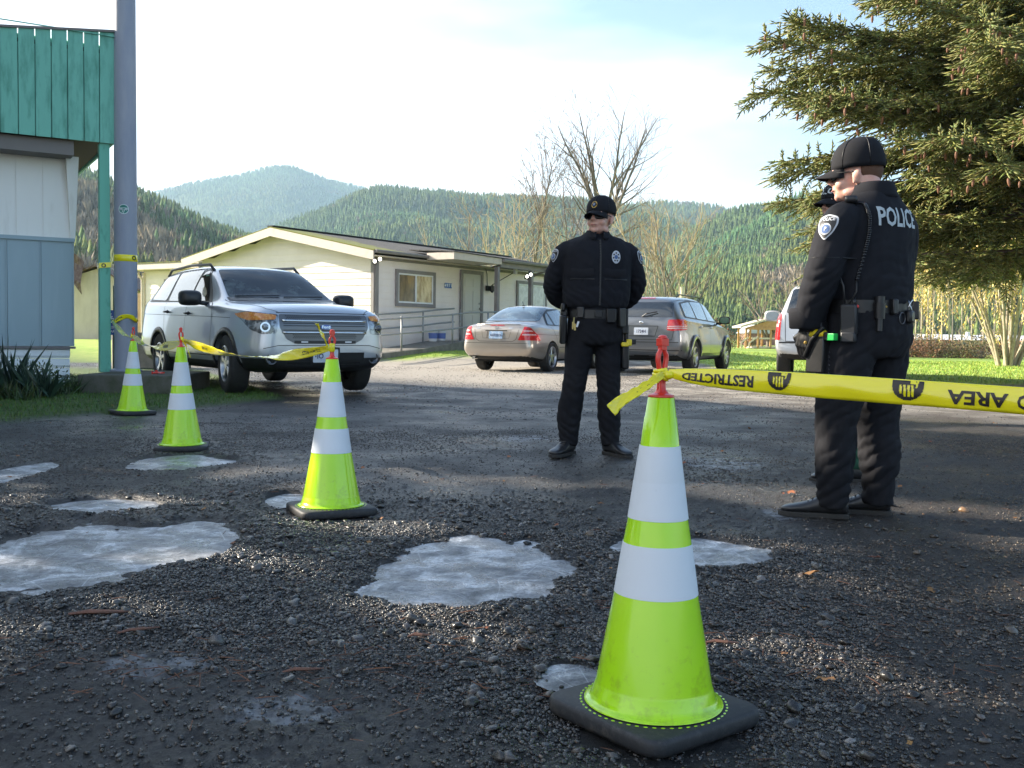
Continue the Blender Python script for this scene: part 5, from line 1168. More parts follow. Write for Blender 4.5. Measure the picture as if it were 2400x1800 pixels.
for i, (px, py, Y, s) in enumerate(((28, 880, 11.6, .75), (78, 895, 11.5, .5), (-20, 885, 11.5, .7), (112, 900, 11.4, .4))):
    t = empty('iris_clump', (P(px, 800, Y).x, Y, .05), 0, ('tall spiky clump of dark sword shaped leaves', 'second spiky leaf clump, right of the tallest', 'spiky leaf clump at the left frame edge', 'smallest spiky leaf clump, nearest the footing')[i] + ' against the skirting', 'plant', 'spiky plants by the mobile home')
    r = np.random.default_rng(i + 80); n = 26; bt = np.array([(-.5, 0, 0), (.5, 0, 0), (.45, .1, .55), (-.45, .1, .55), (0, .3, 1)]); bf = np.array([(0, 1, 2), (0, 2, 3), (3, 2, 4)])
    hh = s * (.5 + .6 * r.random(n)); M3 = rotm((r.random(n) - .5) * 1.2, (r.random(n) - .5) * 1.2, r.random(n) * 6.3) * np.stack([np.full(n, .05), hh, hh], 1)[:, None, :]
    b = .5 + r.random(n); scatter('leaves', bt, bf, M3, (r.random((n, 3)) - .5) * .12 * np.array([1, 1, 0]), irm, np.stack([b, b, b], 1), parent=t)
# dead leaves and twigs on the yard
lv = mat('dead_leaf', (.24, .09, .035), .7, attr='tint')
r = np.random.default_rng(9); lt = np.array([(0, 0, 0), (.35, .25, .12), (.5, .6, .02), (.2, .7, .12), (0, 1.1, .05), (-.2, .7, .10), (-.5, .6, .05), (-.35, .25, .14)]); lf = np.array([(0, 1, 2), (0, 2, 3), (0, 3, 4), (0, 4, 5), (0, 5, 6), (0, 6, 7)])
n = 420; y = np.sqrt(1.7 ** 2 + (15 ** 2 - 1.7 ** 2) * r.random(n)); x = (r.random(n) - .5) * 1.1 * y; s = .012 + .022 * r.random(n) ** 3
extra = [(1700, 1068, .055), (1748, 1253, .06), (1905, 1215, .05), (1290, 1092, .04), (1785, 1470, .05), (1470, 1012, .05), (1390, 1240, .03)]
x = np.append(x, [G(a * D, b * D).x for a, b, _ in extra]); y = np.append(y, [G(a * D, b * D).y for a, b, _ in extra]); s = np.append(s, [c for _, _, c in extra]); n = len(x)
M3 = rotm((r.random(n) - .5) * .9, (r.random(n) - .5) * .9, r.random(n) * 6.3) * s[:, None, None]; b = .6 + .9 * r.random(n)
tag(scatter('leaves', lt, lf, M3, np.stack([x, y, gz(x, y) + .006 + s * .15], 1), lv, np.stack([b, b * (.8 + .6 * r.random(n)), b], 1)), 'brown dead leaves scattered on the gravel', 'leaves', kind='stuff')
n = 900; r = np.random.default_rng(19); cx = G(560 * D, 1440 * D); cy = G(820 * D, 1400 * D)
x = np.concatenate([cx.x + r.normal(size=n // 3) * .45, (r.random(n // 3) - .5) * 5, G(1650 * D, 1380 * D).x + r.normal(size=n // 3) * .5]); y = np.concatenate([cx.y + r.normal(size=n // 3) * .16, 1.9 + 4 * r.random(n // 3), G(1650 * D, 1380 * D).y + r.normal(size=n // 3) * .3])
nt_ = np.array([(-.5, -.02, 0), (.5, -.02, 0), (.5, .02, .01), (-.5, .02, .01), (0, 0, .04)]); nf_ = np.array([(0, 1, 4), (1, 2, 4), (2, 3, 4), (3, 0, 4)]); L_ = .02 + .05 * r.random(n) ** 2
M3 = rotm((r.random(n) - .5) * .3, (r.random(n) - .5) * .3, r.random(n) * 6.3) * (L_)[:, None, None]; b = .5 + r.random(n)
tag(scatter('twig_litter', nt_, nf_, M3, np.stack([x, y, gz(x, y) + .008], 1), mat('twig_brown', (.14, .06, .03), .8, attr='tint'), np.stack([b, b, b], 1)), 'reddish twigs and needles littering the gravel', 'leaves', kind='stuff')
stm = mat('stick_bark', (.16, .07, .045), .8, var=(20, (.09, .045, .03), .4, .6))
for i, (px, py, L_, a, lab) in enumerate(((215, 1332, .17, 8, 'flat reddish bark strip on the gravel below the wide frozen puddle'), (300, 1370, .11, 28, 'dark bent stick right of the reddish bark strip'), (655, 1445, .10, 12, 'thin brown stick in the reddish needle litter at bottom centre'), (1560, 1388, .09, -8, 'thin reddish twig right of the nearest cone'), (905, 1382, .06, 4, 'short pale wood chip left of the nearest cone'))):
    c = G(px * D, py * D); t = empty('stick', (c.x, c.y, gz1(c.x, c.y) + .006), R(a), lab, 'stick'); m = MB(); w_ = .008 if i else .012
    m.tube([(-L_ / 2, 0, .001), (-L_ * .2, .006, .005), (L_ * .15, -.004, .006), (L_ / 2, .008, .002)], [w_ * .5, w_, w_ * .9, w_ * .4], 6, flat=.5); m.build('wood', stm, t)
# ------------------------------------------------------------ gazebo, far roof, post
wood_ = mat('fir_lumber', (.52, .30, .12), .7, var=(6, (.40, .22, .08), .4, .7)); woodp = mat('pale_lumber', (.62, .54, .40), .7)
GZ = empty('gazebo', (P(1800, 800, 74).x, 74, -.30), R(-4), 'open timber gazebo with a low roof and white steps beyond the lawn', 'gazebo')
kk = 2350 / 74
def gx_(px): return (px - 1800) / kk
def gzz(px, py): return P(px, py, 74).z + .30
m = MB(); x0, x1, xr = gx_(1735), gx_(1905), gx_(1822); z0_, z1_ = gzz(1738, 768), gzz(1820, 744)
for a, b_, c_, d_ in ((x0, xr, z0_, z1_), (xr, x1, z1_, z0_)):
    m.add([(a, -.3, c_), (b_, -.3, d_), (b_, 4, d_), (a, 4, c_), (a, -.3, c_ + .14), (b_, -.3, d_ + .14), (b_, 4, d_ + .14), (a, 4, c_ + .14)], [(0, 1, 2, 3), (7, 6, 5, 4), (0, 4, 5, 1), (1, 5, 6, 2), (2, 6, 7, 3), (3, 7, 4, 0)])
m.build('roof', woodp, GZ); m = MB(); m.add([(x0 + .3, -.1, z0_ - .02), (x1 - .3, -.1, z0_ - .02), (x1 - .3, -.04, z0_ - .02), (x0 + .3, -.04, z0_ - .02), (xr, -.1, z1_ - .05), (xr, -.04, z1_ - .05)], [(0, 1, 4), (3, 5, 2), (0, 4, 5, 3), (1, 2, 5, 4), (0, 3, 2, 1)]); m.box(((x0 + x1) / 2, -.1, z0_ - .06), (x1 - x0 - .8, .12, .16)); m.build('gable_board', wood_, GZ)
for px in (1749, 1777, 1806, 1890):
    for y in (0, 3.6): m = MB(); m.box((gx_(px), y, z0_ / 2), (.14, .14, z0_)); m.build('post', wood_, GZ)
m = MB()
for y in (-.02, 3.6):
    for z in (.50, 1.18): m.box(((gx_(1762) + x1) / 2 - .2, y, z * .95), (x1 - gx_(1762) - .4, .08, .12))
m.build('rail', woodp, GZ); m = MB(); m.box(((gx_(1770) + x1) / 2 - .1, 1.8, .42), (x1 - gx_(1770), 3.6, .10)); m.build('deck', woodp, GZ); m = MB()
for i in range(4): m.box((gx_(1738) + i * .17 + .1, -.35, .08 + i * .11), (.55, .9, .045))
m.bar((gx_(1733), -.8, .75), (gx_(1750), -.8, 1.2), .06, .09); m.bar((gx_(1752), -.8, .75), (gx_(1772), -.8, 1.25), .06, .09)
for px in (1735, 1753): m.box((gx_(px), -.8, .38), (.08, .08, .76))
m.build('steps', woodp, GZ)
for i, (px, py, w_, lab) in enumerate(((1810, 781, 3.4, 'pale metal roofed trailer seen through the gazebo'), )):
    t = empty('trailer', (P(px, py, 90).x, 90, -.3), R(8), lab, 'trailer'); m = MB(); m.box((0, 0, 1.1), (w_ + 2, 2.2, 1.2)); m.build('body', mat('trailer_red', (.30, .16, .13), .6), t); m = MB(); m.prism([(-2.9, 0), (2.9, 0), (2.3, .75), (-2.1, .75)], 2.6, Matrix.Translation((0, 1.3, 1.55)) @ Matrix.Rotation(R(90), 4, 'X')); m.build('roof', mat('pale_sheet', (.50, .52, .56), .45), t)
t = empty('long_shed', (P(2230, 790, 86).x, 86, -.6), R(-3), 'long low white roof showing over the far hedge', 'shed'); m = MB(); m.box((0, 0, .75), (13, 3, 1.5)); m.build('wall', mat('shed_grey', (.30, .29, .27), .7), t)
zr_ = P(2230, 787, 86).z + .6; m = MB(); m.add([(-6.8, -1.9, zr_ - .35), (6.8, -1.9, zr_ - .35), (6.8, 0, zr_ + .1), (-6.8, 0, zr_ + .1), (6.8, 1.9, zr_ - .35), (-6.8, 1.9, zr_ - .35)], [(0, 1, 2, 3), (3, 2, 4, 5), (0, 5, 4, 1), (0, 3, 5), (1, 4, 2)]); m.build('roof', mat('white_roof', (.70, .70, .70), .5), t)
m = MB(); m.cyl((1.2, -.4, zr_ - .1), (1.2, -.4, zr_ + .35), .16); m.build('vent', white, t)
t = empty('wooden_post', (P(1598, 700, 50).x, 50, -.1), 0, 'short pale wooden post top rising behind the grey crossover', 'post'); m = MB(); m.cyl((0, 0, 0), (0, 0, P(1598, 672, 50).z + .1), .11, .10, 10); m.build('shaft', woodp, t)
# ------------------------------------------------------------ unseen evergreens added left of the frame to shade and dapple the yard
def make_shade_fir(x, y, H, Rr, label, seedv):
    t = empty('fir', (x, y, 0), 0, label, 'tree', 'firs to the left of the yard'); r = np.random.default_rng(seedv); n = int((850 if seedv in (300, 301) else 1500) * H / 12); z = H * (.06 + .93 * r.random(n) ** .85); a = r.random(n) * 6.3
    rad = Rr * (1 - z / H) ** .85 * (.35 + .65 * np.sqrt(r.random(n))) ; p = np.stack([rad * np.cos(a), rad * np.sin(a), z - rad * .25], 1); d = np.stack([np.cos(a), np.sin(a), -.25 + .4 * r.random(n)], 1)
    B = basis(d, np.array([[0, 0, 1.]])) * np.array([3.2, 1.0, 1.1])[None, None, :] * (.6 + .6 * r.random(n))[:, None, None]; tv_, tf_ = spray_tpl(); b = .6 + .8 * r.random(n)
    scatter('crown', tv_, tf_, B, p, ndl, np.stack([b, b, b], 1), parent=t); m = MB(); m.cyl((0, 0, 0), (0, 0, H * .9), .28, .05, 8); m.build('trunk', bark_s, t)
for i, (x, y, H, Rr) in enumerate(((-13.0, 8.2, 11, 2.7), (-12.5, 4.8, 10, 2.6), (-13.2, 12.2, 9.5, 2.2), (-10.5, 1.4, 9, 2.5), (-17, 15.6, 10.5, 2.3))):
    make_shade_fir(x, y, H, Rr, '%s fir in the row left of the yard, outside the photograph' % ords[i], 300 + i)
# ------------------------------------------------------------ vehicles
def paint(name, c, metal=.55, rough=.28): return mat(name, c, rough, metal, coat=1, var=(2.2, tuple(v * .93 for v in c), .4, .7), bump=(5, .02, .01))
glassd = mat('dark_car_glass', (.018, .022, .026), .03, spec=.9, coat=1)
tyre_m = mat('tyre_rubber', (.018, .018, .018), .75, var=(12, (.035, .033, .03), .5, .8), bump=(120, .3, .002))
alloy = mat('alloy', (.42, .43, .45), .3, .75, coat=.5); chrome = mat('chrome', (.70, .71, .72), .12, 1)
seam_m = mat('panel_gap', (.02, .02, .02), .7); underm = mat('underbody', (.012, .012, .012), .9)
amber = mat('amber_lens', (.62, .20, .03), .12, coat=1, var=(30, (.75, .35, .08), .45, .6)); clearl = mat('lamp_glass', (.34, .37, .40), .08, .3, coat=1, var=(14, (.08, .09, .10), .45, .55))
redl = mat('red_lens', (.48, .012, .015), .12, coat=1, var=(26, (.70, .05, .04), .5, .7)); redpale = mat('pale_red_lens', (.70, .45, .45), .12, coat=1)
platew = mat('plate_white', (.62, .66, .72), .4, var=(20, (.45, .52, .64), .5, .7)); plateb = mat('plate_blue', (.25, .38, .55), .4, var=(18, (.42, .52, .65), .45, .6)); inkn = mat('plate_ink', (.03, .04, .10), .5)
class Hull:
    def __init__(s, stations, arches, cut_r, wy, lowz=None):
        rings = []
        for (x, zb, zm, zs, zt, wb, wm, ws, wt) in stations:
            h = zt - zs; g = min(1, max(0, (h - .06) / .3))
            half = [(0, zb), (wb * .85, zb), (wb, zb + .05), (wm, zb + .45 * (zm - zb)), (wm, zm), (ws + .25 * (wm - ws), zs - .06), (ws, zs), (ws - .035, zs + .025 + .0 * g), ((ws - .03) * (1 - .85) + wt * .85 + .012, zt - .12 * g - .035 * (1 - g)), (wt - .05, zt - .02), (wt * .5, zt + .005), (0, zt + .012)]
            rings.append([(x, y, z) for y, z in half] + [(x, -y, z) for y, z in half[-2:0:-1]])
        m = MB(); m.loft(rings); me = bpy.data.meshes.new('h'); me.from_pydata(m.v, [], m.f)
        bm = bmesh.new(); bm.from_mesh(me); bmesh.ops.recalc_face_normals(bm, faces=bm.faces); bm.to_mesh(me); bm.free()
        me.materials.append(None); me.materials.append(None)
        o = bpy.data.objects.new('h', me); C.objects.link(o); q = o.modifiers.new('s', 'SUBSURF'); q.levels = 2
        cs = []
        for ax in arches:
            for sd in (-1, 1):
                c = MB(); c.cyl((ax[0], sd * (wy - .24), ax[1]), (ax[0], sd * (wy + .3), ax[1]), cut_r, n=40); cm = c.build('c', underm); cm.data.materials.clear(); cm.data.materials.append(None); cm.data.materials.append(None)
                cm.data.polygons.foreach_set('material_index', [1] * len(cm.data.polygons)); cs.append(cm)
        dg = bpy.context.evaluated_depsgraph_get(); smooth = bpy.data.meshes.new_from_object(o.evaluated_get(dg))
        s.bvh = BVHTree.FromPolygons([v.co.copy() for v in smooth.vertices], [tuple(p.vertices) for p in smooth.polygons])
        for cm in cs:
            b = o.modifiers.new('b', 'BOOLEAN'); b.operation = 'DIFFERENCE'; b.object = cm; b.solver = 'EXACT'
        bpy.context.view_layer.update(); dg = bpy.context.evaluated_depsgraph_get(); s.me = bpy.data.meshes.new_from_object(o.evaluated_get(dg))
        for cm in cs: bpy.data.objects.remove(cm)
        bpy.data.objects.remove(o)
    def body(s, parent, pm, lowm=None, lowz=0):
        if lowm:
            bm = bmesh.new(); bm.from_mesh(s.me)
            for co, no in (((0, 0, .48), (0, 0, 1)), ((0, 0, .42), (0, 0, 1)), ((0, 0, .55), (0, 0, 1)), ((2.0, 0, 0), (1, 0, 0)), ((-2.2, 0, 0), (1, 0, 0))): bmesh.ops.bisect_plane(bm, geom=bm.verts[:] + bm.edges[:] + bm.faces[:], plane_co=co, plane_no=no)
            bm.to_mesh(s.me); bm.free()
        s.me.materials.clear(); s.me.materials.append(pm); s.me.materials.append(underm); s.me.materials.append(lowm or pm)
        for p in s.me.polygons:
            p.use_smooth = True
            if p.material_index == 0 and lowm and p.center.z < (lowz(p.center.x) if callable(lowz) else lowz): p.material_index = 2
            if p.material_index == 0 and p.normal.z < -.8 and p.center.z < .5: p.material_index = 1
        s.me.set_sharp_from_angle(angle=R(50)); o = bpy.data.objects.new('body', s.me); o.parent = parent; C.objects.link(o); return o
    def hit(s, p, d, off=0):
        h = s.bvh.ray_cast(Vector(p), Vector(d))
        if h[0] is None: h = s.bvh.find_nearest(Vector(p) + Vector(d) * 3)
        n = h[1]; n = n if n.dot(Vector(d)) < 0 else -n
        return h[0] + n * off
    def patch(s, name, poly, proj, m, parent, off=.004, edge=.07, thick=0, label=None):
        """proj: ('side',sgn) poly=(x,z); ('front'|'rear') poly=(y,z); ('corner',(dx,dy)) poly=(u,z) with u along the perpendicular"""
        bm = bmesh.new(); vs = [bm.verts.new((u, v, 0)) for u, v in poly]; bm.faces.new(vs); bmesh.ops.triangulate(bm, faces=bm.faces)
        for _ in range(5):
            lg = [e for e in bm.edges if e.calc_length() > edge]
            if not lg: break
            bmesh.ops.subdivide_edges(bm, edges=lg, cuts=1); bmesh.ops.triangulate(bm, faces=bm.faces)
        for v in bm.verts:
            u, z = v.co.x, v.co.y; v.co = s.hit(*s.pr(proj, u, z), off)
        bmesh.ops.recalc_face_normals(bm, faces=bm.faces); me = bpy.data.meshes.new(name); bm.to_mesh(me); bm.free(); me.materials.append(m)
        me.polygons.foreach_set('use_smooth', [True] * len(me.polygons)); o = bpy.data.objects.new(name, me); C.objects.link(o); o.parent = parent
        if thick: q = o.modifiers.new('t', 'SOLIDIFY'); q.thickness = thick; q.offset = -1
        if label: o['label'] = label
        return o
    def pr(s, proj, u, z):
        if proj[0] == 'side': return (u, 3 * proj[1], z), (0, -proj[1], 0)
        if proj[0] == 'front': return (4, u, z), (-1, 0, 0)
        if proj[0] == 'rear': return (-4, u, z), (1, 0, 0)
        if proj[0] == 'top': return (u, z, 4), (0, 0, -1)
        d = Vector((*proj[1], 0)).normalized(); t = Vector((-d.y, d.x, 0)); c = Vector((*proj[2], z)) + t * u
        return c + d * 3, -d
    def line(s, mb, pts, proj, w=.008, off=.003, closed=False):
        pts = list(pts) + ([pts[0]] if closed else []); q = []
        for i in range(len(pts) - 1):
            a, b = pts[i], pts[i + 1]; n = max(1, int(math.hypot(b[0] - a[0], b[1] - a[1]) / .06))
            for k in range(n): q.append((a[0] + (b[0] - a[0]) * k / n, a[1] + (b[1] - a[1]) * k / n))
        q.append(pts[-1]); vs = []
        for i, p in enumerate(q):
            a = q[min(i + 1, len(q) - 1)]; b = q[max(i - 1, 0)]; l = math.hypot(a[0] - b[0], a[1] - b[1]) or 1; nx, ny = -(a[1] - b[1]) / l * w / 2, (a[0] - b[0]) / l * w / 2
            vs += [s.hit(*s.pr(proj, p[0] + nx, p[1] + ny), off), s.hit(*s.pr(proj, p[0] - nx, p[1] - ny), off)]
        mb.add(vs, [(2 * i, 2 * i + 1, 2 * i + 3, 2 * i + 2) for i in range(len(q) - 1)])
    def text(s, mb, txt, size, proj, c, off=.006, bold=0, flip=1, width=1):
        vs, fs = text_mesh(txt, size, bold, width=width); mb.add([s.hit(*s.pr(proj, c[0] + u * flip, c[1] + v), off) for u, v in vs], fs)
def roundp(pts, r=.04, n=4):
    out = []; k = len(pts)
    for i in range(k):
        p = Vector(pts[i]); a = Vector(pts[i - 1]) - p; b = Vector(pts[(i + 1) % k]) - p; ra = min(r, a.length * .45, b.length * .45); a = a.normalized() * ra; b = b.normalized() * ra
        for j in range(n + 1): t = j / n; q = p + a * (1 - t) ** 2 + b * t ** 2; out.append((q.x, q.y))
    return out
def make_wheel(parent, x, y, r, rim_r, w, spokes=5, style=0, steer=0):
    sd = 1 if y > 0 else -1; t = MB(); hw = w / 2
    t.lathe([(rim_r - .005, -hw * .9), (rim_r + .03, -hw), (r - .03, -hw * .98), (r - .008, -hw * .85), (r, -hw * .6), (r, hw * .6), (r - .008, hw * .85), (r - .03, hw * .98), (rim_r + .03, hw), (rim_r - .005, hw * .9)], 44, ax='y', cap=False)
    t.lathe([(.001, -hw * .5), (rim_r, -hw * .5), (rim_r, hw * .85)], 36, ax='y', cap=False)
    T = t.build('wheel', tyre_m, parent, smooth=True, auto=40); T.location = (x, y, r); T.rotation_euler = (0, 0, steer)
    m = MB(); o = sd * hw; m.lathe([(rim_r - .004, o * .80), (rim_r + .004, o * .96), (rim_r - .012, o * .99), (rim_r - .022, o * .86), (rim_r - .03, o * .3)], 40, ax='y', cap=False)
    m.lathe([(.001, o * .84), (.055, o * .86), (.07, o * .74), (.07, o * .4)], 20, ax='y', cap=False)
    for k in range(spokes):
        a = 2 * math.pi * k / spokes + .3; ca, sa = math.cos(a), math.sin(a); wi, wo = (.040, .030) if style == 0 else (.036, .050)
        if style == 2: wi, wo = .030, .026
        prof = []
        for rr_, ww, oo in ((.05, wi, .84), (rim_r * .55, (wi + wo) / 2 * .8, .80), (rim_r - .012, wo, .93)):
            c = (rr_ * ca, rr_ * sa); tn = (-sa, ca)
            prof.append([(c[0] - tn[0] * ww, o * (oo - .12), c[1] - tn[1] * ww), (c[0] - tn[0] * ww * .7, o * oo, c[1] - tn[1] * ww * .7), (c[0] + tn[0] * ww * .7, o * oo, c[1] + tn[1] * ww * .7), (c[0] + tn[0] * ww, o * (oo - .12), c[1] + tn[1] * ww), (c[0], o * (oo - .3), c[1])])
        m.loft([[(q[0], q[1], q[2]) for q in ring] for ring in prof])
    rim = m.build('rim', alloy, T, smooth=True, auto=35)
    b = MB(); b.lathe([(rim_r * .93, o * .2), (.05, o * .25), (.001, o * .25)], 24, ax='y', cap=False); b.build('brake', mat('brake', (.03, .03, .032), .6, .4) if 'brake' not in bpy.data.materials else bpy.data.materials['brake'], T)
    return T
def mirror_(parent, x, y, z, m, glass, face=-1, s=1.0):
    sd = 1 if y > 0 else -1; b = MB(); cx_, cy_, cz_ = x, y + sd * .15 * s, z + .05
    b.loft([[(cx_ + o * s, cy_ + .128 * s * k * math.copysign(abs(math.cos(t)) ** .55, math.cos(t)), cz_ + .090 * s * k * math.copysign(abs(math.sin(t)) ** .55, math.sin(t))) for t in [2 * math.pi * i / 24 for i in range(24)]] for o, k in ((-.075, .96), (-.06, 1), (.0, 1), (.05, .9), (.085, .62), (.095, .2))])
    b.bar((x + .03, y - sd * .06, z - .03), (x + .01, y + sd * .08, z - .01), .06, .05); o = b.build('door_mirror', m, parent, smooth=True)
    g = MB(); n = 18; g.add([(x + face * .080 * s, y + sd * .15 * s + .105 * s * math.copysign(abs(math.cos(t)) ** .7, math.cos(t)), z + .05 + .07 * s * math.copysign(abs(math.sin(t)) ** .7, math.sin(t))) for t in [2 * math.pi * i / n for i in range(n)]], [tuple(range(n))]); g.build('mirror_glass', glass, o)
def handle_(h, parent, x, z, sd, m):
    b = MB(); p = h.hit((x, 3 * sd, z), (0, -sd, 0), 0); b.tube([p + Vector((.09, 0, 0)), p + Vector((.06, sd * .035, .003)), p + Vector((-.06, sd * .035, .003)), p + Vector((-.09, 0, 0))], [.012, .014, .014, .012], 8); b.build('door_handle', m, parent, smooth=True)
    b = MB(); b.ball(p, (.05, .006, .03)); b.build('handle_cup', seam_m, parent, smooth=True)
def place_car(root, wheel_local, wpos, heading):
    """heading = world angle of the car's forward (+x) axis; wheel_local lands on wpos"""
    a = heading; root.rotation_euler = (0, 0, a); v = Vector((wheel_local[0] * math.cos(a) - wheel_local[1] * math.sin(a), wheel_local[0] * math.sin(a) + wheel_local[1] * math.cos(a), 0)); root.location = Vector(wpos) - v
# ---- silver SUV, three-quarter front
silver = paint('silver_paint', (.50, .53, .57), .55)
SU = empty('suv', label='silver SUV with black lower bumper and amber front corner lamps, nose toward the viewer', cat='car')
st_su = [(2.42, .52, .62, .78, .84, .45, .56, .54, .44), (2.40, .40, .62, .90, .97, .62, .74, .70, .60), (2.33, .33, .64, .99, 1.08, .76, .87, .81, .70), (2.15, .29, .68, 1.04, 1.14, .86, .96, .88, .76), (1.85, .28, .72, 1.07, 1.18, .91, .99, .91, .78), (1.4, .28, .76, 1.10, 1.21, .94, 1.0, .93, .80),
         (1.12, .28, .78, 1.13, 1.235, .94, 1.0, .94, .80), (1.0, .28, .78, 1.14, 1.275, .94, 1.0, .94, .79), (.62, .28, .78, 1.15, 1.49, .94, 1.0, .945, .735), (.26, .28, .78, 1.16, 1.67, .94, 1.0, .945, .69), (.05, .28, .78, 1.165, 1.725, .94, 1.0, .945, .675), (-.5, .28, .78, 1.17, 1.765, .94, 1.0, .945, .67),
         (-1.3, .28, .78, 1.19, 1.765, .94, 1.0, .945, .66), (-1.9, .28, .78, 1.21, 1.74, .94, 1.0, .935, .645), (-2.25, .30, .78, 1.22, 1.69, .92, .98, .915, .62), (-2.45, .34, .78, 1.22, 1.52, .88, .95, .88, .64), (-2.55, .38, .76, 1.15, 1.27, .82, .92, .86, .70), (-2.60, .48, .70, .92, 1.0, .70, .84, .80, .68)]
hs = Hull(st_su, ((1.5, .385), (-1.36, .385)), .425, 1.0)
lowz = lambda x: .48 if x > 2.0 else (.42 if x > -2.2 else .55)
hs.body(SU, silver, blackp, lowz)
for sd in (-1, 1):
    pj = ('side', sd)
    wins = [roundp([(.62, 1.215), (-.10, 1.22), (-.10, 1.62), (.02, 1.66), (.10, 1.63)], .04), roundp([(-.17, 1.22), (-1.12, 1.245), (-1.16, 1.665), (-.17, 1.675)], .05), roundp([(-1.24, 1.25), (-2.05, 1.28), (-1.92, 1.62), (-1.24, 1.66)], .06)]
    big = roundp([(.78, 1.195), (-2.18, 1.245), (-1.98, 1.68), (-1.2, 1.705), (-.1, 1.705), (.06, 1.685)], .05)
    hs.patch('window_trim', big, pj, blackp, SU, off=.003)
    for w in wins: hs.patch('side_window', w, pj, glassd, SU, off=.008, edge=.1)
    g = MB()
    hs.line(g, [(.98, .48), (1.0, .9), (.92, 1.13), (.80, 1.19)], pj); hs.line(g, [(-.12, .48), (-.13, 1.2)], pj); hs.line(g, [(-1.02, .55), (-1.12, .95), (-1.18, 1.22)], pj); hs.line(g, [(.98, .49), (-1.0, .49)], pj, .012)
    hs.line(g, [(1.62, .98), (.95, 1.0), (-2.3, 1.06)], pj, .006); g.build('panel_gaps', seam_m, SU)
    for x, z in ((-.02, 1.05), (-1.0, 1.08)): handle_(hs, SU, x, z, sd, blackp)
    for ax in (1.5, -1.36):
        b = MB(); pts = [(ax + .44 * math.cos(R(a)), .385 + .44 * math.sin(R(a))) for a in range(-12, 193, 12)]; hs.line(b, pts, pj, .07, .006); ob = b.build('arch_cladding', blackp, SU, smooth=True); ob.modifiers.new('s', 'SOLIDIFY').thickness = .015
    b = MB(); b.tube([(.12, sd * .63, 1.66), (-.05, sd * .63, 1.75), (-.9, sd * .625, 1.775), (-1.9, sd * .61, 1.75), (-2.08, sd * .61, 1.66)], .020, 8); b.build('roof_rail', blackp, SU, smooth=True)
    mirror_(SU, .62, sd * .96, 1.20, blackp, chrome, -1, 1.15)
    hp = ('corner', (.86, sd * .5), (2.0, sd * .55))
    k = sd
    hl = [(k * a, z) for a, z in ((-.13, 1.02), (-.13, .79), (.05, .775), (.20, .83), (.34, .95), (.47, 1.035), (.28, 1.06))]
    base_ = hs.patch('headlight', roundp(hl, .03), hp, clearl, SU, off=.006, edge=.06)
    hs.patch('amber_lens', roundp([(k * a, z) for a, z in ((-.11, 1.01), (-.10, .955), (.24, .945), (.40, .99), (.46, 1.03), (.28, 1.05))], .02), hp, amber, base_, off=.011, edge=.06)
    ce = hs.hit(*hs.pr(hp, k * .01, .865), .012); dn = Vector((.90, sd * .43, .1)).normalized(); b = MB(); b.cyl(ce - dn * .01, ce + dn * .006, .062, .062, 20); b.build('lens_ring', chrome, base_, smooth=True, auto=40); b = MB(); b.ball(ce + dn * .004, (.042, .042, .042)); b.build('lens', clearl, base_, smooth=True)
    fg = hs.hit((4, sd * .70, .47), (-1, 0, 0), .0); b = MB(); b.lathe([(.075, -.03), (.072, .004), (.058, .002), (.052, -.02), (.001, -.01)], 20, tuple(fg), ax='x', cap=False); b.build('fog_lamp', mat('fog_glass', (.05, .05, .055), .15, coat=1) if 'fog_glass' not in bpy.data.materials else bpy.data.materials['fog_glass'], SU, smooth=True)
hs.patch('windshield', roundp([(-.74, 1.255), (.74, 1.255), (.66, 1.50), (.60, 1.665), (0, 1.695), (-.60, 1.665), (-.66, 1.50)], .05), ('front',), mat('windshield_glass', (.012, .018, .023), .03, spec=.28, coat=0, var=(3.2, (.06, .08, .08), .50, .64), vscale=(1, 1, .7)), SU, off=.007, edge=.08)
g = MB(); hs.line(g, [(-.76, 1.235), (.76, 1.235)], ('front',), .05, .005); g.build('cowl', blackp, SU)
for y0, y1 in ((-.66, -.05), (.0, .60)):
    g = MB(); a = hs.hit((4, y0, 1.262), (-1, 0, 0), .02); b = hs.hit((4, y1, 1.275), (-1, 0, 0), .025); g.tube([a, a.lerp(b, .5) + Vector((.03, 0, .0)), b], .009, 6); g.build('wiper', blackp, SU)
g = MB(); hs.line(g, [(1.02, -.80), (1.6, -.78), (2.2, -.70), (2.36, -.55)], ('top',), .008, .003); hs.line(g, [(1.02, .80), (1.6, .78), (2.2, .70), (2.36, .55)], ('top',), .008, .003); hs.line(g, [(-.62, 1.045), (.62, 1.045)], ('front',), .008, .003); g.build('bonnet_gap', seam_m, SU)
g = MB(); hs.line(g, [(1.15, -.45), (2.0, -.40)], ('top',), .012, .004); hs.line(g, [(1.15, .45), (2.0, .40)], ('top',), .012, .004); g.build('bonnet_crease', silver, SU)
g = MB(); hs.line(g, [(-.80, .60), (-.62, .64), (.62, .64), (.80, .60)], ('front',), .008, .003); g.build('bumper_gap', seam_m, SU)
grm_ = mat('grille_grey', (.16, .165, .175), .35, .5); gmesh = mat('grille_mesh', (.03, .03, .032), .4, .3)
gp_ = roundp([(-.60, 1.025), (.60, 1.025), (.605, .86), (.52, .72), (.40, .66), (-.40, .66), (-.52, .72), (-.605, .86)], .03)
GR = hs.patch('grille', gp_, ('front',), grm_, SU, off=.006)
for z, w_, hw in ((.945, .022, .57), (.80, .022, .57)):
    g = MB(); hs.line(g, [(-hw, z), (hw, z)], ('front',), w_ * 1.1, .020); ob = g.build('grille_bar', chrome, GR, smooth=True); ob.modifiers.new('s', 'SOLIDIFY').thickness = .012
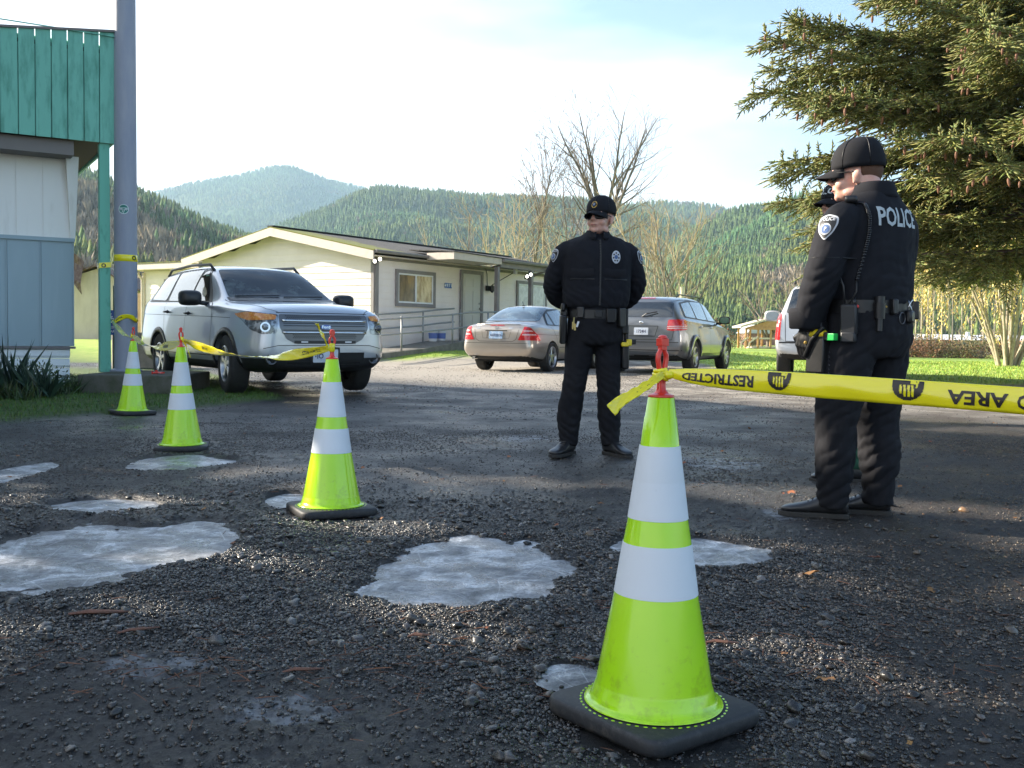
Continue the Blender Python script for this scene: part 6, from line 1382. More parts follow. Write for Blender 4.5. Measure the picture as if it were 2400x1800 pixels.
for z in (.915, .885, .83): g = MB(); hs.line(g, [(-.56, z), (.56, z)], ('front',), .010, .009); g.build('grille_slot', gmesh, GR)
g = MB()
for z0_, rows_, hw in ((.985, 3, .52), (.755, 3, .44)):
    for j in range(rows_):
        for i in range(int(hw * 2 / .028)):
            y = -hw + i * .028 + (.014 if j % 2 else 0); z = z0_ - j * .019 + .019; hs.line(g, [(y, z), (y + .017, z)], ('front',), .011, .0085)
g.build('grille_holes', gmesh, GR)
g = MB(); hs.line(g, [(-.42, .682), (.42, .682)], ('front',), .036, .009); g.build('lower_slot', gmesh, GR)
for y in (-.33, .27): g = MB(); hs.line(g, [(y, .684), (y + .09, .684)], ('front',), .018, .013); g.build('marker_light', white, GR)
oval = [(.075 * math.cos(t), .87 + .030 * math.sin(t)) for t in [2 * math.pi * i / 24 for i in range(24)]]
EM = hs.patch('emblem', oval, ('front',), mat('emblem_blue', (.02, .07, .35), .25, coat=1), GR, off=.026, edge=.03)
g = MB(); hs.text(g, 'Ford', .052, ('front',), (0, .87), .030, flip=1, width=1.15); g.build('lettering', chrome, EM)
PL = hs.patch('number_plate', roundp([(-.17, .59), (.17, .59), (.17, .43), (-.17, .43)], .015), ('front',), platew, SU, off=.016, edge=.08); g = MB(); hs.line(g, [(-.185, .605), (.185, .605), (.185, .415), (-.185, .415)], ('front',), .03, .012, closed=True); g.build('plate_frame', blackp, PL)
g = MB(); hs.text(g, 'IO', .085, ('front',), (-.075, .505), .020, .002, flip=1); hs.line(g, [(-.145, .505), (-.13, .505)], ('front',), .02, .02); g.build('characters', inkn, PL)
g = MB(); hs.line(g, [(-.55, .50), (.55, .50)], ('front',), .10, .004); hs.line(g, [(-.5, .40), (.5, .40)], ('front',), .06, .004); g.build('air_intake', underm, SU)
g = MB(); g.box((-.1, 0, .36), (4.2, 1.5, .12)); g.build('underbody', underm, SU)
wsu = [(1.5, -.86), (1.5, .86), (-1.36, -.86), (-1.36, .86)]
for x, y in wsu: make_wheel(SU, x, y, .385, .235, .245, 5, 1, R(-6) if x > 0 else 0)
wp_ = P(544, 926, 12.9); place_car(SU, (1.5, -.86), (wp_.x, 12.98, .015), R(-90 + 35.5)); SU.rotation_euler.x = R(.3)
# ---- beige sedan, three-quarter rear
beige = paint('beige_paint', (.44, .39, .34), .6)
SE = empty('sedan', label='beige sedan seen from behind with red triangular tail lights', cat='car')
st_se = [(2.20, .36, .48, .58, .62, .40, .52, .48, .38), (2.12, .28, .5, .68, .74, .62, .74, .68, .56), (1.9, .22, .52, .76, .84, .74, .84, .77, .64), (1.4, .2, .55, .83, .91, .8, .865, .80, .66), (1.0, .2, .58, .87, .96, .8, .865, .81, .66), (.85, .2, .58, .88, 1.0, .8, .865, .815, .65), (.4, .2, .58, .89, 1.22, .8, .865, .82, .585), (.0, .2, .58, .90, 1.37, .8, .865, .82, .545),
         (-.5, .2, .58, .90, 1.425, .8, .865, .82, .53), (-.9, .2, .58, .905, 1.405, .8, .865, .82, .53), (-1.25, .2, .58, .91, 1.30, .8, .865, .815, .55), (-1.55, .2, .58, .925, 1.13, .8, .865, .80, .60), (-1.72, .21, .58, .94, 1.045, .79, .86, .79, .64), (-2.0, .24, .58, .95, 1.025, .77, .845, .765, .65), (-2.2, .28, .58, .93, 1.005, .73, .81, .73, .62), (-2.30, .34, .56, .86, .93, .66, .765, .68, .58), (-2.34, .42, .54, .66, .72, .52, .66, .60, .50)]
he = Hull(st_se, ((1.40, .315), (-1.315, .315)), .345, .87)
he.body(SE, beige)
RR = ('rear',)
he.patch('rear_window', roundp([(-.63, 1.065), (.63, 1.065), (.50, 1.36), (.0, 1.385), (-.50, 1.36)], .05), RR, mat('sedan_glass', (.10, .15, .19), .05, spec=.9, coat=1, var=(3, (.04, .06, .08), .45, .6)), SE, off=.007)
for sd in (-1, 1):
    pj = ('side', sd)
    he.patch('window_trim', roundp([(.78, .955), (-1.40, .985), (-1.22, 1.22), (-.9, 1.335), (-.3, 1.365), (.1, 1.32)], .04), pj, blackp, SE, off=.003)
    for w in ([(.62, .975), (-.22, .98), (-.22, 1.33), (.08, 1.30)], [(-.28, .98), (-.98, .99), (-1.0, 1.28), (-.28, 1.335)], [(-1.04, .995), (-1.32, 1.0), (-1.18, 1.18), (-1.05, 1.26)]): he.patch('side_window', roundp(w, .03), pj, mat('sedan_side_glass', (.13, .19, .23), .05, spec=.9, coat=1) if 'sedan_side_glass' not in bpy.data.materials else bpy.data.materials['sedan_side_glass'], SE, off=.008, edge=.1)
    g = MB(); he.line(g, [(-.25, .3), (-.25, .95)], pj); he.line(g, [(-.98, .35), (-1.05, .7), (-1.25, .95)], pj); he.line(g, [(.85, .3), (.86, .95)], pj); he.line(g, [(1.0, .52), (-.95, .52)], pj, .012); he.line(g, [(1.7, .74), (-2.1, .79)], pj, .006); g.build('panel_gaps', seam_m, SE)
    for x in (-.12, -.85): handle_(he, SE, x, .83, sd, chrome)
    mirror_(SE, .62, sd * .83, .98, beige, chrome, -1, .9)
    tp = ('corner', (-.80, sd * .6), (-2.0, sd * .45)); k = -sd
    TL = he.patch('tail_light', roundp([(k * a, z) for a, z in ((-.16, .665), (-.02, .945), (.10, .925), (.26, .79), (.36, .66))], .025), tp, redl, SE, off=.006, edge=.05)
    for (z0_, z1_, a0, a1, a2, a3) in ((.84, .865, -.04, .16, -.05, .12), (.765, .79, -.08, .24, -.07, .22)):
        he.patch('clear_strip', [(k * a0, z0_), (k * a1, z0_), (k * a3, z1_), (k * a2, z1_)], tp, redpale, TL, off=.010, edge=.05)
g = MB(); he.line(g, [(-.52, .93), (-.46, .68), (-.38, .635), (.38, .635), (.46, .68), (.52, .93)], RR, .008); he.line(g, [(-.34, .87), (.34, .87), (.30, .70), (-.30, .70)], RR, .005, closed=True); he.line(g, [(-.74, .60), (.74, .60)], RR, .008); g.build('panel_gaps', seam_m, SE)
g = MB(); g.tube([he.hit((-4, y, .978), (1, 0, 0), .008) for y in (-.5, -.25, 0, .25, .5)], .011, 8); g.build('trunk_spoiler', beige, SE, smooth=True)
he.patch('brake_light', [(-.16, .955), (.16, .955), (.16, .968), (-.16, .968)], RR, redl, SE, off=.012)
NP = he.patch('number_plate', roundp([(-.155, .84), (.155, .84), (.155, .69), (-.155, .69)], .012), RR, plateb, SE, off=.010); g = MB(); he.text(g, 'AXF2014', .075, RR, (0, .76), .013, .002, flip=-1, width=.92); g.build('characters', inkn, NP)
g = MB(); he.line(g, [(-.25, .856), (.25, .856)], RR, .018, .006); he.line(g, [(.20, .70), (.20, .84)], RR, .014, .006); g.build('plate_recess', seam_m, NP)
g = MB(); he.text(g, 'C230', .05, RR, (.44, .905), .007, .001, flip=-1); g.build('badge', chrome, SE); g = MB(); he.text(g, 'SPORT', .035, RR, (-.33, .905), .007, .001, flip=-1); g.build('badge', chrome, SE)
c = he.hit((-4, 0, .915), (1, 0, 0), .012); g = MB(); n = 24
for i in range(n): a = 2 * math.pi * i / n; b_ = 2 * math.pi * (i + 1) / n; g.bar((c.x, c.y + .038 * math.cos(a), c.z + .038 * math.sin(a)), (c.x, c.y + .038 * math.cos(b_), c.z + .038 * math.sin(b_)), .007, .007, up=(1, 0, 0))
for a in (90, 210, 330): g.bar(c, (c.x, c.y + .036 * math.cos(R(a)), c.z + .036 * math.sin(R(a))), .006, .008, up=(1, 0, 0))
g.build('emblem', chrome, SE)
g = MB(); he.text(g, 'MUSTANG', .05, RR, (0, 1.335), .010, .001, flip=-1) if False else None
g = MB(); g.cyl((-2.22, .50, .29), (-2.36, .50, .285), .035, .038, 14); g.build('exhaust', chrome, SE, smooth=True, auto=40)
g = MB(); g.tube([(-.95, 0, 1.41), (-1.02, 0, 1.50)], .006, 6); g.box((-.95, 0, 1.415), (.08, .04, .02)); g.build('antenna', blackp, SE)
g = MB(); g.box((-.1, 0, .27), (3.8, 1.3, .12)); g.build('underbody', underm, SE)
for x in (1.40, -1.315):
    for y in (-.75, .75): make_wheel(SE, x, y, .315, .222, .22, 5, 0)
for y in (-.36, .36):
    g = MB(); g.ball((-.05, y, 1.02), (.10, .22, .30)); g.build('headrest', mat('dark_seat', (.03, .03, .035), .8) if 'dark_seat' not in bpy.data.materials else bpy.data.materials['dark_seat'], SE, smooth=True)
hd_ = R(90 - 25); place_car(SE, (-1.315, -.75), (.76, 21.4, .05), hd_)
# ---- grey crossover, three-quarter rear
grey = paint('grey_paint', (.165, .175, .19), .55)
XO = empty('crossover', label='dark grey crossover with wide red tail lights standing right of the beige sedan', cat='car')
st_xo = [(2.46, .45, .6, .72, .78, .45, .6, .55, .45), (2.38, .34, .6, .86, .93, .68, .8, .74, .62), (2.1, .28, .64, .95, 1.04, .8, .89, .82, .70), (1.5, .26, .68, 1.0, 1.10, .86, .915, .85, .72), (1.2, .26, .7, 1.03, 1.14, .86, .915, .86, .72), (1.05, .26, .7, 1.04, 1.20, .86, .915, .86, .70), (.6, .26, .7, 1.06, 1.46, .86, .915, .865, .66), (.25, .26, .7, 1.07, 1.60, .86, .915, .865, .63),
         (-.2, .26, .7, 1.08, 1.655, .86, .915, .865, .62), (-.9, .26, .7, 1.10, 1.665, .86, .915, .865, .615), (-1.6, .26, .7, 1.12, 1.64, .86, .915, .86, .605), (-2.0, .28, .7, 1.13, 1.60, .85, .905, .85, .60), (-2.2, .31, .7, 1.13, 1.53, .83, .89, .83, .61), (-2.33, .35, .7, 1.10, 1.27, .80, .87, .81, .70), (-2.41, .40, .68, .98, 1.08, .74, .84, .79, .70), (-2.44, .48, .64, .80, .86, .62, .76, .72, .60)]
hx = Hull(st_xo, ((1.47, .36), (-1.42, .36)), .40, .92); hx.body(XO, grey)
for sd in (-1, 1):
    pj = ('side', sd); hx.patch('window_trim', roundp([(.75, 1.12), (-2.0, 1.185), (-1.88, 1.50), (-1.2, 1.575), (-.1, 1.58), (.3, 1.53)], .05), pj, blackp, XO, off=.003)
    for w in ([(.60, 1.145), (-.10, 1.155), (-.10, 1.55), (.22, 1.50)], [(-.17, 1.16), (-1.05, 1.18), (-1.08, 1.545), (-.17, 1.555)], [(-1.14, 1.185), (-1.90, 1.21), (-1.80, 1.48), (-1.14, 1.54)]): hx.patch('side_window', roundp(w, .05), pj, bpy.data.materials['sedan_side_glass'], XO, off=.008, edge=.1)
    g = MB(); hx.line(g, [(-.13, .4), (-.13, 1.14)], pj); hx.line(g, [(.95, .4), (.97, 1.1)], pj); hx.line(g, [(-.98, .45), (-1.1, .9), (-1.12, 1.16)], pj); hx.line(g, [(.9, .42), (-.9, .42)], pj, .012); g.build('panel_gaps', seam_m, XO)
    g = MB(); hx.line(g, [(1.0, .55), (-.95, .55)], pj, .03, .012); g.build('side_moulding', grey, XO)
    for x in (-.02, -.95): handle_(hx, XO, x, 1.0, sd, chrome)
    for ax in (1.47, -1.42): b = MB(); hx.line(b, [(ax + .43 * math.cos(R(a)), .36 + .43 * math.sin(R(a))) for a in range(-8, 189, 12)], pj, .09, .010); ob = b.build('fender_flare', grey, XO, smooth=True); q = ob.modifiers.new('s', 'SOLIDIFY'); q.thickness = .03; q.offset = 1
    mirror_(XO, .62, sd * .90, 1.13, blackp, mat('green_mirror', (.05, .14, .07), .1, spec=.8) if 'green_mirror' not in bpy.data.materials else bpy.data.materials['green_mirror'], -1, 1.0)
    tp = ('corner', (-.86, sd * .5), (-2.0, sd * .55)); k = -sd
    TL = hx.patch('tail_light', roundp([(k * a, z) for a, z in ((-.22, .915), (-.18, 1.13), (.20, 1.15), (.27, 1.10), (.25, .925), (-.10, .90))], .03), tp, redl, XO, off=.010, edge=.05)
    hx.patch('clear_strip', [(k * a, z) for a, z in ((-.20, .945), (-.20, .965), (.25, .975), (.25, .955))], tp, redpale, TL, off=.014, edge=.05); hx.patch('clear_strip', [(k * a, z) for a, z in ((-.20, .985), (-.20, 1.0), (.25, 1.01), (.25, .995))], tp, redpale, TL, off=.014, edge=.05)
    g = MB(); g.tube([(.05, sd * .60, 1.64), (-.1, sd * .60, 1.685), (-1.7, sd * .585, 1.68), (-1.85, sd * .58, 1.62)], .016, 6); g.build('roof_rail', blackp, XO)
hx.patch('rear_window', roundp([(-.66, 1.19), (.66, 1.19), (.60, 1.50), (-.60, 1.50)], .05), RR, glassd, XO, off=.008); hx.patch('brake_light', [(-.18, 1.575), (.18, 1.575), (.18, 1.60), (-.18, 1.60)], RR, redl, XO, off=.012)
g = MB(); hx.line(g, [(-.74, 1.14), (-.66, .72), (.66, .72), (.74, 1.14)], RR, .010); hx.line(g, [(-.36, 1.0), (.36, 1.0), (.30, .79), (-.30, .79)], RR, .012, closed=True); hx.line(g, [(-.8, .665), (.8, .665)], RR, .014); g.build('panel_gaps', seam_m, XO)
g = MB(); hx.line(g, [(-.85, .50), (.85, .50)], RR, .02, .006); hx.line(g, [(-.6, .40), (.6, .40)], RR, .12, .006); g.build('bumper_inset', blackp, XO)
NP = hx.patch('number_plate', roundp([(-.155, .965), (.155, .965), (.155, .815), (-.155, .815)], .012), RR, platew, XO, off=.012); g = MB(); hx.text(g, '1724H', .09, RR, (0, .885), .016, .002, flip=-1, width=.88); g.build('characters', inkn, NP)
g = MB(); a = hx.hit((-4, 0, 1.19), (1, 0, 0), .02); g.tube([a, a + Vector((-.03, -.10, .06)), a + Vector((.02, -.32, .10))], .012, 6); g.build('wiper', blackp, XO)
g = MB(); c = hx.hit((-4, 0, 1.07), (1, 0, 0), .01); g.ball(c, (.012, .045, .035)); g.build('emblem', chrome, XO, smooth=True); g = MB(); g.tube([(-1.5, -.3, 1.65), (-1.62, -.3, 1.76)], .006, 6); g.build('antenna', blackp, XO); g = MB(); g.box((-.1, 0, .33), (4.1, 1.4, .12)); g.build('underbody', underm, XO)
for x in (1.47, -1.42):
    for y in (-.80, .80): make_wheel(XO, x, y, .36, .215, .225, 5, 1)
place_car(XO, (-1.42, -.80), (3.84, 21.6, .05), R(90 - 25))
# ---- white full-size SUV at the right, mostly behind the officer
wht = paint('white_silver_paint', (.62, .63, .64), .3)
TA = empty('suv', label='white SUV with tall red tail light, mostly hidden behind the officer seen from the back', cat='car')
st_ta = [(2.55, .45, .65, .95, 1.02, .6, .8, .75, .62), (2.45, .38, .7, 1.05, 1.13, .82, .93, .86, .74), (1.9, .36, .75, 1.14, 1.22, .92, 1.0, .92, .80), (1.25, .36, .8, 1.18, 1.27, .92, 1.0, .94, .80), (1.1, .36, .8, 1.19, 1.32, .92, 1.0, .945, .78), (.75, .36, .8, 1.2, 1.58, .92, 1.0, .95, .74), (.4, .36, .8, 1.2, 1.80, .92, 1.0, .95, .71), (-.1, .36, .8, 1.2, 1.86, .92, 1.0, .95, .70), (-1.5, .36, .8, 1.21, 1.87, .92, 1.0, .95, .69), (-2.2, .38, .8, 1.22, 1.85, .91, .995, .94, .68), (-2.42, .42, .8, 1.22, 1.80, .90, .985, .93, .67), (-2.56, .46, .8, 1.18, 1.34, .88, .97, .91, .82), (-2.60, .50, .72, 1.0, 1.08, .84, .95, .90, .80), (-2.66, .46, .58, .66, .70, .84, .96, .92, .85)]
ht = Hull(st_ta, ((1.45, .40), (-1.5, .40)), .44, 1.0); ht.body(TA, wht)
ht.patch('rear_window', roundp([(-.78, 1.27), (.78, 1.27), (.66, 1.74), (-.66, 1.74)], .05), RR, glassd, TA, off=.008)
for sd in (-1, 1):
    tp = ('corner', (-.93, sd * .36), (-2.2, sd * .80)); k = -sd
    ta_t = ht.patch('tail_light', roundp([(k * a, z) for a, z in ((-.08, .76), (-.07, 1.26), (.03, 1.27), (.10, 1.15), (.12, .77))], .02), tp, redl, TA, off=.010, edge=.05); ht.patch('clear_strip', [(k * a, z) for a, z in ((-.04, 1.01), (.08, 1.01), (.07, 1.07), (-.04, 1.07))], tp, redpale, ta_t, off=.014, edge=.05)
    pj = ('side', sd); ht.patch('side_window', roundp([(.7, 1.26), (-2.2, 1.28), (-2.1, 1.70), (.3, 1.72)], .06), pj, glassd, TA, off=.006, edge=.1); mirror_(TA, .85, sd * .98, 1.24, wht, bpy.data.materials['sedan_side_glass'], -1, 1.35)
    g = MB(); g.tube([(.1, sd * .66, 1.86), (-.1, sd * .66, 1.92), (-2.1, sd * .64, 1.91), (-2.25, sd * .64, 1.85)], .02, 6); g.build('roof_rail', blackp, TA)
g = MB(); ht.line(g, [(-.80, 1.24), (-.78, .74), (.78, .74), (.80, 1.24)], RR, .012); g.build('panel_gaps', seam_m, TA); g = MB(); ht.line(g, [(-.9, .715), (.9, .715)], RR, .03, .006); g.build('bumper_step', blackp, TA)
g = MB(); ht.text(g, 'TAHOE', .06, RR, (.52, .84), .008, .002, flip=-1, width=1.4); g.build('badge', chrome, TA); g = MB(); g.box((-.1, 0, .45), (4.3, 1.5, .14)); g.build('underbody', underm, TA)
for x in (1.45, -1.5):
    for y in (-.84, .84): make_wheel(TA, x, y, .40, .24, .26, 6, 0)
place_car(TA, (-1.5, .84), (P(1838, 800, 20.2).x, 20.2, .04), R(90 - 17))
# ------------------------------------------------------------ people
skin_a = mat('skin', (.62, .36, .28), .5, var=(30, (.55, .28, .21), .45, .7), bump=(160, .15, .002), sss=.12)
skin_b = mat('fair_skin', (.62, .36, .28), .5, var=(30, (.58, .29, .22), .45, .7), bump=(160, .15, .002), sss=.12)
navy = mat('black_uniform', (.0085, .0095, .0135), .88, var=(7, (.013, .0135, .018), .4, .7), bump=(420, .35, .0012), spec=.25)
navyt = mat('black_trousers', (.0085, .009, .0125), .85, var=(6, (.014, .014, .017), .4, .7), bump=(420, .35, .0012), spec=.25)
greent = mat('green_trousers', (.020, .075, .050), .85, var=(6, (.030, .09, .06), .4, .7), spec=.25)
leather = mat('black_leather', (.010, .010, .011), .38, bump=(60, .2, .002)); boot_m = mat('boot_leather', (.020, .020, .022), .34, bump=(45, .25, .002)); sole_m = mat('boot_sole', (.028, .026, .024), .8)
hair_r = mat('brown_hair', (.10, .045, .022), .75, bump=(300, .8, .002)); hair_g = mat('grey_hair', (.20, .17, .15), .8, bump=(300, .8, .002))
lensm = mat('dark_lens', (.012, .010, .010), .22, spec=.3); capm = mat('cap_cloth', (.0095, .010, .013), .85, bump=(380, .35, .001), spec=.25)
patchw = mat('embroidery', (.50, .52, .56), .7); gold = mat('gold_thread', (.50, .32, .06), .5); bluep = mat('blue_thread', (.06, .12, .28), .7); refl = mat('reflective_letters', (.40, .45, .47), .5); yel = mat('yellow_plastic', (.80, .62, .02), .35, coat=.4); grn = mat('green_plastic', (.02, .55, .09), .35, coat=.3)
lipm = mat('lips', (.36, .13, .11), .5)
def solidify_shape(mb, voxel, smooth=4, fac=.5):
    me = bpy.data.meshes.new('t'); me.from_pydata(mb.v, [], mb.f); bm = bmesh.new(); bm.from_mesh(me); bmesh.ops.recalc_face_normals(bm, faces=bm.faces); bm.to_mesh(me); bm.free()
    o = bpy.data.objects.new('t', me); C.objects.link(o); q = o.modifiers.new('r', 'REMESH'); q.mode = 'VOXEL'; q.voxel_size = voxel
    if smooth: s = o.modifiers.new('s', 'SMOOTH'); s.factor = fac; s.iterations = smooth
    dg = bpy.context.evaluated_depsgraph_get(); r = bpy.data.meshes.new_from_object(o.evaluated_get(dg)); bpy.data.objects.remove(o); bpy.data.meshes.remove(me); return r
def finish(me, name, m, parent, disp=None, label=None):
    me.materials.clear(); me.materials.append(m); me.name = name
    n = len(me.vertices); co = np.empty(n * 3, np.float32); me.vertices.foreach_get('co', co); co = co.reshape(-1, 3)
    if disp is not None:
        nr = np.empty(n * 3, np.float32); me.vertex_normals.foreach_get('vector', nr); nr = nr.reshape(-1, 3); co = co + nr * disp(co)[:, None]; me.vertices.foreach_set('co', co.astype(np.float32).ravel())
    me.polygons.foreach_set('use_smooth', [True] * len(me.polygons)); me.update()
    o = bpy.data.objects.new(name, me); C.objects.link(o)
    if parent: o.parent = parent
    if label: o['label'] = label
    return o
def ring(c, rx, ry, yaw=0, n=28, e=2.3, tilt=0):
    out = []
    for i in range(n):
        t = 2 * math.pi * i / n; a, b = math.cos(t), math.sin(t); k = (abs(a) ** e + abs(b) ** e) ** (-1 / e); x, y = rx * a * k, ry * b * k
        out.append((c[0] + x * math.cos(yaw) - y * math.sin(yaw), c[1] + x * math.sin(yaw) + y * math.cos(yaw), c[2] + tilt * y))
    return out
def col(mb, keys, n=3, e=2.3):
    """stack of horizontal rings; keys (x,y,z,rx,ry)"""
    mb.loft([ring(k[:3], k[3], k[4], e=e) for k in cr(keys, n)])
def limb(mb, keys, n=3, seg=16): k = cr(keys, n); mb.tube([q[:3] for q in k], [q[3] for q in k], seg)
def folds(amp, knots, sd, fine=.0016):
    def f(co):
        x, y, z = co[:, 0], co[:, 1], co[:, 2]
        a = fbm(x * 1.0 + y * .7 + 9, z * .75 + 4, 9, 3, sd); b = fbm(x - y + 3, z * .5 + 1, 15, 3, sd + 5)
        d = amp * ((1 - np.abs(2 * a - 1) * 2) * .9 - .35) + fine * (1 - np.abs(2 * b - 1) * 2)
        for (kx, ky, kz, rr_, am) in knots:
            w = np.exp(-((x - kx) ** 2 + (y - ky) ** 2) / (rr_ * rr_) - ((z - kz) / (rr_ * 1.1)) ** 2)
            ph = z * 95 + 9 * fbm(x + y + 2, z * .6, 7, 3, sd + 9) * 2 + (x - y) * 55; d = d + w * am * .62 * (np.abs(np.sin(ph * .5)) * 2 - 1)
        return d
    return f
def hand(mb, w, d, side, s=1.0, curl=.8, r_extra=0):
    """w wrist, d direction, side = thumb direction; five separate fingers"""
    w = Vector(w); d = Vector(d).normalized(); side = Vector(side); side = (side - d * side.dot(d)).normalized(); nrm = d.cross(side)
    for k, (o, l) in enumerate(((-.030, .060), (-.010, .070), (.011, .076), (.031, .070))):
        q = w + d * .085 * s + side * o * s; mb.tube([w + side * o * .6 * s, w + d * .05 * s + side * o * .9 * s, q], [(.017 + r_extra) * s] * 3, 8)
        dd = d.copy(); prev = q; L = l * s
        pts = [q]; 
        for seg, fr in enumerate((.45, .32, .23)): dd = (dd + nrm * curl * (.45 + .12 * k * .3)).normalized(); pts.append(pts[-1] + dd * L * fr)
        mb.tube(pts, [(.0100 + r_extra) * s, (.0095 + r_extra) * s, (.0088 + r_extra) * s, (.007 + r_extra) * s], 8)
    t0 = w + d * .025 * s + side * .030 * s; mb.tube([t0, t0 + (d * .6 + side * .8).normalized() * .035 * s, t0 + (d * .9 + side * .6 + nrm * .5).normalized() * .068 * s], [(.014 + r_extra) * s, (.012 + r_extra) * s, (.009 + r_extra) * s], 8)
    mb.ball(w + d * .045 * s, ((.040 + r_extra) * s, (.040 + r_extra) * s, (.018 + r_extra) * s), Matrix((side, d, nrm)).transposed(), 12, 8)
def xf(mb0, mb1, M):
    o = len(mb1.v); mb1.v += [tuple(M @ Vector(v)) for v in mb0.v]; mb1.f += [tuple(i + o for i in f) for f in mb0.f]; mb1.m += mb0.m
def head_shape(jaw=1.0, full=1.0):
    m = MB(); m.ball((0, .018, .150), (.075, .094, .092)); m.ball((0, -.030, .105), (.061 * full, .062, .078)); m.ball((0, -.030, .065), (.051 * jaw, .056, .050)); m.ball((0, -.073, .040), (.024 * jaw, .018, .018))
    for s in (-1, 1):
        m.ball((s * .040 * full, -.055, .088), (.022, .026, .026)); m.ball((s * .048 * jaw, -.015, .048), (.016, .032, .020)); m.ball((s * .031, -.083, .148), (.024, .010, .009))
        m.ball((s * .078, .012, .112), (.007, .019, .030), Matrix.Rotation(R(-12), 3, 'X')); m.ball((s * .082, .020, .122), (.006, .014, .019)); m.ball((s * .077, .002, .088), (.006, .008, .010)); m.ball((s * .013, -.101, .100), (.008, .009, .007))
    m.tube([(0, -.082, .142), (0, -.094, .125), (0, -.108, .108), (0, -.112, .100)], [.009, .010, .012, .011], 10); m.ball((0, -.086, .073), (.026, .012, .008)); m.ball((0, -.084, .064), (.022, .011, .007)); m.ball((0, -.086, .085), (.018, .010, .010))
    return m
def cap(root, M, emblem=None, back=None, front=None, h=1.0):
    c = MB(); rings = []
    for z, rx, ry, dy in ((.150, .0850, .1085, -.003), (.165, .0870, .1100, -.003), (.190, .0865, .107, -.002), (.214, .079, .096, .0), (.234, .064, .080, .003), (.247, .044, .058, .006), (.254, .020, .028, .008), (.256, .004, .005, .008)):
        rings.append([(x, y + dy + .017, z0) for x, y, z0 in ring((0, 0, z * 1.0 if z < .16 else .150 + (z - .150) * h), rx, ry, n=40, e=2.05)])
    t = MB(); t.loft(rings, cap=False); xf(t, c, M); o = c.build('cap', capm, root, smooth=True); q = o.modifiers.new('s', 'SOLIDIFY'); q.thickness = .003; q.offset = 1
    s = MB(); t = MB()
    for k in range(6):
        a = math.pi * k / 3 + .52; pts = []
        for z, rx, ry, dy in ((.152, .0870, .1105, -.003), (.190, .0885, .109, -.002), (.214, .081, .098, 0), (.234, .066, .082, .003), (.247, .046, .060, .006), (.2555, .020, .028, .008)): pts.append((rx * 1.03 * math.cos(a), ry * 1.03 * math.sin(a) + dy + .017, .150 + (z - .150) * h + .003))
        t.tube(pts, .0014, 5)
    t.ball((0, .025, .150 + .107 * h), (.008, .008, .005)); xf(t, s, M); s.build('seams', leather, o, smooth=True)
    b = MB(); t = MB(); rows = []
    for j in range(7):
        u = j / 6; row = []
        for i in range(17):
            a = R(-150 + 120 * i / 16); e = math.cos((i / 16 - .5) * math.pi) ** .6; rad = 1 + u * .82 * e
            row.append((.084 * math.cos(a) * (1 + u * .10 * e), (.014 + .106 * math.sin(a) - u * .074 * e), .160 - .030 * abs(math.cos(a)) ** 1.6 * (u ** .8) - .026 * u))
        rows.append(row)
    t.grid(rows); xf(t, b, M); br = b.build('brim', capm, o, smooth=True); q = br.modifiers.new('s', 'SOLIDIFY'); q.thickness = .004
    bvh = BVHTree.FromPolygons([Vector(v) for v in c.v], c.f)
    def proj(pts_faces, z0, dirl, m, nm, par, off=.005, ang=0):
        vs, fs = pts_faces; d = (M.to_3x3() @ Vector(dirl)).normalized(); sx = Vector((0, 0, 1)).cross(-d).normalized() * -1; cc = M @ Vector((0, .017, z0)); out = []
        for u, v in vs:
            p = cc - d * .3 + sx * -u + Vector((0, 0, v)); hh = bvh.ray_cast(p, d); out.append((hh[0] if hh[0] is not None else cc - d * .09) - d * off)
        g = MB(); g.add(out, fs); return g.build(nm, m, par)
    if emblem:
        def oval(rx, ry, n=20): return [(rx * math.cos(2 * math.pi * i / n), ry * math.sin(2 * math.pi * i / n)) for i in range(n)], [tuple(range(n))]
        e1 = proj(oval(.021, .025), .197, (0, 1, 0), gold, 'cap_badge', o, .005); proj(oval(.0145, .018), .197, (0, 1, 0), capm, 'badge_field', e1, .0062); proj(oval(.010, .012), .198, (0, 1, 0), bluep, 'badge_centre', e1, .0074); proj(text_mesh('W', .014, .0005), .198, (0, 1, 0), patchw, 'badge_mark', e1, .0086)
    if back: proj(text_mesh(back, .020, .0004), .168, (.42, -1, 0), patchw, 'lettering', o, .005)
    if front: proj(text_mesh(front, .046, .002), .200, (0, 1, 0), refl, 'lettering', o, .005)
    return o
def glasses(root, M, thick=.003):
    g = MB(); t = MB()
    for s in (-1, 1):
        rows = []
        for j in range(6):
            row = []
            for i in range(9):
                u = i / 8 * 2 - 1; v = j / 5 * 2 - 1; k = math.sqrt(max(0, 1 - .25 * (u * u + v * v))); x = s * .034 + u * .029 * math.sqrt(1 - v * v * .45) ; z = .122 + v * .0185 * math.sqrt(1 - u * u * .45)
                row.append((x, -.098 + abs(x) ** 2 * 9 - .004 * k, z))
            rows.append(row)
        t.grid(rows)
    xf(t, g, M); o = g.build('sunglasses', lensm, root, smooth=True); q = o.modifiers.new('s', 'SOLIDIFY'); q.thickness = .0025
    f = MB(); t = MB()
    for s in (-1, 1): t.tube([(s * .006, -.104, .130), (s * .035, -.100, .143), (s * .064, -.066, .136), (s * .078, -.02, .132), (s * .080, .012, .128), (s * .079, .03, .112)], [.002, .0025, .003, .0028, .0025, .002], 6)
    t.tube([(-.008, -.104, .130), (.008, -.104, .130)], .002, 6); xf(t, f, M); f.build('frame', leather, o, smooth=True); return o
def bvh_of(o): return BVHTree.FromPolygons([v.co.copy() for v in o.data.vertices], [tuple(p.vertices) for p in o.data.polygons])
